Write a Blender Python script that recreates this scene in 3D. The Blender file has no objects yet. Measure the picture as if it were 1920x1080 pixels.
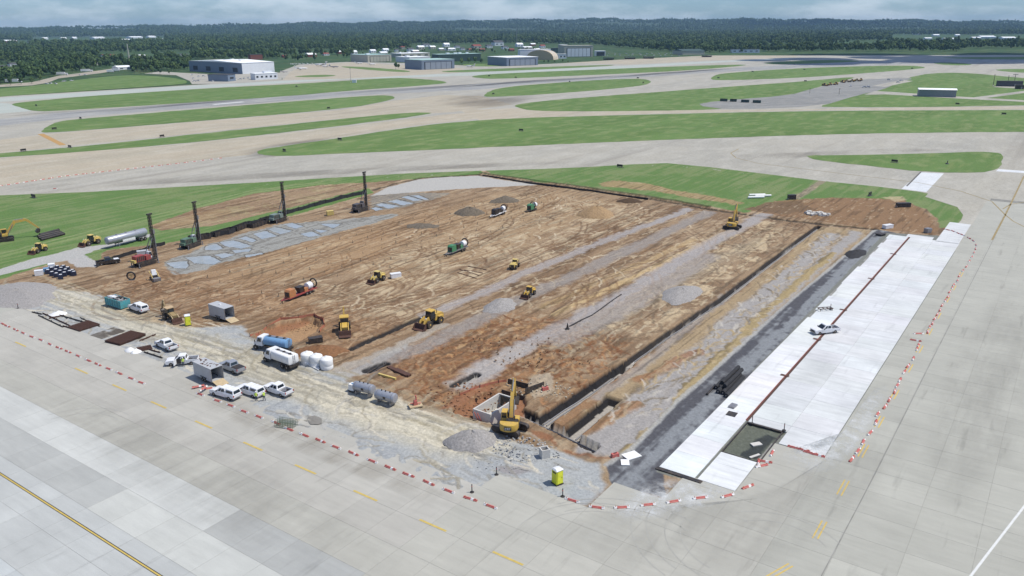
import bpy, bmesh, math, random
import numpy as np
from mathutils import Vector, Matrix
from mathutils.geometry import tessellate_polygon

random.seed(7)
rng = np.random.default_rng(7)
R = math.radians
scene = bpy.context.scene
col = scene.collection

# ------------------------------------------------------------------ camera
F, CAM_H, PITCH, ROLL = 1500.0, 60.0, R(18.21), R(-0.3)      # focal length in photograph pixels
_rt, _up = Vector((1, 0, 0)), Vector((0, math.sin(PITCH), math.cos(PITCH)))
FW = Vector((0, math.cos(PITCH), -math.sin(PITCH)))
RT = _rt * math.cos(ROLL) + _up * math.sin(ROLL)
UP = _up * math.cos(ROLL) - _rt * math.sin(ROLL)
cam_data = bpy.data.cameras.new('camera')
cam = bpy.data.objects.new('camera', cam_data)
col.objects.link(cam)
cam_data.sensor_width = 36.0
cam_data.lens = F / 1920.0 * 36.0
cam_data.clip_start, cam_data.clip_end = 0.5, 60000.0
cam.matrix_world = Matrix(((RT.x, UP.x, -FW.x, 0), (RT.y, UP.y, -FW.y, 0), (RT.z, UP.z, -FW.z, CAM_H), (0, 0, 0, 1)))
scene.camera = cam

# ------------------------------------------------------------------ sky, sun, exposure
SUN_EL, SUN_AZ = R(61), R(91)         # azimuth clockwise from +Y: the sun stands to the right, a little behind the camera
world = bpy.data.worlds.new('World')
scene.world = world
world.use_nodes = True
wn, wl = world.node_tree.nodes, world.node_tree.links
wn.clear()
sky = wn.new('ShaderNodeTexSky')
sky.sky_type = 'NISHITA'
sky.sun_disc = False
sky.sun_elevation, sky.sun_rotation = SUN_EL, SUN_AZ
sky.altitude, sky.air_density, sky.dust_density, sky.ozone_density = 200, 1.0, 0.5, 1.5
tc = wn.new('ShaderNodeTexCoord')
# soft fair weather clouds all round the sky, flattened towards the horizon
cmap = wn.new('ShaderNodeMapping'); cmap.inputs['Scale'].default_value = (4.0, 4.0, 15.0)
wl.new(tc.outputs['Generated'], cmap.inputs[0])
cn = wn.new('ShaderNodeTexNoise')
cn.inputs['Scale'].default_value = 1.5; cn.inputs['Detail'].default_value = 9; cn.inputs['Roughness'].default_value = 0.6
wl.new(cmap.outputs[0], cn.inputs['Vector'])
cr = wn.new('ShaderNodeMapRange'); cr.interpolation_type = 'SMOOTHSTEP'
cr.inputs['From Min'].default_value = 0.40; cr.inputs['From Max'].default_value = 0.66
wl.new(cn.outputs['Fac'], cr.inputs['Value'])
ca = wn.new('ShaderNodeMath'); ca.operation = 'MULTIPLY'; ca.inputs[1].default_value = 0.5
wl.new(cr.outputs[0], ca.inputs[0])
mx = wn.new('ShaderNodeMix'); mx.data_type = 'RGBA'
mx.inputs['B'].default_value = (8.4, 9.1, 10.0, 1)
tint = wn.new('ShaderNodeMix'); tint.data_type = 'RGBA'; tint.blend_type = 'MULTIPLY'; tint.inputs['Factor'].default_value = 1.0
tint.inputs['B'].default_value = (0.50, 0.73, 1.12, 1)
wl.new(sky.outputs[0], tint.inputs['A'])
wl.new(ca.outputs[0], mx.inputs['Factor']); wl.new(tint.outputs['Result'], mx.inputs['A'])
bg = wn.new('ShaderNodeBackground'); bg.inputs['Strength'].default_value = 0.105
wl.new(mx.outputs['Result'], bg.inputs['Color'])
wo = wn.new('ShaderNodeOutputWorld'); wl.new(bg.outputs[0], wo.inputs['Surface'])

sun_data = bpy.data.lights.new('sun', 'SUN')
sun_data.energy, sun_data.angle, sun_data.color = 4.35, R(0.53), (1.0, 0.95, 0.86)
sun = bpy.data.objects.new('sun', sun_data)
col.objects.link(sun)
_sd = Vector((math.sin(SUN_AZ) * math.cos(SUN_EL), math.cos(SUN_AZ) * math.cos(SUN_EL), math.sin(SUN_EL)))
sun.rotation_euler = _sd.to_track_quat('Z', 'Y').to_euler()
sun.location = (100, 100, 300)
vs = scene.view_settings
vs.view_transform, vs.look, vs.exposure, vs.gamma, vs.use_curve_mapping = 'Standard', 'None', 0.0, 1.0, False
scene.cycles.max_bounces = 5
scene.cycles.volume_bounces = 0
scene.cycles.transparent_max_bounces = 8
scene.cycles.use_denoising = True

# ------------------------------------------------------------------ helpers
def ground(x, y, z=0.0):
    """point of the ground seen at photograph pixel x, y"""
    d = FW * F + RT * (x - 960) + UP * (540 - y)
    t = (z - CAM_H) / d.z
    return Vector((d.x * t, d.y * t, z))

def to_px(p):
    v = Vector(p) - Vector((0, 0, CAM_H))
    zz = v.dot(FW)
    return 960 + F * v.dot(RT) / zz, 540 - F * v.dot(UP) / zz

ANG = R(55)                                     # the pavement grid: U runs away to the right, V away to the left
U = Vector((math.cos(ANG), math.sin(ANG), 0)); V = Vector((-U.y, U.x, 0))
def uv(u, v, z=0.0):
    return U * u + V * v + Vector((0, 0, z))

def A(r, g, b, k=0.80):
    """photograph colour (0-255) of a sunlit surface to a base colour"""
    f = lambda c: (c / 255 / 12.92 if c < 10.3 else ((c / 255 + 0.055) / 1.055) ** 2.4) * k
    return (f(r), f(g), f(b))

MATS = {}
def mat(name, rgb, rough=0.6, metal=0.0, var=0.12, scale=2.0, dust=0.0, bump=0.0, spec=0.4, dustcol=(0.26, 0.18, 0.11)):
    if name in MATS: return MATS[name]
    m = bpy.data.materials.new(name); m.use_nodes = True
    n, l = m.node_tree.nodes, m.node_tree.links
    b = n['Principled BSDF']
    b.inputs['Roughness'].default_value = rough; b.inputs['Metallic'].default_value = metal
    b.inputs['Specular IOR Level'].default_value = spec
    t = n.new('ShaderNodeTexCoord')
    nz = n.new('ShaderNodeTexNoise'); nz.inputs['Scale'].default_value = scale; nz.inputs['Detail'].default_value = 5
    l.new(t.outputs['Object'], nz.inputs['Vector'])
    mr = n.new('ShaderNodeMapRange'); mr.inputs['From Min'].default_value = .25; mr.inputs['From Max'].default_value = .75
    mr.inputs['To Min'].default_value = 1 - var; mr.inputs['To Max'].default_value = 1 + var
    l.new(nz.outputs['Fac'], mr.inputs['Value'])
    mu = n.new('ShaderNodeMix'); mu.data_type = 'RGBA'; mu.blend_type = 'MULTIPLY'; mu.inputs['Factor'].default_value = 1
    mu.inputs['A'].default_value = (*rgb, 1)
    l.new(mr.outputs[0], mu.inputs['B'])
    out = mu.outputs['Result']
    if dust:
        d = n.new('ShaderNodeTexNoise'); d.inputs['Scale'].default_value = scale * .8; d.inputs['Detail'].default_value = 8
        d.inputs['Roughness'].default_value = .7
        mp = n.new('ShaderNodeMapping'); mp.inputs['Location'].default_value = (13, 5, 9)
        l.new(t.outputs['Object'], mp.inputs[0]); l.new(mp.outputs[0], d.inputs['Vector'])
        dr = n.new('ShaderNodeMapRange'); dr.inputs['From Min'].default_value = .4; dr.inputs['From Max'].default_value = .75
        dr.inputs['To Max'].default_value = dust
        l.new(d.outputs['Fac'], dr.inputs['Value'])
        dm = n.new('ShaderNodeMix'); dm.data_type = 'RGBA'; dm.inputs['B'].default_value = (*dustcol, 1)
        l.new(dr.outputs[0], dm.inputs['Factor']); l.new(out, dm.inputs['A'])
        out = dm.outputs['Result']
    l.new(out, b.inputs['Base Color'])
    if bump:
        bp = n.new('ShaderNodeBump'); bp.inputs['Strength'].default_value = bump; bp.inputs['Distance'].default_value = .1
        l.new(nz.outputs['Fac'], bp.inputs['Height']); l.new(bp.outputs[0], b.inputs['Normal'])
    MATS[name] = m
    return m

class MB:
    """collects shapes; build() links them as one mesh object"""
    def __init__(s): s.v, s.f = [], []
    def add(s, vs_, fs):
        o = len(s.v); s.v += [tuple(p) for p in vs_]; s.f += [tuple(i + o for i in f) for f in fs]; return s
    def box(s, c, d, rz=0, ry=0, tx=1.0, ty=1.0):
        P = []
        for z, kx, ky in ((-.5, 1, 1), (.5, tx, ty)):
            for x, y in ((-.5, -.5), (.5, -.5), (.5, .5), (-.5, .5)):
                P.append(Vector((x * d[0] * kx, y * d[1] * ky, z * d[2])))
        M = Matrix.Rotation(rz, 3, 'Z') @ Matrix.Rotation(ry, 3, 'Y')
        return s.add([M @ p + Vector(c) for p in P], [(0, 3, 2, 1), (4, 5, 6, 7), (0, 1, 5, 4), (1, 2, 6, 5), (2, 3, 7, 6), (3, 0, 4, 7)])
    def loft(s, rings, caps=True):
        n = len(rings[0]); vv = [p for r in rings for p in r]; ff = []
        for k in range(len(rings) - 1):
            for i in range(n):
                j = (i + 1) % n
                ff.append((k * n + i, k * n + j, (k + 1) * n + j, (k + 1) * n + i))
        if caps: ff += [tuple(range(n))[::-1], tuple((len(rings) - 1) * n + i for i in range(n))]
        return s.add(vv, ff)
    def tube(s, p0, p1, r0, r1=None, n=10, caps=True):
        p0, p1 = Vector(p0), Vector(p1); r1 = r0 if r1 is None else r1
        q = (p1 - p0).to_track_quat('Z', 'Y')
        rg = [[p + q @ Vector((math.cos(2 * math.pi * i / n) * r, math.sin(2 * math.pi * i / n) * r, 0)) for i in range(n)] for p, r in ((p0, r0), (p1, r1))]
        return s.loft(rg, caps)
    def path(s, pts, r, n=6):
        for a, b in zip(pts[:-1], pts[1:]): s.tube(a, b, r, n=n)
        return s
    def lathe(s, prof, n=16, axis='Z', c=(0, 0, 0)):
        rg = []
        for r, h in prof:
            ring = []
            for i in range(n):
                a = 2 * math.pi * i / n; x, y = math.cos(a) * r, math.sin(a) * r
                p = Vector((x, y, h)) if axis == 'Z' else (Vector((x, h, -y)) if axis == 'Y' else Vector((h, x, y)))
                ring.append(p + Vector(c))
            rg.append(ring)
        return s.loft(rg)
    def prism(s, prof, y0, y1):
        """side profile in x, z drawn out from y0 to y1"""
        n = len(prof)
        ar = sum(prof[i][0] * prof[(i + 1) % n][1] - prof[(i + 1) % n][0] * prof[i][1] for i in range(n))
        if ar < 0: prof = prof[::-1]
        vv = [(x, y0, z) for x, z in prof] + [(x, y1, z) for x, z in prof]
        ff = [tuple(range(n)), tuple(range(2 * n - 1, n - 1, -1))] + [(i, i + n, (i + 1) % n + n, (i + 1) % n) for i in range(n)]
        return s.add(vv, ff)
    def beam(s, pts, hw):
        """bent box girder: pts are (x, z, height); half width hw"""
        rg = []
        for k, (x, z, h) in enumerate(pts):
            a = Vector((pts[max(k - 1, 0)][0], 0, pts[max(k - 1, 0)][1])); b = Vector((pts[min(k + 1, len(pts) - 1)][0], 0, pts[min(k + 1, len(pts) - 1)][1]))
            t = (b - a).normalized(); nn = Vector((-t.z, 0, t.x)) * (h / 2); c = Vector((x, 0, z))
            rg.append([c + nn + Vector((0, hw, 0)), c + nn - Vector((0, hw, 0)), c - nn - Vector((0, hw, 0)), c - nn + Vector((0, hw, 0))])
        return s.loft(rg)
    def quad(s, bl, br, tr, tl, a=(0, 1), b=(0, 1), off=0.012, thick=0.02):
        """thin panel lying on the face bl, br, tr, tl, cut to a (across) and b (up), set proud"""
        bl, br, tr, tl = map(Vector, (bl, br, tr, tl))
        nn = (br - bl).cross(tl - bl).normalized()
        pt = lambda x, y: (bl * (1 - x) + br * x) * (1 - y) + (tl * (1 - x) + tr * x) * y
        P = [pt(x, y) for x, y in ((a[0], b[0]), (a[1], b[0]), (a[1], b[1]), (a[0], b[1]))]
        return s.add([p + nn * (off - thick) for p in P] + [p + nn * off for p in P], [(0, 3, 2, 1), (4, 5, 6, 7), (0, 1, 5, 4), (1, 2, 6, 5), (2, 3, 7, 6), (3, 0, 4, 7)])
    def mesh(s, name, m, smooth=True):
        me = bpy.data.meshes.new(name); me.from_pydata(s.v, [], s.f)
        bm = bmesh.new(); bm.from_mesh(me); bmesh.ops.recalc_face_normals(bm, faces=bm.faces); bm.to_mesh(me); bm.free()
        if smooth:
            me.shade_smooth(); me.set_sharp_from_angle(angle=R(35))
        if m: me.materials.append(m)
        return me
    def build(s, name, m, parent=None, loc=(0, 0, 0), rz=0, smooth=True):
        return link(name, s.mesh(name, m, smooth), parent, loc, rz)

def link(name, me, parent=None, loc=(0, 0, 0), rz=0):
    o = bpy.data.objects.new(name, me); col.objects.link(o)
    o.parent = parent; o.location = loc; o.rotation_euler = (0, 0, rz)
    return o

def tag(o, label=None, cat=None, group=None, kind=None):
    for k, v in (('label', label), ('category', cat), ('group', group), ('kind', kind)):
        if v: o[k] = v
    return o

def thing(name, label, cat, loc=(0, 0, 0), rz=0, group=None):
    return tag(link(name, None, None, loc, rz), label, cat, group)

KIDS = {}
def kids(o):
    return [c for c in o.children]

def copy_tree(o, parent=None, _kids=None):
    c = o.copy(); col.objects.link(c); c.parent = parent
    for ch in kids(o): copy_tree(ch, c)
    return c

def sheet(name, px_pts, z, m, kind='structure', parent=None, world_pts=None):
    P = world_pts or [ground(x, y) for x, y in px_pts]
    P = [Vector((p[0], p[1], z)) for p in P]
    tris = tessellate_polygon([P])
    me = bpy.data.meshes.new(name)
    fs = []
    for a, b, c in tris:
        fs.append((a, b, c) if (P[b] - P[a]).cross(P[c] - P[a]).z > 0 else (a, c, b))
    me.from_pydata([tuple(p) for p in P], [], fs)
    me.materials.append(m)
    o = link(name, me, parent)
    if kind: o['kind'] = kind
    return o

def smooth_outline(pts, rounds=2):
    for _ in range(rounds):
        q = []
        for i, a in enumerate(pts):
            b = pts[(i + 1) % len(pts)]
            q += [(a[0] * .75 + b[0] * .25, a[1] * .75 + b[1] * .25), (a[0] * .25 + b[0] * .75, a[1] * .25 + b[1] * .75)]
        pts = q
    return pts

ORD = ['first', 'second', 'third', 'fourth', 'fifth', 'sixth', 'seventh', 'eighth', 'ninth', 'tenth', 'eleventh', 'twelfth', 'thirteenth', 'fourteenth', 'fifteenth', 'sixteenth', 'seventeenth', 'eighteenth', 'nineteenth', 'twentieth']
def nth(i):
    if i < 20: return ORD[i]
    t = {2: 'twenty', 3: 'thirty', 4: 'forty', 5: 'fifty', 6: 'sixty', 7: 'seventy'}[(i + 1) // 10]
    return t[:-1] + 'ieth' if (i + 1) % 10 == 0 else t + '-' + ORD[(i + 1) % 10 - 1]

# ------------------------------------------------------------------ ground materials
def ground_mat(name, c1, c2, c3, scale, stretch=None, ang=0.0, rough=.9, bump=.0, fine=None, joints=None, marks=None):
    """two-scale mix of three colours over world position; stretch lengthens the pattern along ang; marks adds dark streaks"""
    m = bpy.data.materials.new(name); m.use_nodes = True
    n, l = m.node_tree.nodes, m.node_tree.links
    b = n['Principled BSDF']; b.inputs['Roughness'].default_value = rough; b.inputs['Specular IOR Level'].default_value = .25
    g = n.new('ShaderNodeNewGeometry')
    def noise(sc, st=None, det=6, rgh=.6, seed=0):
        mp = n.new('ShaderNodeVectorRotate'); mp.rotation_type = 'Z_AXIS'; mp.inputs['Angle'].default_value = -ang
        l.new(g.outputs['Position'], mp.inputs['Vector'])
        ml = n.new('ShaderNodeMapping'); ml.inputs['Scale'].default_value = (1 / (st or 1), 1, 1); ml.inputs['Location'].default_value = (seed * 37, seed * 11, 0)
        l.new(mp.outputs[0], ml.inputs[0])
        t = n.new('ShaderNodeTexNoise'); t.inputs['Scale'].default_value = sc; t.inputs['Detail'].default_value = det; t.inputs['Roughness'].default_value = rgh
        l.new(ml.outputs[0], t.inputs['Vector']); return t
    def rng_(sock, a, b_, c=0, d=1):
        r = n.new('ShaderNodeMapRange'); r.inputs['From Min'].default_value = a; r.inputs['From Max'].default_value = b_
        r.inputs['To Min'].default_value = c; r.inputs['To Max'].default_value = d
        l.new(sock, r.inputs['Value']); return r.outputs[0]
    def mixc(f, a, b_, mode='MIX'):
        x = n.new('ShaderNodeMix'); x.data_type = 'RGBA'; x.blend_type = mode
        if isinstance(f, float): x.inputs['Factor'].default_value = f
        else: l.new(f, x.inputs['Factor'])
        for k, s in (('A', a), ('B', b_)):
            if isinstance(s, tuple): x.inputs[k].default_value = (*s, 1)
            else: l.new(s, x.inputs[k])
        return x.outputs['Result']
    n1, n2 = noise(scale, stretch), noise(scale * 4.3, (stretch or 1) ** .5, seed=1)
    c = mixc(rng_(n1.outputs['Fac'], .35, .65), c1, c2)
    c = mixc(rng_(n2.outputs['Fac'], .48, .72), c, c3)
    n3 = noise(fine or scale * 30, seed=2)
    c = mixc(1.0, c, rng_(n3.outputs['Fac'], .3, .7, .86, 1.14), 'MULTIPLY')
    if marks:
        mk = noise(marks[0], marks[1], 4, .55, 3)
        c = mixc(rng_(mk.outputs['Fac'], .56, .74, 0, marks[2]), c, marks[3])
    if joints:
        mp = n.new('ShaderNodeVectorRotate'); mp.rotation_type = 'Z_AXIS'; mp.inputs['Angle'].default_value = -ANG
        l.new(g.outputs['Position'], mp.inputs['Vector'])
        br = n.new('ShaderNodeTexBrick'); br.offset = 0; br.inputs['Scale'].default_value = 1
        br.inputs['Brick Width'].default_value = joints[0]; br.inputs['Row Height'].default_value = joints[0]; br.inputs['Mortar Size'].default_value = joints[1]
        br.inputs['Color1'].default_value = (1, 1, 1, 1); br.inputs['Color2'].default_value = (.93, .93, .93, 1); br.inputs['Mortar'].default_value = (joints[2],) * 3 + (1,)
        l.new(mp.outputs[0], br.inputs['Vector'])
        c = mixc(1.0, c, br.outputs['Color'], 'MULTIPLY')
    l.new(c, b.inputs['Base Color'])
    if bump:
        bp = n.new('ShaderNodeBump'); bp.inputs['Strength'].default_value = bump; bp.inputs['Distance'].default_value = .15
        l.new(n3.outputs['Fac'], bp.inputs['Height']); l.new(bp.outputs[0], b.inputs['Normal'])
    return m

GRASS1, GRASS2, GRASS3 = A(106, 134, 73), A(93, 120, 61), A(134, 147, 96)
m_grass = ground_mat('mown_grass', GRASS1, GRASS2, GRASS3, .03, 4, ANG, 1.0, .5, 1.2, marks=(.35, 12, .5, A(130, 140, 86)))
m_field = ground_mat('rough_field', A(62, 92, 48), A(48, 76, 42), A(104, 112, 74), .008, 2, .4, 1.0, 0)
m_conc = ground_mat('weathered_concrete', A(184, 179, 165), A(172, 169, 158), A(192, 188, 176), .03, 6, ANG, .9, .1, .8, joints=(7.6, .012, .82), marks=(.06, 18, .5, A(132, 126, 116)))
m_tan = ground_mat('tan_concrete', A(190, 178, 156), A(180, 172, 152), A(196, 188, 170), .03, 8, ANG, .9, .1, .8, joints=(7.6, .012, .85), marks=(.08, 14, .4, A(150, 140, 124)))
m_runway = ground_mat('grooved_runway', A(168, 168, 164), A(150, 150, 148), A(184, 182, 174), .02, 10, ANG, .85, 0, .6, marks=(.12, 40, .75, A(108, 108, 108)))
m_grey = ground_mat('grey_asphalt', A(150, 150, 146), A(136, 136, 132), A(168, 165, 158), .05, 5, .35, .9, 0, .9, marks=(.1, 10, .6, A(104, 104, 102)))
m_paleway = ground_mat('pale_shoulder', A(186, 192, 184), A(178, 184, 174), A(192, 196, 188), .03, 10, ANG, .9)
m_gravelfar = ground_mat('far_gravel', A(178, 168, 148), A(160, 154, 140), A(190, 182, 166), .03, 2, ANG, .95)
m_newfar = ground_mat('fresh_concrete', A(226, 228, 228), A(216, 220, 222), A(232, 234, 234), .1, 2, ANG, .8, joints=(5.66, .012, .9))
m_bed = ground_mat('joint_sealant', A(150, 149, 142), A(134, 133, 126), A(166, 164, 156), .06)

# ------------------------------------------------------------------ land to the horizon
SITE = [(-150, 378), (0, 367), (160, 361), (320, 352), (480, 343), (640, 333), (760, 326), (895, 321), (1000, 318), (1100, 314), (1180, 309), (1250, 306.5), (1330, 314), (1420, 325),
        (1540, 340), (1640, 350), (1720, 360), (1770, 370), (1800, 385), (1812, 400), (1808, 412), (1800, 419), (1822, 423), (1793, 468), (1645, 700), (1543, 857), (1453, 833), (1417, 867),
        (1387, 915), (1288, 891), (1250, 931), (1150, 906), (1110, 946), (1060, 933), (932, 891), (880, 931), (840, 924), (700, 867), (570, 818), (440, 762), (365, 722), (360, 700), (180, 634), (0, 568), (-150, 515)]
SITE_W = [ground(x, y) for x, y in SITE]
hull = [uv(20, 20), uv(20, 330), uv(330, 330), uv(330, 20)]
big = 11500
def ground_sheet():
    outer = [Vector((-big, -400, -.16)), Vector((big, -400, -.16)), Vector((big, 10000, -.16)), Vector((-big, 10000, -.16))]
    hole = [Vector((p.x, p.y, -.16)) for p in (uv(60, 15), uv(60, 350), uv(345, 350), uv(345, 15))]
    tris = tessellate_polygon([outer, hole])
    P = outer + hole
    me = bpy.data.meshes.new('ground')
    me.from_pydata([tuple(p) for p in P], [], [(a, b, c) if (P[b] - P[a]).cross(P[c] - P[a]).z > 0 else (a, c, b) for a, b, c in tris])
    me.materials.append(m_field)
    tag(link('ground', me), kind='structure')
ground_sheet()

# airfield pavement: one sheet from the site to the hangars
sheet('airfield_pavement', [(-500, 412), (-150, 382), (0, 371), (320, 356), (640, 337), (895, 325), (1000, 322), (1180, 313), (1250, 310), (1330, 318), (1540, 344), (1720, 364), (1795, 388), (1806, 403),
      (1802, 413), (1794, 421), (1818, 426), (1788, 470), (1850, 480), (2600, 470), (2600, 112), (1900, 103), (1500, 104), (1330, 104), (1150, 114), (1000, 121), (900, 124), (760, 118), (650, 116), (560, 121), (525, 134),
      (530, 149), (350, 160), (0, 181), (-500, 208)], -.02, m_conc)
# beige taxiway lanes and the grooved runway on it
def lane(name, pts, z, m): return sheet(name, smooth_outline(pts, 1) if False else pts, z, m)
lane('taxiway', [(-500, 330), (0, 296), (333, 271), (640, 238), (830, 215), (960, 205), (1000, 212), (780, 235), (640, 257), (500, 276), (470, 290), (400, 297), (250, 316), (100, 334), (0, 349), (-500, 400)], -.015, m_tan)
lane('taxiway', [(-500, 292), (0, 262), (97, 250), (640, 206), (735, 189), (830, 178), (900, 180), (960, 196), (850, 210), (640, 222), (0, 287), (-500, 322)], -.0175, m_tan)
lane('taxiway', [(860, 206), (960, 203), (1380, 206), (1920, 199), (2500, 196), (2500, 203), (1920, 205), (1500, 207), (1200, 214), (980, 221), (900, 226)], -.013, m_tan)
lane('runway', [(-500, 262), (0, 223), (100, 212), (640, 172), (850, 160), (1280, 134), (1480, 121), (1660, 114), (2600, 96), (2600, 106), (1800, 117), (1500, 127), (1330, 136), (1190, 146), (1000, 157), (900, 168), (700, 177), (640, 181), (150, 219), (0, 236), (-500, 278)], -.011, m_runway)
lane('runway_shoulder', [(-500, 226), (0, 193), (17, 194), (60, 208), (0, 213), (-500, 250)], -.011, m_paleway)
lane('taxiway', [(-500, 224), (-100, 193), (0, 183), (350, 161), (520, 152), (860, 137), (1150, 124), (1330, 115), (1480, 109), (1480, 111), (1330, 118), (1150, 130), (877, 142), (640, 149), (400, 164), (150, 181), (0, 191), (-100, 202)], -.008, m_paleway)
lane('service_apron', [(530, 150), (545, 134), (575, 122), (660, 117), (750, 122), (870, 128), (860, 136), (760, 142), (640, 148)], -.006, m_tan)
lane('service_apron', [(1060, 118), (1160, 112), (1330, 104), (1490, 104), (1500, 107), (1330, 113), (1180, 121)], -.006, m_tan)

GRASS = {
    'a': [(-500, 205), (0, 167), (90, 158), (143, 150), (233, 140), (300, 143), (345, 149), (352, 154), (345, 158), (150, 171), (0, 181), (-500, 222)],
    'b': [(17, 194), (100, 186), (180, 179), (400, 165), (560, 157), (640, 152), (730, 146), (780, 147), (852, 154), (800, 160), (640, 171), (547, 180), (300, 196), (93, 209), (60, 208), (30, 199)],
    'c': [(73, 248), (90, 236), (113, 227), (150, 223), (400, 202), (640, 183), (720, 178), (742, 181), (735, 188), (640, 205), (300, 233), (97, 249)],
    'd': [(-400, 316), (0, 288), (200, 270), (400, 248), (640, 223), (760, 211), (826, 211), (740, 223), (640, 236), (480, 254), (333, 270), (150, 285), (0, 295), (-400, 322)],
    'e': [(478, 285), (500, 278), (560, 270), (640, 258), (780, 237), (850, 229), (970, 221), (1200, 215), (1500, 208), (1920, 206), (2600, 204), (2600, 246), (1920, 247), (1600, 250), (1250, 262), (900, 277), (640, 288), (530, 293), (490, 291)],
    'f': [(903, 180), (923, 168), (960, 162), (1007, 158), (1100, 151), (1190, 147), (1213, 149), (1223, 154), (1205, 161), (1100, 171), (1000, 178), (920, 182)],
    'g': [(962, 196), (1050, 186), (1280, 169), (1430, 158), (1513, 152), (1607, 143), (1590, 150), (1530, 164), (1480, 180), (1350, 190), (1310, 195), (1375, 204), (1280, 207), (1100, 209), (1000, 208), (970, 202)],
    'h': [(1537, 199), (1570, 190), (1610, 177), (1640, 168), (1680, 153), (1713, 143), (1747, 137), (1813, 136), (1920, 147), (2500, 190), (2500, 197), (1920, 197), (1750, 201), (1545, 201)],
    'i': [(1330, 148), (1340, 141), (1357, 137), (1507, 127), (1697, 122), (1743, 126), (1713, 130), (1600, 139), (1480, 147), (1345, 151)],
    'j': [(877, 143), (930, 138), (1100, 131), (1280, 124), (1380, 121), (1410, 122), (1280, 133), (1100, 141), (940, 148), (900, 147)],
    'k': [(1427, 117), (1547, 112), (1627, 114), (1580, 117), (1470, 121), (1440, 120)],
    'l': [(1745, 117), (1790, 117), (1830, 121), (1800, 123), (1760, 121)],
    'm': [(1860, 130), (1930, 129), (2300, 135), (2300, 141), (1930, 137), (1880, 134)],
    'n': [(822, 134), (850, 132), (1000, 126), (1160, 121), (1140, 124), (980, 132), (850, 136)],
    'o': [(640, 124), (690, 126), (775, 133), (760, 136), (690, 131), (640, 126)],
    'p': [(540, 144), (590, 140), (640, 141), (600, 145)],
    'q': [(1510, 291), (1560, 291), (1652, 290), (1760, 287), (1860, 284), (1884, 291), (1878, 306), (1867, 321), (1810, 325), (1715, 321), (1640, 312), (1560, 304), (1520, 298)],
    'r': [(1750, 107), (2300, 105), (2300, 111), (1900, 112), (1790, 110)],
    's': [(860, 120), (930, 119), (1010, 121), (960, 124), (880, 125)],
}
for k, pts in GRASS.items():
    W_ = [ground(x, y) for x, y in smooth_outline(pts, 2)]; D_ = []
    for a_, b_ in zip(W_, W_[1:] + W_[:1]):
        n_ = max(1, min(12, int((b_ - a_).length / 6)))
        for i in range(n_): D_.append(a_ + (b_ - a_) * i / n_ + Vector((random.gauss(0, .35), random.gauss(0, .35), 0)))
    sheet('grass_verge', None, .03 + .001 * ord(k) % .02, m_grass, world_pts=D_)
# paths and aprons crossing the verges
sheet('service_road', [(1640, 171), (1667, 172), (1780, 180), (1920, 188), (2300, 206), (2300, 212), (1920, 191), (1780, 184), (1660, 177), (1620, 178)], .06, m_conc)
sheet('service_road', [(1822, 183), (1870, 177), (1930, 169), (2200, 150), (2200, 154), (1930, 173), (1880, 180), (1840, 185)], .064, m_conc)
sheet('side_apron', smooth_outline([(1300, 197), (1345, 189), (1480, 179), (1520, 167), (1600, 150), (1690, 146), (1715, 147), (1690, 153), (1650, 170), (1610, 178), (1540, 199), (1370, 206)], 1), .056, m_grey)
sheet('side_apron', [(1636, 161), (1690, 150), (1712, 152), (1660, 163)], .066, m_conc)
sheet('concrete_pad', [(1860, 163), (1885, 160), (1990, 166), (1970, 170)], .066, m_conc)
sheet('service_road', [(-300, 166), (0, 163), (60, 160), (90, 155), (110, 147), (190, 137), (245, 127), (235, 125), (180, 133), (110, 142), (60, 154), (0, 159), (-300, 160)], .0, m_gravelfar)
sheet('parking_lot', [(330, 141), (270, 138), (300, 134), (350, 137), (395, 139), (530, 136), (528, 149), (440, 156), (360, 158), (356, 152)], .05, m_conc)
sheet('concrete_patch', [(1690, 354), (1727, 323), (1770, 325), (1737, 360)], -.009, m_newfar)
sheet('concrete_patch', [(1867, 321), (1872, 317), (1960, 323), (1960, 327)], -.009, m_newfar)

# ------------------------------------------------------------------ the construction ground: one fine relief mesh
STEP = 0.26
pu = [p.dot(U) for p in SITE_W]; pv = [p.dot(V) for p in SITE_W]
u0, u1, v0, v1 = min(pu) - 1, max(pu) + 1, min(pv) - 1, max(pv) + 1
us = np.arange(u0, u1, STEP); vs_ = np.arange(v0, v1, STEP)
NU, NV = len(us), len(vs_)
UU, VV = np.meshgrid(us, vs_, indexing='ij')

def vnoise(cu, cv, seed, oct=3):
    """smooth value noise with cells cu by cv metres"""
    out = np.zeros((NU, NV)); amp, tot = 1.0, 0.0
    for o in range(oct):
        r_ = np.random.default_rng(seed + o * 101)
        a, b = (us - u0) / cu * 2 ** o, (vs_ - v0) / cv * 2 ** o
        g = r_.random((int(a[-1]) + 3, int(b[-1]) + 3))
        ia, ib = a.astype(int), b.astype(int); fa, fb = a - ia, b - ib
        fa, fb = fa * fa * (3 - 2 * fa), fb * fb * (3 - 2 * fb)
        fa, fb = fa[:, None], fb[None, :]
        g00, g10, g01, g11 = (g[np.ix_(ia + i, ib + j)] for i, j in ((0, 0), (1, 0), (0, 1), (1, 1)))
        out += amp * ((g00 * (1 - fa) + g10 * fa) * (1 - fb) + (g01 * (1 - fa) + g11 * fa) * fb)
        tot += amp; amp *= .55
    return out / tot

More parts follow.
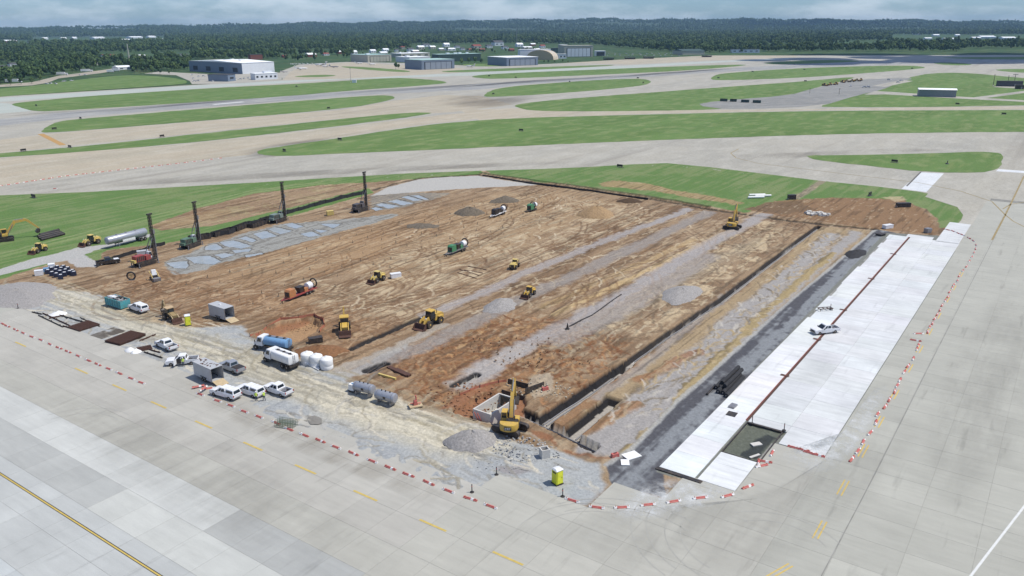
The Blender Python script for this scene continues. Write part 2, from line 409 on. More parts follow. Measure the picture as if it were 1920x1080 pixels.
n_big, n_mid, n_fine = vnoise(18, 18, 1), vnoise(5, 5, 2), vnoise(1.2, 1.2, 3, 2)
n_str, n_str2, n_thin = vnoise(22, 1.6, 4), vnoise(40, 4, 5), vnoise(9, .6, 6, 2)
wu, wv = (vnoise(7, 7, 8) - .5) * 4, (vnoise(7, 7, 9) - .5) * 4
wu2, wv2 = (vnoise(1.5, 1.5, 18, 2) - .5) * 1.6, (vnoise(1.5, 1.5, 19, 2) - .5) * 1.6
COL = np.zeros((NU, NV, 3)); HGT = np.zeros((NU, NV)); SOFT = np.zeros((NU, NV))
PAD = 4

def to_uv(pts): return [(g.dot(U), g.dot(V)) for g in (ground(x, y) for x, y in pts)]

def window(P, pad):
    a, b = zip(*P)
    i0, i1 = np.clip([int((min(a) - pad - u0) / STEP), int((max(a) + pad - u0) / STEP) + 2], 0, NU)
    j0, j1 = np.clip([int((min(b) - pad - v0) / STEP), int((max(b) + pad - v0) / STEP) + 2], 0, NV)
    return slice(i0, i1), slice(j0, j1)

def inside(P, a, b):
    r_ = np.zeros(a.shape, bool); n = len(P)
    for i in range(n):
        (x1, y1), (x2, y2) = P[i], P[(i + 1) % n]
        if y1 == y2: continue
        c = ((y1 > b) != (y2 > b)) & (a < (x2 - x1) * (b - y1) / (y2 - y1) + x1)
        r_ ^= c
    return r_

def dist(P, a, b, closed=False):
    d = np.full(a.shape, 1e9)
    for (x1, y1), (x2, y2) in zip(P, P[1:] + (P[:1] if closed else [])) if closed else zip(P[:-1], P[1:]):
        dx, dy = x2 - x1, y2 - y1; L = dx * dx + dy * dy + 1e-9
        t = np.clip(((a - x1) * dx + (b - y1) * dy) / L, 0, 1)
        np.minimum(d, (a - x1 - t * dx) ** 2 + (b - y1 - t * dy) ** 2, out=d)
    return np.sqrt(d)

def sstep(x, a, b):
    t = np.clip((x - a) / (b - a), 0, 1); return t * t * (3 - 2 * t)

def warp(w, big_, small): return UU[w] + wu[w] * big_ + wu2[w] * small, VV[w] + wv[w] * big_ + wv2[w] * small

def area(pts, colour, strength=1.0, wb=.6, ws=.8, edge=.6, uvpts=None, height=None, keep=None):
    P = uvpts or to_uv(pts); w = window(P, PAD)
    a, b = warp(w, wb, ws)
    m = inside(P, a, b).astype(float)
    if edge: m *= sstep(dist(P, a, b, True), 0, edge)
    if keep is not None: m *= keep[w]
    m *= strength
    if colour is not None: COL[w] = COL[w] * (1 - m[..., None]) + np.array(colour) * m[..., None]
    if height is not None: HGT[w] = HGT[w] * (1 - m) + height * m
    return w, m

def stroke(pts, width, colour=None, strength=1.0, depth=0.0, wb=.15, ws=.3, uvpts=None, soft=.35):
    P = uvpts or to_uv(pts); w = window(P, width + 2)
    if UU[w].size == 0: return
    a, b = warp(w, wb, ws)
    d = dist(P, a, b)
    m = (1 - sstep(d, width / 2 * (1 - soft), width / 2 * (1 + soft))) * strength
    if colour is not None: COL[w] = COL[w] * (1 - m[..., None]) + np.array(colour) * m[..., None]
    if depth: HGT[w] += depth * m

DIRT, DIRT_D, DIRT_L, CLAY, RED = A(156, 134, 106), A(124, 101, 77), A(180, 162, 134), A(154, 120, 86), A(146, 102, 72)
PALE, GRAV, GRAV_L, GRAV_D, TAN, OLIVE = A(204, 188, 156), A(158, 154, 148), A(180, 178, 172), A(118, 116, 114), A(206, 190, 152), A(164, 146, 98)
BLACK, SLURRY, SLURRY_L = A(62, 62, 66), A(140, 138, 132), A(186, 192, 194)
GR_A, GR_B = A(99, 128, 69), A(122, 138, 88)
lerp = lambda a, b, t: np.array(a) * (1 - t[..., None]) + np.array(b) * t[..., None]

# bare soil with streaks along the working direction
COL[:] = lerp(DIRT, DIRT_D, sstep(n_str * .6 + n_big * .4, .42, .62) * .7)
COL[:] = COL * (1 - (sstep(n_str2 * .5 + n_mid * .5, .55, .68) * .6)[..., None]) + np.array(DIRT_L) * (sstep(n_str2 * .5 + n_mid * .5, .55, .68) * .6)[..., None]
HGT[:] = (n_mid - .5) * .25 + (n_str - .5) * .22 + (n_fine - .5) * .09 + (n_thin - .5) * .10

# reddish and brown tones by part of the site
area([(150, 540), (300, 480), (480, 520), (700, 560), (760, 640), (640, 690), (470, 600), (330, 590), (200, 545)], CLAY, .5, 1.5, 1, 12)
area([(640, 690), (800, 620), (960, 560), (1100, 600), (1200, 640), (1100, 720), (1000, 760), (840, 770), (740, 740)], A(144, 112, 80), .75, 1.5, 1.2, 9)
area([(760, 660), (930, 610), (1030, 640), (1000, 720), (860, 760), (740, 720)], A(140, 106, 74), .5, 1.5, 1.2, 6)
area([(1000, 760), (1130, 690), (1200, 660), (1330, 560), (1360, 570), (1230, 690), (1130, 770), (1100, 860), (1000, 800)], CLAY, .8, .8, 1, 4)
area([(950, 660), (1150, 560), (1330, 470), (1500, 420), (1400, 480), (1200, 610), (1100, 690)], A(150, 140, 120), .75, 1.2, 1, 6)
area([(560, 470), (900, 360), (1060, 350), (1200, 380), (1000, 470), (700, 560)], A(172, 148, 114), .6, 2, 1, 10)
area([(330, 520), (560, 450), (820, 380), (900, 400), (700, 500), (460, 560)], A(164, 136, 102), .7, 2, 1, 8)

# pale crusts scattered over the upper field
keep = sstep(n_mid * .5 + n_thin * .5, .50, .58)
area([(560, 520), (760, 460), (1000, 400), (1100, 370), (1250, 400), (1180, 430), (960, 520), (860, 580), (700, 600), (560, 590)], PALE, .6, 2, 1.5, 5, keep=keep)
keep2 = sstep(n_mid * .4 + n_fine * .2 + n_str * .4, .52, .58)
area([(1150, 520), (1300, 440), (1420, 410), (1500, 425), (1300, 590), (1200, 640), (1120, 610)], A(204, 186, 152), .7, 1, 1.2, 2, keep=keep2)
area([(430, 500), (560, 460), (700, 440), (650, 500), (500, 540)], A(190, 168, 134), .55, 1, 1.2, 3, keep=keep)

# grey stone strips
SF = [1.0]
def strip(pts, w_, c=GRAV, s=.9): stroke(pts, w_, c, s * SF[0], .0, .5, 1.0, soft=.5)
def stone_strips(f=1.0):
    SF[0] = f
    strip([(800, 590), (830, 580), (900, 550), (978, 514), (1083, 472), (1140, 449), (1260, 405), (1290, 392)], 3.2, A(164, 158, 154))
    strip([(690, 690), (817, 640), (887, 604), (965, 564), (1040, 533), (1150, 482), (1260, 430), (1330, 398)], 4.5, A(150, 144, 138), .8)
    strip([(900, 700), (960, 662), (1005, 636), (1067, 610), (1140, 568), (1250, 505), (1340, 452), (1400, 420), (1430, 403)], 4.5, A(166, 160, 156))
    strip([(1050, 640), (1150, 590), (1250, 530), (1330, 480)], 5, A(158, 152, 146), .7)
    strip([(640, 692), (700, 668), (760, 642), (830, 610)], 2.2, A(166, 160, 150), .8)
    strip([(870, 720), (910, 690), (980, 650)], 5, A(172, 166, 160), .9)
stone_strips(); SF[0] = 1.0
# ridges of yellowish sand
stroke([(1040, 590), (1110, 556), (1250, 490), (1330, 450), (1372, 430)], 2.0, A(194, 170, 124), .75, .25, .3, .6)
stroke([(1020, 575), (1160, 512), (1300, 450)], 2.5, A(184, 160, 116), .6, .1, .5, .8)
# east of the main trench: grey lanes and sandy lines
area([(1060, 800), (1180, 700), (1350, 570), (1535, 424), (1640, 432), (1560, 510), (1400, 650), (1250, 790), (1170, 850), (1110, 850)], A(166, 148, 116), .85, .8, 1, 1.5)
strip([(1110, 840), (1180, 780), (1260, 705), (1370, 605), (1470, 520), (1560, 440)], 4.2, A(164, 160, 156), .95)
strip([(1150, 845), (1240, 770), (1330, 685), (1430, 590), (1530, 500), (1605, 436)], 4.0, A(164, 160, 156), .95)
strip([(1120, 745), (1200, 690), (1290, 612), (1370, 548)], 2.4, A(160, 156, 150), .7)
stroke([(1200, 715), (1230, 700), (1290, 668), (1310, 662)], 2.6, A(152, 112, 78), .8, .25, .4, .8)
stroke([(1100, 815), (1160, 775), (1190, 760)], 2.2, CLAY, .9, .2, .4, .8)
stroke([(1160, 868), (1200, 830), (1250, 775), (1290, 735), (1350, 668), (1420, 600), (1490, 535), (1560, 475)], 2.0, OLIVE, .85, .15, .5, 1)
stroke([(1350, 690), (1410, 640), (1470, 590)], 1.2, A(196, 170, 120), .7, .1, .5, 1)
area([(1050, 840), (1100, 850), (1160, 862), (1200, 830), (1215, 800), (1180, 870), (1130, 862), (1060, 850), (1000, 815), (990, 800), (1040, 820)], RED, .85, .3, .7, .5)

# haul road and stone yard along the old apron
ROADG = [(-120, 520), (-40, 533), (60, 531), (100, 540), (170, 548), (205, 553), (200, 575), (260, 600), (345, 612), (400, 612), (460, 606), (470, 628), (500, 650), (620, 692), (650, 696), (655, 712), (700, 722),
         (770, 758), (850, 776), (910, 795), (960, 822), (1010, 838), (1060, 846), (1130, 866), (1150, 912), (1110, 955), (930, 960), (840, 935), (560, 820), (360, 730), (-10, 575), (-150, 520)]
area(ROADG, A(172, 174, 172), 1, .5, .8, 1.2)
keepg = sstep(n_mid * .5 + n_fine * .5, .47, .62)
area(ROADG, A(158, 161, 162), .6, .5, .8, 1.5, keep=keepg)
stroke([(40, 548), (120, 556), (240, 598), (330, 628), (420, 662), (520, 716), (640, 765), (760, 806), (860, 838)], 6.8, A(200, 191, 166), .75, .0, .8, .8, soft=.8)
stroke([(560, 720), (700, 762), (830, 800), (930, 838)], 4.5, A(202, 194, 172), .65, 0, .6, .8, soft=.8)
stroke([(460, 660), (560, 706), (660, 736), (740, 766)], 2.5, A(178, 166, 138), .6, 0, .6, 1, soft=.6)
area([(620, 700), (660, 690), (760, 640), (770, 650), (690, 700), (640, 712)], GRAV_L, .8, .4, .8, 1)
area([(740, 745), (800, 765), (850, 775), (900, 790), (880, 800), (800, 785)], A(190, 156, 110), .6, .6, 1, 1)
area([(300, 680), (440, 745), (640, 840), (860, 900), (930, 850), (1000, 835), (1060, 846), (1130, 866), (1150, 912), (1110, 955), (930, 960), (840, 935), (560, 820), (360, 730)], A(168, 172, 172), .7, .8, 1, 3)
area([(960, 830), (1010, 835), (1060, 850), (1130, 870), (1130, 900), (1060, 920), (960, 880), (920, 850)], A(172, 174, 172), .8, .5, 1, 1.5)
area([(930, 868), (990, 870), (1000, 888), (960, 895), (925, 882)], A(150, 144, 142), .8, .3, .6, .8)

# slurry ponds beside the drill rigs
MUD = [(305, 492), (345, 476), (381, 462), (407, 453), (474, 432), (526, 419), (592, 415), (644, 410), (740, 399), (752, 404), (700, 420), (631, 437), (560, 458), (500, 476), (422, 491), (386, 507), (330, 517), (312, 508)]
area(MUD, A(156, 156, 150), .95, .6, 1, .8, height=-.05)
keepm = sstep(n_thin * .6 + n_fine * .4, .5, .6)
area(MUD, A(112, 108, 100), .6, .6, 1, .6, keep=keepm)
area([(694, 368), (750, 360), (848, 362), (806, 376), (752, 390), (705, 397), (692, 391)], A(140, 136, 126), .9, .5, 1, .8)
area([(660, 300 + 68), (692, 368), (728, 350), (781, 337), (828, 332), (898, 329), (926, 335), (1015, 347), (952, 350), (861, 355), (786, 360), (695, 368)], A(186, 184, 178), .95, .25, .5, .8, height=.05)
z8 = lambda pts: [(240 + x / 3.84, 320 + y / 3.84) for x, y in pts]
z6 = lambda pts: [(640 + x / 3.84, 300 + y / 3.84) for x, y in pts]
POOLS = [z8(p) for p in (
    [(265, 660), (430, 645), (445, 680), (420, 705), (330, 700)], [(400, 620), (590, 608), (675, 650), (620, 678), (480, 665)], [(560, 540), (640, 522), (690, 555), (640, 574), (550, 568)],
    [(615, 605), (700, 588), (775, 603), (680, 632)], [(655, 512), (760, 497), (905, 540), (820, 562), (700, 545)], [(735, 572), (895, 558), (875, 582), (770, 594)], [(835, 605), (960, 587), (985, 600), (850, 628)],
    [(785, 487), (850, 468), (935, 500), (900, 518)], [(895, 452), (990, 428), (1085, 470), (960, 493)], [(995, 420), (1060, 402), (1195, 430), (1100, 458)], [(1105, 386), (1180, 372), (1275, 400), (1210, 418)],
    [(1235, 452), (1330, 433), (1395, 465), (1300, 478)], [(1325, 416), (1450, 428), (1390, 447)], [(1365, 378), (1545, 380), (1480, 417)])]
POOLS += [z6(p) for p in ([(235, 322), (290, 307), (435, 330), (340, 352)], [(325, 297), (400, 282), (535, 310), (440, 327)], [(425, 267), (480, 255), (595, 290), (520, 297)], [(210, 350), (240, 335), (310, 352), (250, 368)],
    [(480, 255), (560, 250), (640, 285), (600, 288)])]
for i, p in enumerate(POOLS):
    area(p, SLURRY_L if i % 3 else A(186, 188, 186), .9, .12, .35, .25, height=-.30)
    P_ = to_uv(p)
    stroke(None, .35, A(78, 72, 64), .7, .12, .1, .3, uvpts=P_ + P_[:1])

# verges inside the site fence: mown grass, weeds, bare banks
GL = [(-160, 370), (0, 360), (320, 346), (640, 327), (900, 314), (905, 326), (800, 334), (696, 342), (605, 347), (474, 364), (365, 393), (282, 424), (300, 432), (396, 424), (565, 384), (690, 352), (700, 362), (560, 402), (400, 441), (300, 458), (200, 470), (187, 490), (140, 484), (100, 494), (0, 524), (-160, 545)]
gk = .8 + .4 * (n_str2 - .5)
gcol = lerp(GR_A, GR_B, sstep(n_str * .5 + n_big * .3 + n_mid * .2, .42, .62))
def grass_area(pts, h=.06, edge=.5):
    P = to_uv(pts); w = window(P, PAD); a, b = warp(w, .3, .7)
    m = inside(P, a, b) * sstep(dist(P, a, b, True), 0, edge)
    COL[w] = COL[w] * (1 - m[..., None]) + gcol[w] * m[..., None]
    HGT[w] = HGT[w] * (1 - m) + (h + .10 * (n_fine[w] - .5) + .1 * (n_mid[w] - .5)) * m
grass_area(GL)
GRR = [(895, 312), (1250, 298), (1560, 335), (1740, 352), (1830, 385), (1820, 412), (1790, 426), (1765, 428), (1757, 410), (1735, 392), (1690, 376), (1590, 372), (1500, 380), (1440, 385), (1400, 400), (1330, 388), (1210, 366), (1100, 350), (1010, 342), (920, 327)]
grass_area(GRR)
area([(1118, 343), (1160, 337), (1215, 344), (1260, 355), (1330, 366), (1400, 380), (1380, 386), (1290, 371), (1215, 358), (1130, 350)], A(166, 142, 104), .8, 1, 1.5, 1.5)
area([(1390, 392), (1440, 378), (1500, 372), (1590, 370), (1690, 374), (1728, 390), (1755, 408), (1768, 428), (1757, 440), (1650, 432), (1560, 418), (1450, 405)], A(140, 112, 82), .95, .8, 1.2, 1.2)
area([(1390, 392), (1440, 378), (1500, 376), (1530, 392), (1470, 404)], A(110, 92, 70), .7, .8, 1.2, 1.5)
area([(1650, 370), (1690, 366), (1700, 374), (1680, 380)], A(190, 176, 140), .7, .6, 1, 1)
stroke([(1545, 337), (1520, 355), (1490, 372)], 3.0, A(150, 138, 120), .85, 0, .2, .5)
stroke([(0, 482), (120, 452), (280, 412), (365, 390), (474, 361), (605, 344)], 2.0, A(136, 150, 98), .7, 0, .2, .4)
stroke([(0, 476), (120, 446), (280, 406), (365, 385), (474, 357), (605, 341)], 1.0, A(150, 158, 112), .55, 0, .2, .4)
area([(282, 422), (349, 407), (386, 396), (474, 373), (605, 347), (696, 338), (690, 355), (565, 381), (461, 407), (396, 425), (318, 430), (292, 431)], A(156, 146, 104), .5, .8, 1.4, .8, keep=sstep(n_mid * .6 + n_fine * .4, .46, .62))
area([(282, 422), (330, 410), (386, 398), (440, 392), (420, 408), (370, 420), (318, 429)], A(156, 132, 98), .6, .5, .8, .8)
area([(330, 405), (380, 393), (430, 390), (380, 404)], A(140, 112, 82), .6, .4, .8, .6)
# stone track on the west side
TRACK = [(-100, 522), (0, 504), (62, 485), (100, 477), (146, 464), (208, 457), (283, 438), (286, 443), (200, 465), (178, 470), (160, 478), (187, 493), (183, 501), (142, 501), (125, 489), (94, 494), (0, 517), (-100, 536)]
area(TRACK, A(184, 182, 178), .95, .2, .4, .4, height=0)
# boundary bank of the dig: dark cut along the far edge
stroke([(700, 356), (740, 344), (790, 334), (895, 327), (1010, 343), (1100, 355), (1215, 372), (1330, 392), (1480, 414), (1640, 430)], 2.2, A(74, 66, 54), .9, -.35, .2, .5)
stroke([(900, 325), (1010, 340), (1100, 352), (1215, 369), (1330, 388)], 1.6, A(70, 92, 50), .8, .5, .3, .6)

# asphalt base course beside the new pavement
BASE = [(1136, 873), (1184, 842), (1225, 799), (1268, 755), (1336, 697), (1480, 566), (1560, 500), (1642, 430), (1680, 436), (1245, 890), (1252, 935), (1148, 910)]
area(BASE, A(88, 88, 92), 1, .1, .25, .15, height=-.02)
area(BASE, A(150, 154, 156), .75, .1, .3, .3, keep=sstep(n_thin * .35 + n_fine * .3 + n_str * .35 + .35 * np.exp(-np.abs(VV - 42.5) / 2.2), .58, .78))
stroke([(1136, 873), (1184, 842), (1268, 755), (1336, 697), (1480, 566), (1560, 500), (1642, 430)], .8, A(172, 172, 168), .8, .06, .05, .2)
area([(1660, 436), (1770, 442), (1830, 420), (1830, 380), (1820, 440), (1540, 870), (1380, 925), (1230, 885)], A(126, 128, 120), 1, 0, 0, 0, height=-.08)
area([(1350, 845), (1415, 866), (1475, 806), (1404, 792)], A(104, 108, 96), 1, 0, 0, 0, height=-.25)
area([(1385, 850), (1420, 864), (1462, 818), (1440, 812), (1410, 825)], A(58, 62, 62), .9, .5, .6, .3, height=-.26)

# wheel ruts: pairs running along U, plus turning curves
rr = random.Random(3)
def rut_pair(P, c, s, dp, gauge=2.0):
    nrm = []
    for k in range(len(P)):
        a, b = P[max(k - 1, 0)], P[min(k + 1, len(P) - 1)]
        t = math.hypot(b[0] - a[0], b[1] - a[1]) + 1e-9
        nrm.append((-(b[1] - a[1]) / t, (b[0] - a[0]) / t))
    for sg in (-.5, .5):
        Q = [(p[0] + q[0] * gauge * sg, p[1] + q[1] * gauge * sg) for p, q in zip(P, nrm)]
        stroke(None, rr.uniform(.5, .8), c, s, dp, .12, .25, uvpts=Q)
field = to_uv([(160, 545), (330, 505), (700, 420), (1000, 355), (1320, 395), (1450, 420), (1130, 620), (1000, 740), (760, 740), (640, 690), (470, 600)])
fu, fv = zip(*field)
for i in range(150):
    a, b = rr.uniform(min(fu), max(fu)), rr.uniform(min(fv), max(fv))
    if not inside(field, np.array([a]), np.array([b]))[0]: continue
    L = rr.uniform(15, 60); h = R(rr.gauss(0, 7)) if rr.random() < .75 else rr.uniform(0, math.pi)
    if abs(h) > .5: L *= .35
    k = rr.gauss(0, .012) * (3 if abs(h) > .5 else 1); P = []
    for s_ in range(9):
        t = s_ / 8 * L; P.append((a + t * math.cos(h + k * t), b + t * math.sin(h + k * t)))
    if not inside(field, np.array([P[-1][0]]), np.array([P[-1][1]]))[0]: P = P[:5]
    rut_pair(P, rr.choice([DIRT_D, DIRT_D, A(114, 90, 66), DIRT_L, A(136, 106, 74)]), rr.uniform(.35, .75), -rr.uniform(.04, .14), rr.choice([1.8, 2.1, 2.6]))
for x, y, r0 in ((700, 620, 4), (720, 590, 6), (690, 540, 6), (1010, 650, 9), (930, 690, 10), (300, 560, 10), (240, 530, 8), (1460, 425, 5), (760, 470, 5)):
    (a, b), = to_uv([(x, y)])
    for j in range(3):
        r_ = r0 + j * 1.6; st = rr.uniform(0, 6.28)
        P = [(a + r_ * math.cos(st + t * .3), b + r_ * math.sin(st + t * .3)) for t in range(rr.randint(8, 14))]
        rut_pair(P, rr.choice([DIRT_D, A(118, 92, 68)]), .55, -.1)
# long haul tracks seen in the photograph
for pts in ([(330, 600), (460, 566), (640, 500), (820, 430), (960, 392)], [(500, 600), (640, 575), (790, 555), (900, 520), (1060, 455), (1180, 410)], [(640, 650), (760, 600), (900, 545), (1030, 490), (1160, 430)],
            [(180, 545), (280, 570), (380, 600), (480, 596), (640, 590), (760, 560)], [(210, 530), (330, 545), (470, 540), (620, 470), (760, 420)], [(170, 520), (240, 508), (320, 520)], [(1000, 720), (1110, 650), (1230, 575)]):
    rut_pair(to_uv(pts), A(114, 88, 64), .6, -.14, 2.2)
    rut_pair(to_uv([(x, y + 5) for x, y in pts]), A(132, 104, 76), .5, -.1, 2.4)
for i in range(80):
    a0 = rr.gauss(85.5, 3.2); b0 = rr.uniform(60, 190); dr_ = rr.gauss(0, .05); ln_ = rr.uniform(2, 6)
    P = [(a0 + dr_ * t * ln_, b0 + t * ln_) for t in range(6)]
    rut_pair(P, rr.choice([A(146, 142, 130), A(156, 148, 128), A(214, 206, 184), A(170, 160, 134)]), rr.uniform(.3, .6), -.05)

soilm = (COL[..., 0] > COL[..., 2] * 1.3) & (COL[..., 1] < COL[..., 0] * 1.02) & ~inside(to_uv(ROADG), UU, VV)
dk = sstep(n_thin * .7 + n_str * .3, .54, .68) * soilm
COL *= (1 - .36 * dk)[..., None]
n_t2 = vnoise(6, .8, 31, 3)
lt = sstep(n_t2 * .65 + n_fine * .35, .60, .70) * soilm
COL = COL * (1 - .4 * lt[..., None]) + np.array(A(196, 180, 150)) * .4 * lt[..., None]
# churned soil: height ripples where the ground is soft
HGT += sstep(n_big, .4, .6) * (n_fine - .5) * .15

# short scrapes and clods: churned red brown soil in the near middle, drier scratches elsewhere
def scratches(poly_px, n_, cols, spread, lmin, lmax, seed, base=0.0):
    g = random.Random(seed); P = to_uv(poly_px); a_, b_ = zip(*P); k = 0
    while k < n_:
        x, y = g.uniform(min(a_), max(a_)), g.uniform(min(b_), max(b_))
        if not inside(P, np.array([x]), np.array([y]))[0]: continue
        k += 1; h = g.gauss(base, spread); L = g.uniform(lmin, lmax); c = g.uniform(-.25, .25)
        Q = [(x + math.cos(h + c * t) * L * t / 3, y + math.sin(h + c * t) * L * t / 3) for t in range(4)]
        stroke(None, g.uniform(.3, .65), g.choice(cols), g.uniform(.35, .8), g.choice((-.16, -.1, .1, .16)), .1, .4, uvpts=Q)
CH = [(740, 740), (700, 690), (800, 630), (930, 590), (1060, 600), (1180, 640), (1150, 690), (1020, 765), (960, 720), (850, 770)]
scratches(CH, 900, [A(116, 78, 50), A(128, 86, 54), A(166, 124, 84), A(178, 146, 104), A(104, 72, 48)], .9, .8, 3.0, 1)
scratches([(150, 545), (260, 515), (480, 560), (640, 560), (760, 600), (640, 690), (480, 596), (330, 592), (220, 552)], 420, [A(112, 84, 60), A(136, 104, 74), A(176, 150, 118)], .5, 1, 5, 2)
scratches([(560, 520), (900, 380), (1050, 360), (1330, 400), (1180, 560), (960, 600), (760, 590), (600, 580)], 700, [A(120, 94, 70), A(138, 112, 84), A(196, 182, 152), A(206, 194, 168), A(110, 86, 64)], .35, 1.5, 7, 3)
scratches([(1040, 610), (1330, 450), (1500, 425), (1300, 590), (1180, 660)], 330, [A(126, 112, 92), A(188, 176, 150), A(110, 96, 78), A(172, 158, 132)], .3, 1.5, 6, 4)
scratches([(1120, 800), (1300, 640), (1530, 445), (1590, 438), (1370, 640), (1180, 815)], 260, [A(128, 116, 96), A(190, 184, 172), A(176, 154, 112)], .2, 1.2, 5, 5)
stone_strips(.9); SF[0] = 1.0
# trenches (uv polylines)
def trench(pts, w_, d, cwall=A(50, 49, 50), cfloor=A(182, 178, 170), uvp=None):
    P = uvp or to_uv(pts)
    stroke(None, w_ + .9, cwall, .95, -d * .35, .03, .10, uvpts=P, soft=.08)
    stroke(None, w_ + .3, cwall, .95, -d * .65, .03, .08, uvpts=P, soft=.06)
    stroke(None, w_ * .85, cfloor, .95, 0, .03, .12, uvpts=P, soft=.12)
T_MAIN = [(1022, 783), (1060, 757), (1110, 727), (1172, 684), (1262, 620), (1355, 560), (1440, 494), (1534, 424)]
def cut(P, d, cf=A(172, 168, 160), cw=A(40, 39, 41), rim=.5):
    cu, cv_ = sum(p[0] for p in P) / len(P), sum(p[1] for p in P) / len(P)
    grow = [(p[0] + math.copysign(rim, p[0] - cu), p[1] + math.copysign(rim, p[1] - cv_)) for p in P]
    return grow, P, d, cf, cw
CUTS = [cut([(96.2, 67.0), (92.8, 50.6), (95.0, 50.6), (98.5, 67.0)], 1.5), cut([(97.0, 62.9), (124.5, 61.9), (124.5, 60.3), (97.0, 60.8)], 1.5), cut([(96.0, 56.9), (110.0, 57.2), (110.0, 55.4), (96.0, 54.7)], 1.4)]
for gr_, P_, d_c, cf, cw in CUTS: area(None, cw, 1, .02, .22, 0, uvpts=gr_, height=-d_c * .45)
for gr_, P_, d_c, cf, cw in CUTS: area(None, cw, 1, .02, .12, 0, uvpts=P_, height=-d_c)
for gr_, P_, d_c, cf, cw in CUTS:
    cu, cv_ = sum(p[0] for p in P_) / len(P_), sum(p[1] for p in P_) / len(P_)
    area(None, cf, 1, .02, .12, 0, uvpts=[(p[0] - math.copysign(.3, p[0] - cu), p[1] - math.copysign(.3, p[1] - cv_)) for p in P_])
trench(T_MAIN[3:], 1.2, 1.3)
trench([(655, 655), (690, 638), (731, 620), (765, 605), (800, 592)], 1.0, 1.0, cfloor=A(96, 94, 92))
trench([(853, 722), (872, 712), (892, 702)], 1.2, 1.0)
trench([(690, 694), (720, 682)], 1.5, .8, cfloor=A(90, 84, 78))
# open pits
area([(469, 630), (500, 612), (527, 602), (590, 595), (606, 604), (598, 622), (560, 640), (513, 640)], A(172, 140, 104), .9, .3, .6, .4, height=-1.5)
area([(469, 630), (500, 612), (527, 602), (590, 595), (560, 606), (500, 628)], A(148, 104, 74), .85, .3, .6, .4, height=-.8)
area([(845, 770), (900, 738), (960, 728), (985, 742), (985, 775), (940, 795), (890, 785)], A(150, 106, 76), .9, .3, .6, .4, height=-1.0)
area([(880, 775), (925, 745), (970, 755), (930, 788)], A(120, 84, 60), .9, .2, .4, .4, height=-1.9)
area([(820, 770), (850, 742), (905, 722), (950, 718), (905, 735), (860, 765)], A(152, 106, 76), .8, .4, .8, .5)
area([(985, 720), (1010, 700), (1045, 700), (1035, 735), (1000, 750)], A(182, 172, 152), .7, .4, .8, .6)

scratches(ROADG, 420, [A(146, 142, 132), A(208, 200, 180), A(186, 182, 172), A(160, 152, 132)], .35, 1.5, 8, 6, math.pi / 2)
# settle the rim so that the paving around it stays on top
S_UV = to_uv(SITE)
ins = inside(S_UV, UU, VV)
dS = dist(S_UV, UU, VV, True)
rim = sstep(dS, .5, 4.0)
grassy = COL[..., 1] > COL[..., 0] * 1.08
HGT = np.where(grassy, .03 + (HGT - .03) * rim, -.015 + (HGT + .015) * rim)
HGT = np.where((VV < 41) & (UU > 93), np.minimum(HGT, -.05), HGT)
COL[soilm] *= np.array([1.04, .995, .95])
lum_ = COL @ np.array([.3, .59, .11])
COL = np.where(soilm[..., None], COL * .95 + lum_[..., None] * .05, COL)
COL *= (.86 + .28 * np.random.default_rng(5).random((NU, NV)))[..., None] ** .6
COL = np.clip(COL, 0.01, .9)

keepv = ins | (dS < 1.0)
face_ok = keepv[:-1, :-1] & keepv[1:, :-1] & keepv[:-1, 1:] & keepv[1:, 1:]
used = np.zeros((NU, NV), bool)
used[:-1, :-1] |= face_ok; used[1:, :-1] |= face_ok; used[:-1, 1:] |= face_ok; used[1:, 1:] |= face_ok
index = np.full((NU, NV), -1, np.int64); index[used] = np.arange(used.sum())
XY = np.stack([UU * U.x + VV * V.x, UU * U.y + VV * V.y, HGT], -1)[used]
fi, fj = np.nonzero(face_ok)
quads = np.stack([index[fi, fj], index[fi + 1, fj], index[fi + 1, fj + 1], index[fi, fj + 1]], -1)
me = bpy.data.meshes.new('construction_ground')
me.vertices.add(len(XY)); me.vertices.foreach_set('co', XY.astype(np.float32).ravel())
me.loops.add(quads.size); me.loops.foreach_set('vertex_index', quads.astype(np.int32).ravel())
me.polygons.add(len(quads)); me.polygons.foreach_set('loop_start', np.arange(0, quads.size, 4, dtype=np.int32))
me.update(calc_edges=True); me.shade_smooth()
ca_ = me.color_attributes.new('Col', 'FLOAT_COLOR', 'POINT')
ca_.data.foreach_set('color', np.concatenate([COL[used], np.ones((len(XY), 1))], 1).astype(np.float32).ravel())
m_site = bpy.data.materials.new('worked_soil'); m_site.use_nodes = True
n, l = m_site.node_tree.nodes, m_site.node_tree.links
b = n['Principled BSDF']; b.inputs['Roughness'].default_value = .95; b.inputs['Specular IOR Level'].default_value = .2
at = n.new('ShaderNodeAttribute'); at.attribute_name = 'Col'
gm = n.new('ShaderNodeNewGeometry')
tn = n.new('ShaderNodeTexNoise'); tn.inputs['Scale'].default_value = 2.2; tn.inputs['Detail'].default_value = 6; tn.inputs['Roughness'].default_value = .7
l.new(gm.outputs['Position'], tn.inputs['Vector'])
mr = n.new('ShaderNodeMapRange'); mr.inputs['From Min'].default_value = .3; mr.inputs['From Max'].default_value = .7; mr.inputs['To Min'].default_value = .78; mr.inputs['To Max'].default_value = 1.2
l.new(tn.outputs['Fac'], mr.inputs['Value'])
mm = n.new('ShaderNodeMix'); mm.data_type = 'RGBA'; mm.blend_type = 'MULTIPLY'; mm.inputs['Factor'].default_value = 1
l.new(at.outputs['Color'], mm.inputs['A']); l.new(mr.outputs[0], mm.inputs['B']); l.new(mm.outputs['Result'], b.inputs['Base Color'])
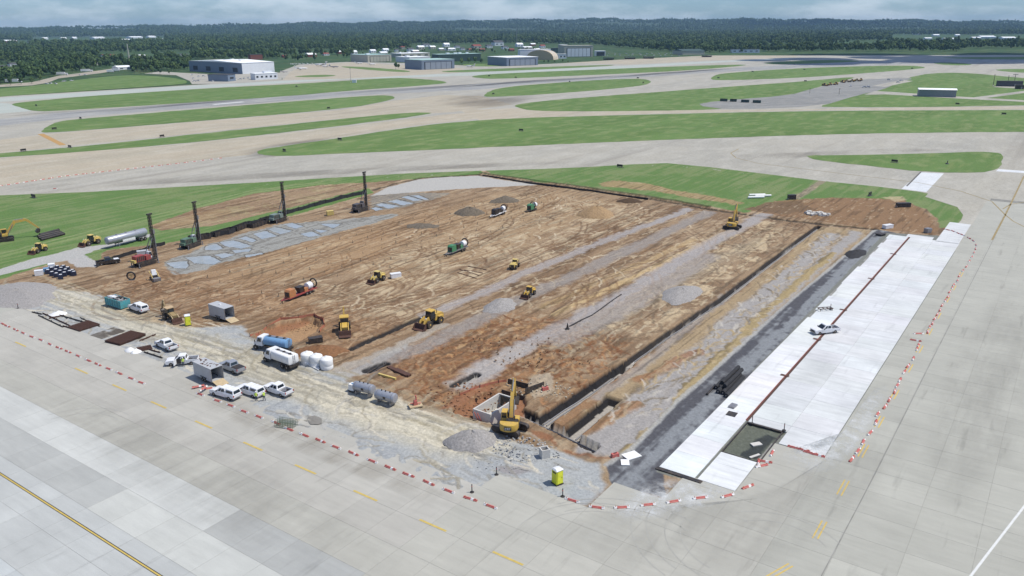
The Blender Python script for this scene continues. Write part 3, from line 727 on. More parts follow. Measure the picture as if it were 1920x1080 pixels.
bp = n.new('ShaderNodeBump'); bp.inputs['Strength'].default_value = .6; bp.inputs['Distance'].default_value = .12
l.new(tn.outputs['Fac'], bp.inputs['Height']); l.new(bp.outputs[0], b.inputs['Normal'])
me.materials.append(m_site)
tag(link('construction_ground', me), kind='structure')

m_slurry = ground_mat('slurry_water', A(168, 176, 180), A(158, 166, 168), A(184, 188, 188), .25, 3, ANG, .25)
_pr = random.Random(9)
for p in POOLS:
    cx_, cy_ = sum(k[0] for k in p) / len(p), sum(k[1] for k in p) / len(p)
    p = [(cx_ + (x - cx_) * 1.14, cy_ + (y - cy_) * 1.14) for x, y in p]
    q = smooth_outline([(x + _pr.uniform(-1.2, 1.2), y + _pr.uniform(-.6, .6)) for x, y in p], 2)
    sheet('slurry_pond', q, -.14, m_slurry)

def gz(p):
    i, j = int(round((p.dot(U) - u0) / STEP)), int(round((p.dot(V) - v0) / STEP))
    return float(HGT[i, j]) if 0 <= i < NU and 0 <= j < NV and used[i, j] else 0.0
def on(x, y, dz=0.0):
    p = ground(x, y); p.z = gz(p) + dz; return p

# ------------------------------------------------------------------ old apron: separate slabs with open joints
m_slab = bpy.data.materials.new('apron_slab'); m_slab.use_nodes = True
n, l = m_slab.node_tree.nodes, m_slab.node_tree.links
b = n['Principled BSDF']; b.inputs['Roughness'].default_value = .88; b.inputs['Specular IOR Level'].default_value = .3
oi = n.new('ShaderNodeObjectInfo'); gm = n.new('ShaderNodeNewGeometry')
def nz_(sc, st=(1, 1, 1), det=6, rg=.6, ang=ANG):
    vr = n.new('ShaderNodeVectorRotate'); vr.rotation_type = 'Z_AXIS'; vr.inputs['Angle'].default_value = -ang
    l.new(gm.outputs['Position'], vr.inputs['Vector'])
    mp = n.new('ShaderNodeMapping'); mp.inputs['Scale'].default_value = st; l.new(vr.outputs[0], mp.inputs[0])
    t = n.new('ShaderNodeTexNoise'); t.inputs['Scale'].default_value = sc; t.inputs['Detail'].default_value = det; t.inputs['Roughness'].default_value = rg
    l.new(mp.outputs[0], t.inputs['Vector']); return t.outputs['Fac']
def mr_(s, a, b_, c, d):
    r = n.new('ShaderNodeMapRange'); r.inputs['From Min'].default_value = a; r.inputs['From Max'].default_value = b_; r.inputs['To Min'].default_value = c; r.inputs['To Max'].default_value = d
    l.new(s, r.inputs['Value']); return r.outputs[0]
def mul_(a, s):
    x = n.new('ShaderNodeMix'); x.data_type = 'RGBA'; x.blend_type = 'MULTIPLY'; x.inputs['Factor'].default_value = 1
    l.new(a, x.inputs['A']); l.new(s, x.inputs['B']); return x.outputs['Result']
c = mul_(oi.outputs['Color'], mr_(oi.outputs['Random'], 0, 1, .965, 1.035))
c = mul_(c, mr_(nz_(.12), .3, .7, .93, 1.06))
c = mul_(c, mr_(nz_(1.0, (1, .12, 1), 5, .65), .3, .7, .93, 1.06))
c = mul_(c, mr_(nz_(9.0, (1, 1, 1), 3), .3, .7, .95, 1.05))
c = mul_(c, mr_(nz_(.55, (.12, 1, 1), 4, .6), .60, .74, 1, .80))     # scuffs
l.new(c, b.inputs['Base Color'])

m_slab_new = m_slab.copy(); m_slab_new.name = 'fresh_slab'
for nd in m_slab_new.node_tree.nodes:
    if nd.type == 'MAP_RANGE' and abs(nd.inputs['To Min'].default_value - .93) < 1e-4: nd.inputs['To Min'].default_value, nd.inputs['To Max'].default_value = .84, 1.06
CON, CON_L, CON_T, CON_G, WHITE = A(182, 180, 169), A(202, 203, 197), A(184, 181, 171), A(180, 181, 176), A(240, 243, 244)
apron = sheet('apron', None, -.016, m_bed, world_pts=[uv(76, 260), uv(0, 260), uv(0, -140), uv(330, -140), uv(330, 21), uv(110, 21), uv(110, 29.5), uv(94.5, 29.5), uv(94.5, 36.6), uv(87, 36.6), uv(87, 44), uv(79.6, 44), uv(79.6, 58.4), uv(75.6, 58.4)])
GAP = .015
def slab_mesh(du, dv, th=.2):
    mb = MB(); x, y = du / 2 - GAP, dv / 2 - GAP
    rg = [[Vector((sx * (x - i), sy * (y - i), z)) for sx, sy in ((-1, -1), (1, -1), (1, 1), (-1, 1))] for i, z in ((0, -th), (0, -.004), (.006, 0))]
    mb.loft(rg); me_ = mb.mesh('concrete_slab', m_slab, False); return me_
_slabs = {}
def slab(ua, ub, va, vb, colour, parent, top=0.0, th=.014):
    k = (round(ub - ua, 2), round(vb - va, 2), th)
    if k not in _slabs:
        _slabs[k] = slab_mesh(k[0], k[1], th)
        if th > .1: _slabs[k].materials[0] = m_slab_new
    o = link('concrete_slab', _slabs[k], parent, uv((ua + ub) / 2, (va + vb) / 2, top), ANG)
    o.color = (*colour, 1); return o

cells = []
s = 5.66
ujoints = [64.9 + s * k for k in range(-11, 3)]; ujoints[-1] = 75.7
vl = [58.35 + s * k for k in range(0, 34)]
for i in range(len(ujoints) - 1):
    for j in range(len(vl) - 1): cells.append((ujoints[i], ujoints[i + 1], vl[j], vl[j + 1]))
vm = [58.35, 53.5, 48.7, 43.9]
for i in range(len(ujoints) - 1):
    for j in range(3): cells.append((ujoints[i], ujoints[i + 1], vm[j + 1], vm[j]))
for j in range(3): cells.append((75.7, 79.7, vm[j + 1], vm[j]))
vr_ = [43.9, 36.6, 29.3, 21.8] + [14.9 - 6.9 * k for k in range(0, 22)]
ur = ujoints + [81.2, 87.0] + [87.0 + 5.82 * k for k in range(1, 42)]
for i in range(len(ur) - 1):
    for j in range(len(vr_) - 1):
        lim = 87.5 if j == 0 else (93.4 if j == 1 else (110.5 if j == 2 else 999))
        if ur[i + 1] <= lim: cells.append((ur[i], ur[i + 1], vr_[j + 1], vr_[j]))
cells.append((92.82, 94.4, 29.3, 36.6)); cells.append((104.5 + 5.6, 110.4, 21.8, 29.3)) if False else None
def seen(c):
    x, y = to_px(uv((c[0] + c[1]) / 2, (c[2] + c[3]) / 2))
    ctr = uv((c[0] + c[1]) / 2, (c[2] + c[3]) / 2)
    return (-130 < x < 2050 and y < 1190 and (ctr - Vector((0, 0, CAM_H))).dot(FW) > 30), (ctr - Vector((0, 0, CAM_H))).length
shown = []
for c_ in cells:
    ok, dd = seen(c_)
    if ok: shown.append((dd, c_))
shown.sort(key=lambda t: t[0])
rs = random.Random(11)
def slab_colour(c_):
    um, vm_ = (c_[0] + c_[1]) / 2, (c_[2] + c_[3]) / 2
    k = CON
    if vm_ > 58 or um < 70:
        if um > 53.6: k = CON_T if um > 59 else CON
        elif 47.9 < um < 53.6: k = CON_L if vm_ > 83 else CON_G
        elif 42.2 < um < 47.9: k = CON_G if vm_ > 97 else A(198, 199, 192)
        elif 30 < um < 42.2: k = A(189, 191, 187)
        else: k = A(192, 196, 194)
        if vm_ < 60: k = CON
    if vm_ < 21.8: k = A(180, 179, 168)
    f = rs.gauss(1, .018)
    return tuple(x * f for x in k)
for dd, c_ in shown[:300]: slab(*c_, slab_colour(c_), apron)
mbs = MB()
for dd, c_ in shown[300:]:
    q = [uv(c_[0] + GAP, c_[2] + GAP), uv(c_[1] - GAP, c_[2] + GAP), uv(c_[1] - GAP, c_[3] - GAP), uv(c_[0] + GAP, c_[3] - GAP)]
    mbs.loft([[p + Vector((0, 0, -.014)) for p in q], [p for p in q]])
o = mbs.build('concrete_slab', m_slab, apron, smooth=False); o.color = (*A(180, 179, 168), 1); o['kind'] = 'stuff'

# new pavement: fresh slabs, trench drain between the two lanes, one panel still open
newp = sheet('new_pavement', None, -.06, m_bed, world_pts=[uv(94, 40.4), uv(94, 35.2), uv(103, 35.2), uv(103, 29.4), uv(112, 29), uv(112, 22), uv(280, 22), uv(280, 27), uv(254, 27), uv(254, 40.4)][::-1])
bpy.data.objects.remove(newp)
newp = sheet('new_pavement', None, -.06, m_bed, world_pts=[uv(114.9, 40.6), uv(114.9, 21.9), uv(253.5, 21.9), uv(253.5, 40.6)])
W = A(240, 242, 241, .78); W2 = A(230, 232, 231, .76); W3 = A(222, 224, 223, .76)
ua = 94.0
uu = [94.2 + 5.72 * k for k in range(29)]
for i in range(len(uu) - 1):
    a, b_ = uu[i], uu[i + 1]
    f = 1 - .1 * i / 28
    if b_ > 254.5: continue
    jag = rs.choice([0, 0, .25, .5]) if i > 12 else 0
    slab(a, b_, 35.15, 40.5 - jag, tuple(x * f * rs.uniform(.97, 1.01) for x in W), newp, .05, .3)
    if a < 99:
        slab(a, b_, 29.4, 34.75, W, newp, .05, .3)
    elif a > 113.5:
        big_ = W2 if i % 9 < 6 else W3
        slab(a, b_, 28.6, 34.75, tuple(x * rs.uniform(.985, 1.01) for x in (W3 if 4 < i < 9 else W2)), newp, .02, .25)
        slab(a, b_, 21.9, 28.6, tuple(x * rs.uniform(.985, 1.01) for x in W2), newp, .02, .25)
slab(99.92, 103.2, 29.4, 34.75, W, newp, .05, .3)
slab(110.5, 117.06, 21.9, 28.6, W2, newp, .02, .25)
slab(114.75, 117.06, 28.6, 34.75, W2, newp, .02, .25)
for a in (253.3, 259.0, 264.7, 270.4, 276.1): slab(a, a + 5.7, 22.0, 28.0, W2, newp, .02, .2)
slab(254.3, 258.0, 29.0, 36.0, W2, newp, .02, .25)

# painted markings
m_yellow = mat('worn_yellow_paint', A(206, 180, 96), .8, var=.18, scale=1.5)
m_yellow2 = mat('bright_yellow_paint', A(216, 186, 98), .8, var=.15, scale=1.5)
m_blackp = mat('black_paint', A(58, 56, 54), .8, var=.3, scale=1.0)
m_whitep = mat('white_paint', A(225, 226, 222), .8)
def mark(name, ua, ub, va, vb, m, z=.006, th=.003):
    MB().box(((0, 0, 0)), (ub - ua, vb - va, th)).build(name, m, apron, uv((ua + ub) / 2, (va + vb) / 2, z), ANG, False)
for x, y in [(30, 648), (145, 698), (215, 730), (290, 762), (375, 799), (467, 840), (567, 883), (682, 931), (810, 986), (955, 1044), (-50, 617)]:
    p = ground(x, y); vc = p.dot(V); mark('yellow_dash', 64.98, 65.30, vc - 2.2, vc + 2.2, m_yellow)
for x, y in [(1533, 992), (1580, 914), (1618, 845), (1650, 791), (1678, 739), (1705, 690), (1727, 655), (1745, 622), (1762, 592), (1778, 562), (1792, 540), (1805, 515)]:
    p = ground(x, y); uc = p.dot(U)
    for dv in (-.28, .28): mark('yellow_dash', uc - 2.2, uc + 2.2, 17.6 + dv - .09, 17.6 + dv + .09, m_yellow2)
p = ground(1460, 1072)
for dv in (-.28, .28):
    d_ = (ground(1475, 1060) - ground(1440, 1080)).normalized(); q = p + Vector((-d_.y, d_.x, 0)) * dv
    MB().box((0, 0, 0), (4.4, .18, .003)).build('yellow_dash', m_yellow2, apron, (q.x, q.y, .006), math.atan2(d_.y, d_.x), False)
mark('yellow_line', 39.75, 39.95, 60, 200, m_yellow)
mark('black_border', 39.95, 40.06, 60, 200, m_blackp, .0055)
mark('black_border', 39.66, 39.75, 60, 200, m_blackp, .0055)
d_ = (ground(1920, 950) - ground(1820, 1080)); q = ground(1850, 1041)
MB().box((0, 0, 0), (60, .28, .003)).build('white_line', m_whitep, apron, (q.x + d_.x * .9, q.y + d_.y * .9, .006), math.atan2(d_.y, d_.x), False)
# taxi guide lines on the far pavement
m_guide = mat('faded_guide_paint', A(158, 140, 96), .85, var=.2, scale=.5)
def ribbon(name, pts, w_, z, m, parent=None):
    P = [ground(x, y) for x, y in pts]; mb = MB(); L = []; 
    for k, p in enumerate(P):
        t = (P[min(k + 1, len(P) - 1)] - P[max(k - 1, 0)]).normalized(); nn = Vector((-t.y, t.x, 0)) * w_ / 2
        L.append((p + nn, p - nn))
    vv = [q for a in L for q in a]
    mb.add([(p.x, p.y, z) for p in vv], [(2 * k, 2 * k + 1, 2 * k + 3, 2 * k + 2) for k in range(len(P) - 1)])
    o = mb.build(name, m, parent, smooth=False)
    if parent is None: o['kind'] = 'structure'
    return o
ribbon('guide_line', [(1920, 330), (1905, 362), (1885, 403), (1860, 450)], .5, .012, m_guide)
ribbon('guide_line', [(1885, 403), (1860, 378), (1800, 358), (1720, 342), (1600, 328), (1420, 306), (1380, 296), (1370, 287), (1385, 279)], .4, .012, m_guide)
ribbon('guide_line', [(1885, 403), (1900, 415), (1930, 430)], .4, .012, m_guide)
ribbon('guide_line', [(1880, 392), (1895, 383), (1930, 378)], .4, .012, m_guide)
ribbon('guide_line', [(1700, 349), (1727, 322)], .6, .012, mat('tar_joint', A(96, 92, 86), .8))
ribbon('hold_line', [(76, 251), (118, 272)], 3.2, .012, mat('hold_paint', A(190, 150, 90), .8))
ribbon('crack_seal', [(1885, 405), (1745, 680), (1700, 770), (1640, 890), (1590, 985), (1540, 1080)], .14, .008, mat('tar_seal', A(146, 145, 138), .8, var=.3, scale=.3))
ribbon('crack_seal', [(1440, 397), (1920, 415)], .2, .012, MATS['tar_seal']) if False else None

# tyre marks, dust films and tracked mud on the apron
def film(name, colour, px_pts, z, cover, scale, stretch=1.0):
    m = bpy.data.materials.get(name) or bpy.data.materials.new(name)
    if not m.use_nodes:
        m.use_nodes = True
        n, l = m.node_tree.nodes, m.node_tree.links
        b = n['Principled BSDF']; b.inputs['Base Color'].default_value = (*colour, 1); b.inputs['Roughness'].default_value = .95
        g_ = n.new('ShaderNodeNewGeometry'); vr = n.new('ShaderNodeVectorRotate'); vr.rotation_type = 'Z_AXIS'; vr.inputs['Angle'].default_value = -ANG
        l.new(g_.outputs['Position'], vr.inputs['Vector'])
        mp = n.new('ShaderNodeMapping'); mp.inputs['Scale'].default_value = (1 / stretch, 1, 1); l.new(vr.outputs[0], mp.inputs[0])
        t = n.new('ShaderNodeTexNoise'); t.inputs['Scale'].default_value = scale; t.inputs['Detail'].default_value = 8; t.inputs['Roughness'].default_value = .65; l.new(mp.outputs[0], t.inputs['Vector'])
        at_ = n.new('ShaderNodeAttribute'); at_.attribute_name = 'edge'
        r = n.new('ShaderNodeMapRange'); r.inputs['From Min'].default_value = .38; r.inputs['From Max'].default_value = .68; r.inputs['To Max'].default_value = cover; l.new(t.outputs['Fac'], r.inputs['Value'])
        mu = n.new('ShaderNodeMath'); mu.operation = 'MULTIPLY'; l.new(r.outputs[0], mu.inputs[0]); l.new(at_.outputs['Fac'], mu.inputs[1]); l.new(mu.outputs[0], b.inputs['Alpha'])
    P = [ground(x, y) for x, y in smooth_outline(px_pts, 2)]; c = sum(P, Vector()) / len(P)
    mb = MB(); rings = [[c + (p - c) * f for p in P] for f in (1, .66, .33)]
    nP = len(P); vv = [(p.x, p.y, z) for r_ in rings for p in r_] + [(c.x, c.y, z)]
    ff = [(k * nP + i, k * nP + (i + 1) % nP, (k + 1) * nP + (i + 1) % nP, (k + 1) * nP + i) for k in (0, 1) for i in range(nP)] + [(2 * nP + i, 2 * nP + (i + 1) % nP, 3 * nP) for i in range(nP)]
    mb.add(vv, ff); o = mb.build(name, m, apron, smooth=False)
    a_ = o.data.attributes.new('edge', 'FLOAT', 'POINT'); a_.data.foreach_set('value', np.array([0.] * nP + [.8] * nP + [1.] * nP + [1.], np.float32))
film('concrete_dust', A(232, 234, 232), [(1150, 935), (1200, 900), (1290, 890), (1390, 912), (1400, 930), (1300, 960), (1180, 985), (1130, 965)], .010, .8, .5)
film('concrete_dust', A(232, 234, 232), [(1440, 845), (1540, 855), (1590, 800), (1640, 720), (1680, 720), (1640, 800), (1580, 880), (1500, 900)], .030, .8, .5)
film('tracked_mud', A(150, 140, 122), [(300, 690), (420, 745), (640, 840), (860, 930), (900, 960), (800, 950), (560, 850), (380, 770)], .012, .3, .25, 3)
film('worn_stain', A(148, 146, 138), [(1000, 960), (1300, 960), (1500, 900), (1700, 760), (1760, 800), (1600, 1000), (1400, 1090), (1050, 1090)], .009, .22, .18, 4)
film('worn_stain', A(148, 146, 138), [(1780, 640), (1920, 500), (1960, 700), (1900, 900), (1760, 1000), (1700, 900)], .011, .24, .18, 4)
film('worn_stain', A(148, 146, 138), [(0, 700), (300, 760), (600, 900), (800, 1080), (500, 1080), (200, 900)], .013, .2, .18, 4)
m_tyre = mat('tyre_rubber_mark', A(172, 171, 163), .9, var=.1, scale=.4)
_tr = random.Random(12)
for cx_, cy_, r_, s0, ln in ((1120, 1040, 9, 1.2, 1.6), (1150, 1060, 12, .6, 1.4), (1400, 1010, 8, 2.4, 1.5), (1380, 1000, 11, 2.6, 1.2), (1450, 1040, 7, .2, 1.6), (1730, 690, 14, 2.6, 1.0), (120, 820, 8, .8, 1.5), (900, 1000, 16, .9, .9)):
    c = ground(cx_, cy_)
    for dr in (0, 1.9):
        P = [c + Vector((math.cos(s0 + ln * k / 14), math.sin(s0 + ln * k / 14), 0)) * (r_ + dr) for k in range(15)]
        L_ = []
        for k, p in enumerate(P):
            t_ = (P[min(k + 1, 14)] - P[max(k - 1, 0)]).normalized(); nn = Vector((-t_.y, t_.x, 0)) * .06; L_ += [p + nn, p - nn]
        MB().add([(p.x, p.y, .075 if cx_ in (1340, 1360) else .0155) for p in L_], [(2 * k, 2 * k + 1, 2 * k + 3, 2 * k + 2) for k in range(14)]).build('tyre_mark', m_tyre, apron, smooth=False)

# runway paint and rubber
ribbon('runway_marking', [(372, 189), (428, 185)], 5, .006, m_whitep); ribbon('runway_marking', [(400, 196), (456, 191)], 5, .006, m_whitep)
film('rubber_deposit', A(84, 84, 84), [(600, 176), (760, 165), (960, 152), (1150, 142), (1330, 130), (1420, 124), (1400, 128), (1200, 143), (1000, 155), (800, 168), (640, 178)], .0, .85, .02, 12)
film('rubber_deposit', A(84, 84, 84), [(0, 216), (200, 203), (420, 187), (500, 184), (440, 190), (240, 207), (0, 224)], .0, .5, .02, 12)
film('taxi_stain', A(112, 104, 94), [(800, 190), (860, 178), (960, 172), (1020, 182), (960, 200), (860, 205)], .002, .6, .02, 3)
film('taxi_stain', A(112, 104, 94), [(1300, 292), (1500, 285), (1700, 276), (1840, 280), (1500, 296), (1420, 300)], .002, .7, .05, 6)
film('taxi_stain', A(112, 104, 94), [(430, 292), (480, 272), (620, 256), (640, 262), (500, 290), (520, 300)], .002, .8, .05, 6)
film('taxi_stain', A(112, 104, 94), [(0, 350), (400, 328), (800, 308), (1100, 300), (1100, 306), (700, 324), (300, 346), (0, 362)], .002, .55, .05, 8)

# ------------------------------------------------------------------ materials for machines
P_WHITE = mat('white_paint_gloss', (.76, .77, .78), .35, var=.06, dust=.4, dustcol=(.45, .40, .32))
P_SILVER = mat('silver_paint', (.36, .38, .41), .3, .3, var=.05, dust=.2)
P_BLACK = mat('black_paint_gloss', (.02, .02, .022), .35, var=.1, dust=.35)
P_GREYT = mat('trailer_grey', (.42, .43, .44), .45, var=.08, dust=.2, dustcol=(.4, .36, .3))
P_YEL = mat('machine_yellow', (.56, .36, .06), .55, var=.15, dust=.6, dustcol=(.34, .26, .16))
P_YELP = mat('pale_machine_yellow', (.60, .46, .14), .5, var=.1, dust=.4, dustcol=(.34, .26, .16))
P_RED = mat('machine_red', (.30, .05, .05), .5, var=.12, dust=.35)
P_ORANGE = mat('machine_orange', (.46, .19, .07), .6, var=.15, dust=.55)
P_GREEN = mat('machine_green', (.05, .22, .10), .5, var=.12, dust=.3)
P_DGREEN = mat('dark_machine_green', (.08, .17, .12), .5, var=.12, dust=.45)
P_TEAL = mat('teal_paint', (.07, .33, .36), .5, var=.15, dust=.45)
P_BLUE = mat('blue_paint', (.16, .32, .52), .4, var=.08, dust=.2)
P_DARK = mat('dark_steel', (.035, .035, .037), .55, .3, var=.2, dust=.45)
P_STEEL = mat('grey_steel', (.28, .28, .29), .45, .5, var=.12, dust=.25)
P_GALV = mat('galvanised_tank', (.36, .38, .42), .38, .35, var=.08, dust=.2)
P_POLY = mat('white_polyethylene', (.78, .78, .76), .5, var=.05, dust=.15, dustcol=(.5, .45, .38))
P_GLASS = mat('tinted_glass', (.015, .02, .024), .08, var=.05, spec=.8)
P_RUB = mat('tyre_rubber', (.022, .022, .022), .85, var=.2, dust=.5)
P_RIM = mat('wheel_rim', (.45, .45, .45), .4, .5, var=.1, dust=.3)
P_LAMPW = mat('headlight_lens', (.75, .76, .76), .15)
P_LAMPR = mat('taillight_lens', (.35, .02, .02), .2)
P_RUST = mat('rusty_steel', (.085, .042, .03), .85, var=.25, scale=4)
P_WOOD = mat('plywood', (.46, .36, .22), .8, var=.15)
P_BLKPL = mat('black_plastic', (.018, .018, .02), .5, var=.2, dust=.25)
P_BARR = mat('barricade_red', (.50, .12, .10), .5, var=.1, dust=.3, dustcol=(.5, .36, .3))
P_BARW = mat('barricade_white', (.74, .72, .70), .5, var=.06, dust=.25, dustcol=(.45, .4, .34))
P_CONC = mat('precast_concrete', A(212, 208, 200), .85, var=.08, bump=.2, scale=3)
P_FABRIC = mat('black_geotextile', (.028, .028, .03), .9, var=.25, scale=1.5)
P_NET = mat('orange_netting', (.40, .15, .09), .8, var=.2)
P_VEST = mat('hi_vis_cloth', (.55, .72, .10), .8, var=.08)
P_SKIN = mat('skin', (.42, .26, .18), .6)
P_JEAN = mat('work_trousers', (.06, .075, .11), .85, var=.15)
P_TANROOF = mat('tan_paint', (.50, .36, .20), .5, var=.1, dust=.3)
P_GRAVPILE = mat('crushed_stone', A(160, 156, 152), .95, var=.3, scale=3, bump=.8)
P_DARKPILE = mat('damp_soil', A(112, 102, 88), .95, var=.35, scale=2, bump=.8)
P_SANDPILE = mat('dry_soil', A(168, 140, 104), .95, var=.3, scale=2, bump=.8)

def heading(a, b):
    d = ground(*b) - ground(*a); return math.atan2(d.y, d.x)
def put(o, rear, front, dz=0.0):
    """stand a thing with its tail at pixel rear and nose at pixel front"""
    c = (ground(*rear) + ground(*front)) / 2; c.z = gz(c) + dz
    o.location = c; o.rotation_euler.z = heading(rear, front); return o
def put_at(o, p, rz, dz=0.0):
    o.location = on(*p, dz); o.rotation_euler.z = rz; return o

_wheels = {}
def wheel(parent, x, y, r, w, rim=P_RIM):
    k = (r, w, rim.name)
    if k not in _wheels:
        t = MB().lathe([(r * .55, -w / 2 * .9), (r * .9, -w / 2), (r, -w / 2 * .7), (r, w / 2 * .7), (r * .9, w / 2), (r * .55, w / 2 * .9)], 18, 'Y').mesh('tyre', P_RUB)
        q = MB().lathe([(r * .2, -w * .46), (r * .56, -w * .40), (r * .56, w * .40), (r * .2, w * .46)], 14, 'Y').mesh('rim', rim)
        _wheels[k] = (t, q)
    h = link('wheel', _wheels[k][0], parent, (x, y, r)); link('rim', _wheels[k][1], h); return h

def both(fn):
    for sgn in (-1, 1): fn(sgn)

# ------------------------------------------------------------------ pickups
def pickup(label, paint, rear, front, cap=False, door=False, load=False, group='pickups and vans parked on the site', cat='pickup', cover=False):
    t = thing('pickup_truck', label, cat, group=group)
    W = .98
    prof = [(-.95, .42), (2.55, .42), (2.82, .55), (2.86, .85), (2.78, 1.02), (2.55, 1.10), (1.25, 1.20), (-.95, 1.20)]
    body = MB().prism(prof, -W, W).build('body', paint, t)
    MB().box((2.86, 0, .78), (.06, 1.3, .3)).build('grille', P_DARK, body)
    MB().box((2.88, 0, .5), (.14, 1.9, .2)).build('bumper', P_STEEL, t)
    MB().box((-2.92, 0, .55), (.12, 1.9, .18)).build('bumper', P_STEEL, t)
    lo = [Vector((-.93, -.95, 1.19)), Vector((1.3, -.95, 1.19)), Vector((1.3, .95, 1.19)), Vector((-.93, .95, 1.19))]
    hi = [Vector((-.75, -.76, 1.86)), Vector((.45, -.76, 1.86)), Vector((.45, .76, 1.86)), Vector((-.75, .76, 1.86))]
    cab = MB().loft([lo, hi, [p * .96 + Vector((0, 0, .06 + .0744)) for p in hi]]).build('cab', paint, t)
    MB().quad(lo[1], lo[2], hi[2], hi[1], (.06, .94), (.06, .92)).build('windshield', P_GLASS, cab)
    MB().quad(lo[3], lo[0], hi[0], hi[3], (.12, .88), (.15, .85)).build('rear_window', P_GLASS, cab)
    for (p, q, r_, s_) in ((lo[0], lo[1], hi[1], hi[0]), (lo[2], lo[3], hi[3], hi[2])):
        for a_, b_ in ((.08, .47), (.53, .84)):
            MB().quad(p, q, r_, s_, (a_, b_) if p is lo[0] else (1 - b_, 1 - a_), (.14, .88)).build('side_window', P_GLASS, cab)
    bed = MB()
    bed.box((-1.93, 0, .62), (1.95, 1.96, .2)); both(lambda g: bed.box((-1.93, g * .93, .93), (1.95, .1, .46))); bed.box((-1.0, 0, .95), (.09, 1.8, .44))
    bed = bed.build('bed', paint, t)
    MB().box((-1.93, 0, .735), (1.78, 1.72, .03)).build('bed_liner', P_BLKPL, bed)
    MB().box((-2.87, 0, .92), (.08, 1.9, .5)).build('tailgate', paint, t)
    for x in (-1.75, 1.85): both(lambda g: wheel(t, x, g * .86, .40, .27))
    both(lambda g: MB().box((2.82, g * .8, .84), (.1, .3, .2)).build('headlight', P_LAMPW, t))
    both(lambda g: MB().box((-2.91, g * .88, .98), (.06, .16, .34)).build('taillight', P_LAMPR, t))
    both(lambda g: MB().box((.95, g * 1.1, 1.28), (.12, .24, .18)).build('mirror', P_BLKPL, t))
    if cap:
        c0 = [Vector((x, y, 1.17)) for x, y in ((-2.88, -.92), (-.97, -.92), (-.97, .92), (-2.88, .92))]
        c1 = [Vector((x, y, 1.84)) for x, y in ((-2.68, -.76), (-.99, -.76), (-.99, .76), (-2.68, .76))]
        cp = MB().loft([c0, c1, [p * .97 + Vector((-.04, 0, .11)) for p in c1]]).build('bed_cap', paint, t)
        MB().quad(c0[3], c0[0], c1[0], c1[3], (.1, .9), (.15, .88)).build('rear_window', P_GLASS, cp)
        MB().quad(c0[0], c0[1], c1[1], c1[0], (.08, .9), (.25, .85)).build('side_window', P_GLASS, cp)
        MB().quad(c0[2], c0[3], c1[3], c1[2], (.1, .92), (.25, .85)).build('side_window', P_GLASS, cp)
    if cover: MB().box((-1.93, 0, 1.17), (1.9, 1.84, .04)).build('bed_cover', P_BLKPL, t)
    if load:
        ld = MB(); rl = random.Random(hash(label) % 999)
        for _ in range(7): ld.box((rl.uniform(-2.6, -1.3), rl.uniform(-.6, .6), .95), (rl.uniform(.2, .6), rl.uniform(.2, .5), rl.uniform(.2, .45)), rl.uniform(0, 3))
        ld = ld.build('tool_load', P_STEEL, t); ld['kind'] = 'stuff'
    if door:
        MB().box((.5, .985, .95), (1.0, .03, .95)).build('door_opening', P_BLKPL, t)
        MB().box((1.0, 1.45, .98), (.09, 1.0, 1.0), -.3).build('door', paint, t)
    return put(t, rear, front)

pickup('white pickup with a bed cap beside the teal dumpster', P_WHITE, (275, 588), (246, 577), cap=True)
pickup('white pickup with an empty dark bed next to the rusty steel mats', P_WHITE, (329, 660), (297, 645))
pickup('white pickup with its driver door open and tools in its bed', P_WHITE, (369, 680), (316, 684), door=True, load=True)
pickup('silver grey pickup with a dark bed cover beside the spotted trailer', P_SILVER, (453, 702), (418, 688), cover=True)
pickup('white capped pickup nearest the row of red barricades', P_WHITE, (444, 749), (404, 737), cap=True)
pickup('white capped pickup between two other white trucks, workers behind it', P_WHITE, (491, 745), (449, 730), cap=True)
pickup('white pickup with open loaded bed, rightmost of the three parked abreast', P_WHITE, (541, 743), (502, 730), load=True)
pickup('white crew pickup alone on the new white concrete', P_WHITE, (1571, 621), (1521, 627), load=True).location.z += .10
t = pickup('dark pickup with a pale bonnet by the stone track', P_BLACK, (190, 497), (217, 493))
MB().box((2.0, 0, 1.19), (1.2, 1.5, .05)).build('bonnet', P_WHITE, t)

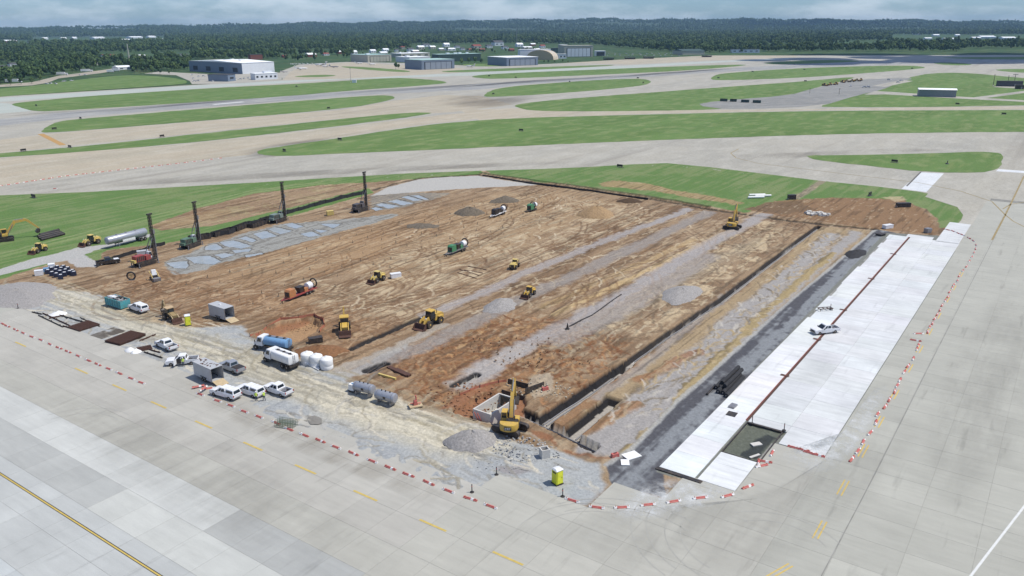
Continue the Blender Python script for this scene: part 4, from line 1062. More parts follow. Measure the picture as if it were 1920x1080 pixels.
# ------------------------------------------------------------------ cargo trailers
def cargo_trailer(label, rear, front, spots=False, L=5.6):
    t = thing('cargo_trailer', label, 'trailer', group='grey cargo trailers with lowered ramps')
    w, h, z0 = 1.15, 2.45, .5
    bx = MB()
    both(lambda g: bx.box((0, g * w, z0 + h / 2), (L, .06, h))); bx.box((L / 2, 0, z0 + h / 2), (.06, 2 * w, h)); bx.box((0, 0, z0), (L, 2 * w, .1))
    b_ = bx.build('wall', P_GREYT, t)
    rf = MB().box((0, 0, z0 + h + .04), (L + .1, 2 * w + .12, .08)).build('roof', P_GREYT, t)
    if spots:
        rl = random.Random(4)
        for i in range(16): MB().box((-2.3 + .33 * i, rl.uniform(-.8, .8), z0 + h + .1), (rl.uniform(.12, .3), rl.uniform(.3, .6), .04), rl.uniform(0, 3)).build('roof_patch', P_RUST, rf)
    else: MB().box((.2, 0, z0 + h + .16), (.4, .4, .2)).build('roof_vent', P_WHITE, rf)
    MB().box((L / 2 - .8, 0, z0 + .6), (1.2, 1.9, 1.0)).build('cargo', P_BLKPL, t)
    MB().box((-L / 2 - .85, 0, .30), (1.85, 2.1, .07), 0, R(-16)).build('ramp', P_WOOD, t)
    both(lambda g: MB().box((-L / 2, g * w, z0 + h / 2), (.12, .12, h)).build('corner_post', P_STEEL, t))
    for x in (-.75, .1): both(lambda g: wheel(t, x, g * 1.2, .36, .22))
    both(lambda g: MB().box((-.3, g * 1.24, .88), (1.9, .2, .06)).build('fender', P_DARK, t))
    MB().path([(L / 2, .7, .45), (L / 2 + 1.3, 0, .45), (L / 2, -.7, .45)], .06).build('tow_bar', P_DARK, t)
    return put(t, rear, front)
cargo_trailer('grey cargo trailer with dark spotted roof and ramp down by the barricades', (416, 722), (370, 701), True)
cargo_trailer('grey cargo trailer with plain roof and plywood ramp on the brown soil', (437, 603), (397, 590))

# ------------------------------------------------------------------ portable toilets
def toilet(label, p, rz):
    t = thing('portable_toilet', label, 'toilet', group='yellow portable toilets')
    MB().box((0, 0, .07), (1.25, 1.25, .14)).build('skid_base', P_BLKPL, t)
    yel = mat('toilet_yellow', (.62, .64, .03), .45, var=.06)
    b_ = MB().box((0, 0, 1.15), (1.12, 1.12, 2.0), tx=.97, ty=.97).build('cabin', yel, t)
    MB().box((0, 0, 2.2), (1.2, 1.2, .12), tx=1, ty=1).box((0, 0, 2.33), (1.18, 1.18, .16), tx=.8, ty=.6).build('roof', P_WHITE, t)
    d = MB().box((0, -.575, 1.12), (.8, .04, 1.8)).build('door', mat('toilet_door', (.75, .76, .05), .45), t)
    MB().box((.3, -.61, 1.1), (.06, .03, .18)).build('handle', P_DARK, d)
    both(lambda g: MB().box((g * .565, 0, 1.85), (.03, .7, .2)).build('vent', P_DARK, t))
    MB().tube((.4, .4, 2.2), (.4, .4, 2.6), .05).build('vent_pipe', P_BLKPL, t)
    return put_at(t, p, rz)
toilet('yellow portable toilet with white roof alone on the grey stone yard', (1045, 906), R(35))
toilet('yellow portable toilet with white roof beside the backhoe', (353, 609), R(25))

# ------------------------------------------------------------------ trucks and tanks
def tank_truck(label, rear, front, tank, square=False, L=7.8):
    t = thing('tank_truck', label, 'truck', group='tank trucks on the haul road')
    h = L / 2
    MB().box((0, 0, .85), (L, .9, .25)).build('chassis', P_DARK, t)
    cx = h - 1.5
    lo = [Vector((cx - .75, -1.15, 1.0)), Vector((cx + .75, -1.15, 1.0)), Vector((cx + .75, 1.15, 1.0)), Vector((cx - .75, 1.15, 1.0))]
    mid = [p + Vector((0, 0, .75)) for p in lo]
    hi = [Vector((cx - .7, -1.05, 2.7)), Vector((cx + .4, -1.05, 2.7)), Vector((cx + .4, 1.05, 2.7)), Vector((cx - .7, 1.05, 2.7))]
    cab = MB().loft([lo, mid, hi, [p * .97 + Vector((.03 * cx, 0, .16)) for p in hi]]).build('cab', P_WHITE, t)
    MB().quad(mid[1], mid[2], hi[2], hi[1], (.06, .94), (.08, .9)).build('windshield', P_GLASS, cab)
    MB().quad(mid[0], mid[1], hi[1], hi[0], (.2, .85), (.08, .85)).build('side_window', P_GLASS, cab)
    MB().quad(mid[2], mid[3], hi[3], hi[2], (.15, .8), (.08, .85)).build('side_window', P_GLASS, cab)
    MB().prism([(cx + .7, .6), (h - .05, .6), (h, .8), (h - .05, 1.55), (cx + .7, 1.75)], -.85, .85).build('hood', P_WHITE, t)
    MB().box((h - .01, 0, 1.1), (.06, 1.2, .7)).build('grille', P_DARK, t)
    both(lambda g: MB().box((h - .02, g * .72, 1.1), (.08, .22, .24)).build('headlight', P_LAMPW, t))
    MB().box((h + .05, 0, .6), (.16, 2.3, .3)).build('bumper', P_STEEL, t)
    x0, x1 = -h + .2, cx - .95
    def ring(x, k):
        n = 20; out = []
        for i in range(n):
            a = 2 * math.pi * i / n; c, s_ = math.cos(a), math.sin(a)
            pw = .35 if square else .85
            out.append(Vector((x, math.copysign(abs(c) ** pw, c) * 1.18 * k, 1.95 + math.copysign(abs(s_) ** pw, s_) * .88 * k)))
        return out
    tk = MB().loft([ring(x0 - .12, .6), ring(x0, .97), ring(x0 + .08, 1), ring(x1 - .08, 1), ring(x1, .97), ring(x1 + .1, .6)]).build('tank', tank, t)
    for x in (x0 + .9, (x0 + x1) / 2, x1 - .9): MB().tube((x, 0, 2.78), (x, 0, 2.98), .28, n=12).build('hatch', P_DARK, tk)
    MB().box(((x0 + x1) / 2, 0, 2.86), (x1 - x0 - .6, .5, .04)).build('walkway', P_STEEL, tk)
    ld = MB(); both(lambda g: ld.tube((x0 - .16, g * .22, .7), (x0 - .16, g * .22, 2.9), .03))
    for i in range(7): ld.tube((x0 - .16, -.22, .8 + .3 * i), (x0 - .16, .22, .8 + .3 * i), .02)
    ld.build('ladder', P_STEEL, t)
    MB().box((x0 - .1, 0, .75), (.3, 2.2, .4)).build('spray_bar', P_DARK, t)
    for x in (x0 + .7, x0 + 2.05, cx + 1.0): both(lambda g: wheel(t, x, g * 1.02, .52, .42 if x < 0 else .3))
    both(lambda g: MB().box((cx + .75, g * 1.4, 2.0), (.08, .2, .5)).build('mirror', P_BLKPL, t))
    both(lambda g: MB().box((x0 + 1.4, g * 1.1, 1.13), (2.8, .45, .05)).build('fender', P_DARK, t))
    return put(t, rear, front)
tank_truck('tank truck with white cab and blue tank behind the white water truck', (543, 661), (484, 651), P_BLUE)
tank_truck('all white water truck with square tank beside three white tanks', (558, 694), (499, 672), P_POLY, True)

def poly_tank(label, p):
    t = thing('water_tank', label, 'tank', group='three white upright tanks')
    MB().lathe([(1.15, 0), (1.18, .08), (1.18, .7), (1.16, .74), (1.18, .78), (1.18, 1.9), (1.1, 2.02), (.45, 2.3), (.3, 2.32)], 28).build('shell', P_POLY, t)
    MB().lathe([(.28, 2.3), (.28, 2.42), (.2, 2.45)], 16).build('lid', P_POLY, t)
    MB().tube((1.1, 0, .2), (1.35, 0, .2), .06).build('valve', P_DARK, t)
    return put_at(t, p, random.uniform(0, 6))
poly_tank('white upright plastic tank, leftmost of three beside the water truck', (577, 681))
poly_tank('white upright plastic tank, middle one of three beside the water truck', (594, 685))
poly_tank('white upright plastic tank, rightmost of three beside the water truck', (613, 690))
pl = thing('pipe_stack', 'white plastic pipes lying before the three upright tanks', 'pipes')
for i, dy in enumerate((-.2, .05, .3)): MB().tube((-2 + .2 * i, dy, .1), (2 - .2 * i, dy, .1), .09).build('pipe', P_POLY, pl)
put(pl, (573, 682), (602, 696))

def fuel_tank(label, a, b):
    t = thing('fuel_tank', label, 'tank', group='grey fuel tanks on saddles')
    L, r = 3.6, .82
    MB().lathe([(.3, -L / 2 - .22), (.75, -L / 2 - .12), (r, -L / 2 + .05), (r, L / 2 - .05), (.75, L / 2 + .12), (.3, L / 2 + .22)], 24, 'X', (0, 0, 1.28)).build('shell', P_GALV, t)
    for x in (-1.3, 1.3): MB().box((x, 0, .3), (.22, 1.5, .6)).build('saddle', P_STEEL, t)
    for x in (-.8, 0, .9): MB().tube((x, 0, 2.0), (x, 0, 2.35), .1).build('fitting', P_DARK, t)
    for x in (-1.5, 1.5): MB().lathe([(r + .012, -.05), (r + .012, .05)], 24, 'X', (x, 0, 1.28)).build('strap', P_STEEL, t)
    MB().box((.2, -.83, 1.3), (.5, .03, .4)).build('placard', P_DARK, t)
    return put(t, a, b)
fuel_tank('grey horizontal fuel tank beside the small white tote', (667, 736), (700, 744))
fuel_tank('grey horizontal fuel tank nearer the red pump', (707, 751), (742, 760))
t = thing('tote_tank', 'small white plastic tote at the end of the fuel tanks', 'tank')
MB().box((0, 0, .75), (1.1, 1.1, 1.1), tx=.95, ty=.95).build('bottle', P_POLY, t)
MB().box((0, 0, .1), (1.2, 1.2, .18)).build('pallet', P_DARK, t)
MB().tube((0, 0, 1.3), (0, 0, 1.4), .2).build('lid', P_BLUE, t)
put_at(t, (662, 733), R(-30))

def tanker_trailer():
    t = thing('tanker_trailer', 'long grey tanker trailer parked in the grass on the stone track', 'trailer')
    L, r = 12.5, 1.15
    MB().lathe([(.5, -L / 2 - .3), (r * .9, -L / 2), (r, -L / 2 + .25), (r, L / 2 - .25), (r * .9, L / 2), (.5, L / 2 + .3)], 26, 'X', (0, 0, 2.25)).build('barrel', P_GALV, t)
    MB().box((-1, 0, 1.05), (10, 1.0, .16)).build('frame', P_DARK, t)
    for x in (-5.2, -4.0): both(lambda g: wheel(t, x, g * 1.0, .5, .4))
    both(lambda g: MB().box((-4.6, g * 1.0, 1.15), (2.6, .5, .06)).build('fender', P_STEEL, t))
    both(lambda g: MB().box((3.2, g * .8, .6), (.15, .15, 1.2)).box((3.2, g * .8, .04), (.4, .4, .08)).build('landing_leg', P_STEEL, t))
    for x in (-3, 0, 3): MB().tube((x, 0, 3.35), (x, 0, 3.55), .32).build('hatch', P_STEEL, t)
    both(lambda g: MB().box((0, g * 1.02, 1.45), (4, .3, .5)).build('hose_tray', P_POLY, t))
    return put(t, (272, 449), (205, 466))
tanker_trailer()

def dumpster():
    t = thing('dumpster', 'teal open dumpster heaped with scrap beside a white pickup', 'dumpster')
    L, w, h = 6.0, 2.4, 1.7
    s_ = MB(); both(lambda g: s_.box((0, g * w / 2, .25 + h / 2), (L, .08, h))); s_.box((L / 2, 0, .25 + h / 2), (.08, w, h)); s_.box((0, 0, .25), (L, w, .1))
    sh = s_.build('shell', P_TEAL, t)
    MB().box((-L / 2, 0, .25 + h / 2), (.09, w, h)).build('tailgate', P_TEAL, t)
    for i in range(7): both(lambda g: MB().box((-2.7 + .9 * i, g * (w / 2 + .07), .25 + h / 2), (.09, .1, h)).build('rib', P_TEAL, t))
    both(lambda g: MB().box((0, g * w / 2, .25 + h), (L, .16, .1)).build('top_rail', P_TEAL, t))
    sc = MB(); rl = random.Random(8)
    for _ in range(46): sc.box((rl.uniform(-2.5, 2.5), rl.uniform(-.95, .95), rl.uniform(1.5, 2.05)), (rl.uniform(.2, 1.3), rl.uniform(.1, .6), rl.uniform(.06, .4)), rl.uniform(0, 3), rl.uniform(-.5, .5))
    o = sc.build('scrap', mat('mixed_scrap', (.30, .29, .28), .8, var=.8, scale=.9), t, smooth=False); o['kind'] = 'stuff'
    for x, y, m_ in ((.6, .4, P_WHITE), (1.6, .3, P_WHITE), (-.6, -.3, P_DARK)): MB().box((x, y, 2.2), (1.5, .9, .2), .2, .1).build('scrap_panel', m_, t)
    return put(t, (243, 580), (201, 567))
dumpster()

# ------------------------------------------------------------------ excavators
def track_unit(parent, y, L, h, w):
    r = h / 2; prof = []
    for k in range(7): a = -math.pi / 2 + math.pi * k / 6; prof.append((L / 2 - r + math.cos(a) * r, r + math.sin(a) * r))
    for k in range(7): a = math.pi / 2 + math.pi * k / 6; prof.append((-L / 2 + r + math.cos(a) * r, r + math.sin(a) * r))
    tr = MB().prism(prof, y - w / 2, y + w / 2).build('track', P_DARK, parent)
    MB().box((0, y, r), (L - h, w + .06, h * .45)).build('track_frame', P_BLKPL, tr)
    return tr

def excavator(label, p, rz, s=1.0, swing=0.0, paint=P_YEL, boom=None, group='yellow excavators'):
    t = thing('excavator', label, 'excavator', group=group)
    both(lambda g: track_unit(t, g * 1.25 * s, 4.6 * s, .95 * s, .62 * s))
    MB().box((0, 0, .6 * s), (2.2 * s, 2.0 * s, .4 * s)).build('undercarriage', P_DARK, t)
    up = link('upper_structure', MB().lathe([(.75 * s, .8 * s), (.75 * s, 1.05 * s)], 16).mesh('upper_structure', P_DARK), t, (0, 0, 0), swing)
    def part(mb, name, m): return mb.build(name, m, up)
    cw = MB(); rg = []
    for z in (1.05, 1.15, 1.95, 2.05):
        k = .97 if z in (1.05, 2.05) else 1
        ring = [Vector((-1.2, -1.35 * k, z)), Vector((-1.2, 1.35 * k, z))]
        for i in range(7):
            a = math.pi / 2 + math.pi * i / 6; ring.append(Vector((-1.7 + .95 * math.cos(a) * k, 1.3 * math.sin(a) * k, z)))
        rg.append([q * s for q in ring])
    part(cw.loft(rg), 'counterweight', paint)
    part(MB().box((-2.66 * s, 0, 1.58 * s), (.04, 1.0 * s, .5 * s)), 'badge_plate', P_BLKPL)
    for y0, bars in ((.29, ((0, .13, .22, .06), (0, -.13, .22, .06), (.085, 0, .06, .32))), (0, ((0, .13, .22, .06), (0, -.02, .22, .05), (.085, 0, .06, .32), (-.085, 0, .06, .32))), (-.29, ((0, .13, .22, .06), (0, -.02, .06, .28)))):
        lt_ = MB()
        for k, (dy, dz, wy, hz_) in enumerate(bars): lt_.box(((-2.69 - .002 * k) * s, (y0 + dy) * s, (1.58 + dz) * s), (.02, wy * s, hz_ * s))
        part(lt_, 'badge_letter', P_WHITE)
    part(MB().box((-.1 * s, 0, 1.25 * s), (2.4 * s, 2.6 * s, .4 * s)), 'deck', P_DARK)
    part(MB().box((-.75 * s, -.35 * s, 1.75 * s), (1.0 * s, 1.7 * s, .6 * s)), 'engine_cover', P_BLKPL)
    part(MB().box((.3 * s, -.9 * s, 1.7 * s), (1.3 * s, .75 * s, .55 * s)), 'tool_box', paint)
    lo = [Vector(q) * s for q in ((-.35, .4, 1.4), (1.3, .4, 1.4), (1.3, 1.3, 1.4), (-.35, 1.3, 1.4))]
    hi = [Vector(q) * s for q in ((-.3, .45, 2.95), (1.0, .45, 2.95), (1.0, 1.25, 2.95), (-.3, 1.25, 2.95))]
    cab = part(MB().loft([lo, hi]), 'cab', paint)
    MB().quad(lo[1], lo[2], hi[2], hi[1], (.08, .92), (.1, .93)).build('windshield', P_GLASS, cab)
    MB().quad(lo[2], lo[3], hi[3], hi[2], (.1, .9), (.35, .93)).build('side_window', P_GLASS, cab)
    MB().quad(lo[0], lo[1], hi[1], hi[0], (.1, .9), (.35, .93)).build('side_window', P_GLASS, cab)
    MB().quad(lo[3], lo[0], hi[0], hi[3], (.12, .88), (.45, .93)).build('rear_window', P_GLASS, cab)
    part(MB().tube((-.5 * s, -.7 * s, 2.0 * s), (-.5 * s, -.7 * s, 2.6 * s), .08 * s), 'exhaust', P_DARK)
    bm_ = boom or dict(b=[(.7, 1.6, .6), (2.6, 4.0, .8), (4.8, 5.0, .5)], st=[(4.2, 5.2, .35), (5.0, 4.9, .6), (6.0, 2.2, .3)], bk=(6.0, 2.1))
    sc = lambda pts: [tuple(c * s for c in q) for q in pts]
    part(MB().beam(sc(bm_['b']), .22 * s), 'boom', paint)
    part(MB().beam(sc(bm_['st']), .18 * s), 'stick', paint)
    x, z = bm_['bk']; x, z = x * s, z * s
    part(MB().prism([(x - .1 * s, z + .15 * s), (x + .25 * s, z - .15 * s), (x + .05 * s, z - .9 * s), (x - .55 * s, z - 1.15 * s), (x - 1.0 * s, z - .75 * s), (x - .55 * s, z - .15 * s)], -.6 * s, .6 * s), 'bucket', P_DARK)
    b0, b1, b2 = bm_['b'][0], bm_['b'][1], bm_['b'][2]; s1 = bm_['st'][0]
    both(lambda g: part(MB().tube((.9 * s, g * .33 * s, 1.35 * s), ((b1[0] * .8 + b0[0] * .2) * s, g * .33 * s, (b1[1] * .8 + b0[1] * .2) * s), .09 * s), 'cylinder', P_STEEL))
    part(MB().tube((b1[0] * s, 0, (b1[1] + .55) * s), (s1[0] * s, 0, (s1[1] + .05) * s), .09 * s), 'cylinder', P_STEEL)
    return put_at(t, p, rz)
excavator('big yellow excavator beside the open concrete vault, its back to the apron', (957, 808), heading((915, 802), (975, 820)), 1.08, swing=R(82) - heading((915, 802), (975, 820)), boom=dict(b=[(.7, 1.7, .6), (2.2, 4.6, .85), (3.9, 6.0, .5)], st=[(3.5, 6.4, .35), (4.2, 6.0, .6), (5.2, 3.0, .3)], bk=(5.2, 2.9)))
excavator('yellow excavator with folded boom at the far edge of the dig', (1373, 428), R(150), 1.1, swing=R(-88), boom=dict(b=[(.7, 1.7, .6), (2.0, 4.4, .8), (3.2, 6.0, .5)], st=[(2.9, 6.4, .35), (3.4, 6.0, .6), (4.2, 2.4, .3)], bk=(4.2, 2.3)))
excavator('yellow excavator with arm stretched over the grass at the left edge', (8, 452), heading((0, 452), (60, 445)), 1.15, swing=R(6), boom=dict(b=[(.7, 1.6, .6), (3.0, 4.6, .8), (5.6, 4.8, .5)], st=[(5.0, 5.1, .35), (5.8, 4.7, .6), (8.2, 2.2, .3)], bk=(8.2, 2.1)))

# ------------------------------------------------------------------ wheel loaders, backhoe, small machines
def wheel_loader(label, rear, front, s=1.0, paint=P_YEL, raise_=0.0, name='wheel_loader', group='yellow loaders at work', forks=False):
    t = thing(name, label, 'loader', group=group)
    q = lambda *a: tuple(c * s for c in a)
    MB().prism([q(-3.3, 1.0), q(-3.3, 1.9), q(-2.9, 2.25), q(-.9, 2.35), q(-.7, 1.0)], -.85 * s, .85 * s).build('engine_body', paint, t)
    MB().box(q(-3.33, 0, 1.5), q(.06, 1.2, .8)).build('grille', P_DARK, t)
    MB().box(q(-1.0, 0, .85), q(4.6, .8, .5)).build('frame', P_DARK, t)
    MB().prism([q(.5, .8), q(.4, 1.5), q(1.3, 2.0), q(1.8, 1.5), q(1.7, .7)], -.55 * s, .55 * s).build('front_frame', paint, t)
    lo = [Vector(q(*a)) for a in ((-.85, -.75, 1.5), (.55, -.75, 1.5), (.55, .75, 1.5), (-.85, .75, 1.5))]
    hi = [Vector(q(*a)) for a in ((-.8, -.7, 3.1), (.35, -.7, 3.1), (.35, .7, 3.1), (-.8, .7, 3.1))]
    cab = MB().loft([lo, hi]).build('cab', P_BLKPL, t)
    for k, (a, b_, c_, d_) in enumerate(((lo[1], lo[2], hi[2], hi[1]), (lo[2], lo[3], hi[3], hi[2]), (lo[0], lo[1], hi[1], hi[0]), (lo[3], lo[0], hi[0], hi[3]))):
        MB().quad(a, b_, c_, d_, (.08, .92), (.3, .93)).build(('windshield', 'side_window', 'side_window', 'rear_window')[k], P_GLASS, cab)
    MB().box(q(-.22, 0, 3.17), q(1.5, 1.7, .14)).build('cab_roof', paint, t)
    MB().tube(q(-1.7, .4, 2.3), q(-1.7, .4, 3.0), .07 * s).build('exhaust', P_DARK, t)
    for x in (-2.0, 1.35): both(lambda g: wheel(t, x * s, g * 1.05 * s, .78 * s, .6 * s, rim=paint if s > .9 else P_RIM))
    both(lambda g: MB().box(q(-2.0, g * 1.05, 1.75), q(1.3, .6, .1)).build('fender', paint, t))
    z1 = .5 + raise_
    both(lambda g: link('lift_arm', MB().beam([q(.9, 2.0, .35), q(2.0, 1.6 + raise_ * .5, .4), q(2.75, z1 + .2, .3)], .12 * s).mesh('lift_arm', paint), t, (0, g * .55 * s, 0)))
    if forks:
        both(lambda g: MB().box(q(3.4, g * .4, z1 - .3), q(1.3, .14, .08)).build('fork', P_DARK, t)); MB().box(q(2.8, 0, z1), q(.1, 1.4, .7)).build('carriage', P_DARK, t)
    else:
        bk = MB().prism([q(2.65, z1 + .75), q(2.7, z1 - .2), q(2.9, z1 - .4), q(3.9, z1 - .38), q(3.9, z1 - .32), q(3.0, z1 - .3), q(2.8, z1 + .7)], -1.35 * s, 1.35 * s)
        both(lambda g: bk.prism([q(2.65, z1 + .75), q(2.7, z1 - .2), q(2.9, z1 - .4), q(3.85, z1 - .35), q(3.0, z1 + .7)], g * 1.35 * s - .03, g * 1.35 * s + .03))
        bk.build('bucket', P_RUST, t)
    both(lambda g: MB().box(q(1.9, g * .6, 2.15), q(.15, .25, .2)).build('headlight', P_LAMPW, t))
    return put(t, rear, front)
wheel_loader('yellow wheel loader with rusty bucket down at the end of the dark trench', (828, 600), (784, 620), 1.05)
wheel_loader('small yellow compact loader on the brown soil beside a white car-sized box', (720, 522), (694, 534), .8, P_YELP, name='compact_loader')
wheel_loader('small yellow loader working near the grey stone strip, by the stone heap', (1002, 548), (981, 562), .72, P_YEL, name='compact_loader')
wheel_loader('small dark loader with raised pale arms on the upper soil', (957, 510), (974, 494), .72, P_YELP, raise_=1.4, name='compact_loader', forks=True)
wheel_loader('yellow compact roller tractor on the grass right of the stretched excavator', (82, 470), (64, 476), .8, P_YELP, name='compact_loader')
wheel_loader('pale yellow tractor in front of the grey tanker trailer', (186, 455), (155, 463), .9, P_YELP, name='tractor_loader')

def backhoe(label, rear, front, paint, roof, s=1.0, boom_up=True):
    t = thing('backhoe_loader', label, 'backhoe', group='backhoe loaders')
    q = lambda *a: tuple(c * s for c in a)
    MB().box(q(0, 0, .8), q(4.2, .8, .5)).build('frame', P_DARK, t)
    MB().prism([q(.4, 1.0), q(2.2, 1.0), q(2.25, 1.55), q(.4, 1.85)], -.5 * s, .5 * s).build('hood', paint, t)
    lo = [Vector(q(*a)) for a in ((-1.2, -.75, 1.1), (.45, -.75, 1.1), (.45, .75, 1.1), (-1.2, .75, 1.1))]
    hi = [Vector(q(*a)) for a in ((-1.1, -.7, 2.7), (.3, -.7, 2.7), (.3, .7, 2.7), (-1.1, .7, 2.7))]
    cab = MB().loft([lo, hi]).build('cab', P_BLKPL, t)
    for k, (a, b_, c_, d_) in enumerate(((lo[1], lo[2], hi[2], hi[1]), (lo[2], lo[3], hi[3], hi[2]), (lo[0], lo[1], hi[1], hi[0]), (lo[3], lo[0], hi[0], hi[3]))):
        MB().quad(a, b_, c_, d_, (.07, .93), (.25, .94)).build(('windshield', 'side_window', 'side_window', 'rear_window')[k], P_GLASS, cab)
    MB().box(q(-.4, 0, 2.77), q(1.7, 1.7, .14)).build('cab_roof', roof, t)
    both(lambda g: wheel(t, -1.0 * s, g * .85 * s, .75 * s, .5 * s)); both(lambda g: wheel(t, 1.6 * s, g * .8 * s, .5 * s, .35 * s))
    both(lambda g: link('lift_arm', MB().beam([q(.4, 1.7, .22), q(1.8, 1.5, .25), q(2.8, .6, .2)], .08 * s).mesh('lift_arm', paint), t, (0, g * .68 * s, 0)))
    MB().prism([q(2.7, 1.1), q(2.75, .3), q(3.0, .1), q(3.7, .1), q(3.0, .25), q(2.85, 1.05)], -1.1 * s, 1.1 * s).build('bucket', P_RUST, t)
    MB().beam([q(-1.9, .9, .4), q(-2.4, 2.6, .45), q(-2.9, 3.7, .3)], .14 * s).build('boom', paint, t)
    MB().beam([q(-2.6, 3.9, .25), q(-3.1, 3.5, .35), q(-3.9, 1.7, .25)], .12 * s).build('dipper', paint, t)
    MB().prism([q(-3.9, 1.8), q(-4.15, 1.3), q(-3.9, .8), q(-3.4, .7), q(-3.5, 1.4)], -.35 * s, .35 * s).build('digging_bucket', P_DARK, t)
    both(lambda g: MB().box(q(-1.9, g * .95, .8), q(.16, .16, 1.4)).box(q(-1.9, g * .95, .08), q(.5, .4, .1)).build('stabiliser', paint, t))
    return put(t, rear, front)
backhoe('tan roofed backhoe loader with folded rear arm beside the yellow toilet', (303, 590), (340, 609), mat('faded_tan_yellow', (.30, .22, .10), .5, dust=.5), P_TANROOF)
backhoe('yellow backhoe loader seen end on beside the netted pit', (646, 604), (648, 640), P_YEL, P_YEL, 1.1)

# tracked skid steer with a hopper and the reel beside it
t = thing('skid_steer', 'small tracked skid steer with white cab hood near the red drill rig', 'skid steer')
both(lambda g: track_unit(t, g * .75, 2.2, .7, .4))
MB().box((-.1, 0, .95), (2.0, 1.1, .7)).build('body', P_DARK, t)
MB().loft([[Vector((x, y, 1.3)) for x, y in ((-.5, -.6), (.7, -.6), (.7, .6), (-.5, .6))], [Vector((x, y, 2.5)) for x, y in ((-.4, -.5), (.4, -.5), (.4, .5), (-.4, .5))]]).build('cab', P_WHITE, t)
both(lambda g: link('lift_arm', MB().beam([(-1.0, 1.9, .2), (.4, 1.7, .22), (1.7, .7, .2)], .07).mesh('lift_arm', P_YELP), t, (0, g * .8, 0)))
MB().box((2.2, 0, .55), (1.3, 1.7, .7), tx=1.1).build('hopper', P_STEEL, t)
put(t, (281, 516), (299, 531))
def reel(label, p, rz, r=1.1):
    t = thing('hose_reel', label, 'reel')
    rg = MB()
    for i in range(20):
        a, b_ = 2 * math.pi * i / 20, 2 * math.pi * (i + 1) / 20
        rg.tube((r * math.cos(a), 0, r + .14 + r * math.sin(a)), (r * math.cos(b_), 0, r + .14 + r * math.sin(b_)), .2, n=8)
    rg.build('hose_coil', P_BLKPL, t)
    MB().box((0, 0, .05), (1.4, .9, .1)).build('foot', P_STEEL, t)
    sp = MB()
    for i in range(4): a = math.pi * i / 4; sp.tube((r * math.cos(a), 0, r + .14 + r * math.sin(a)), (-r * math.cos(a), 0, r + .14 - r * math.sin(a)), .04, n=6)
    sp.build('spokes', P_YELP, t)
    return put_at(t, p, rz)
reel('black upright hose coil standing on the soil left of the skid steer', (247, 525), R(10), .95)

# ------------------------------------------------------------------ drill rigs
def drill_rig(label, rear, front, paint, mast_h=12.0, dark=False, tip=True):
    t = thing('drill_rig', label, 'drill rig', group='drill rigs along the slurry ponds')
    both(lambda g: track_unit(t, g * 1.2, 5.0, .95, .6))
    MB().box((0, 0, 1.15), (6.2, 2.2, .35)).build('deck', P_DARK, t)
    MB().box((-1.6, .2, 2.1), (2.6, 1.7, 1.5)).build('engine_house', paint, t)
    for i in range(4): MB().box((-2.5 + .6 * i, -.68, 2.1), (.4, .04, 1.1)).build('louvre_panel', P_DARK, t)
    MB().box((.6, -.2, 1.95), (1.5, 1.6, 1.2)).build('winch_house', paint, t)
    lo = [Vector(a) for a in ((1.5, .3, 1.3), (2.8, .3, 1.3), (2.8, 1.3, 1.3), (1.5, 1.3, 1.3))]; hi = [Vector(a) for a in ((1.55, .35, 3.0), (2.6, .35, 3.0), (2.6, 1.25, 3.0), (1.55, 1.25, 3.0))]
    cab = MB().loft([lo, hi]).build('cab', P_WHITE if not dark else paint, t)
    MB().quad(lo[1], lo[2], hi[2], hi[1], (.08, .92), (.2, .93)).build('windshield', P_GLASS, cab)
    MB().quad(lo[0], lo[1], hi[1], hi[0], (.08, .92), (.3, .93)).build('side_window', P_GLASS, cab)
    MB().quad(lo[2], lo[3], hi[3], hi[2], (.08, .92), (.3, .93)).build('side_window', P_GLASS, cab)
    m = MB(); x = 3.3
    for dx in (-.3, .3):
        for dy in (-.3, .3): m.box((x + dx, dy, .6 + mast_h / 2), (.12, .12, mast_h))
    k = int(mast_h / .9)
    for i in range(k):
        z = .8 + i * .9
        for dy in (-.3, .3): m.tube((x - .3, dy, z), (x + .3, dy, z + .9), .045, n=5)
        for dx in (-.3, .3): m.tube((x + dx, -.3, z), (x + dx, .3, z + .9), .045, n=5)
    m.box((x, 0, .6 + mast_h / 2), (.34, .34, mast_h * .98))
    mast = m.build('mast', P_DARK, t)
    MB().box((x + .1, 0, .75 + mast_h), (1.5, .5, .35)).build('crown_block', P_DARK, mast)
    MB().box((x + .45, 0, .6 + mast_h * .62), (.5, .8, 1.1)).build('rotary_head', P_STEEL, mast)
    a = MB().tube((x + .55, 0, .1), (x + .55, 0, .6 + mast_h * .6), .16, n=8)
    for i in range(int(mast_h * .55 / .35)): a.lathe([(.32, .3 + i * .35), (.34, .36 + i * .35)], 10, 'Z', (x + .55, 0, 0))
    a.build('auger', P_STEEL, t)
    both(lambda g: MB().tube((.4, g * .7, 1.5), (x - .3, g * .35, .6 + mast_h * .5), .07).build('mast_strut', P_STEEL, t))
    MB().path([(x - .3, .3, mast_h * .6), (x - 1.2, .6, mast_h * .42), (.8, .4, 2.6)], .06).build('hose', P_BLKPL, t)
    for xx in (-2.9, 2.9): both(lambda g: MB().box((xx, g * 1.55, .55), (.18, .18, 1.1)).box((xx, g * 1.55, .05), (.6, .6, .1)).build('outrigger', P_STEEL, t))
    MB().box((-3.3, 0, 1.6), (.6, 1.6, .7)).build('counterweight', P_YELP if paint is P_RED else paint, t)
    return put(t, rear, front)
drill_rig('red drill rig with tall dark mast, nearest of the four rigs', (248, 503), (296, 489), P_RED, 12.2)
drill_rig('green drill rig with dark mast, second nearest of the four rigs', (339, 470), (378, 456), P_DGREEN, 11.6)
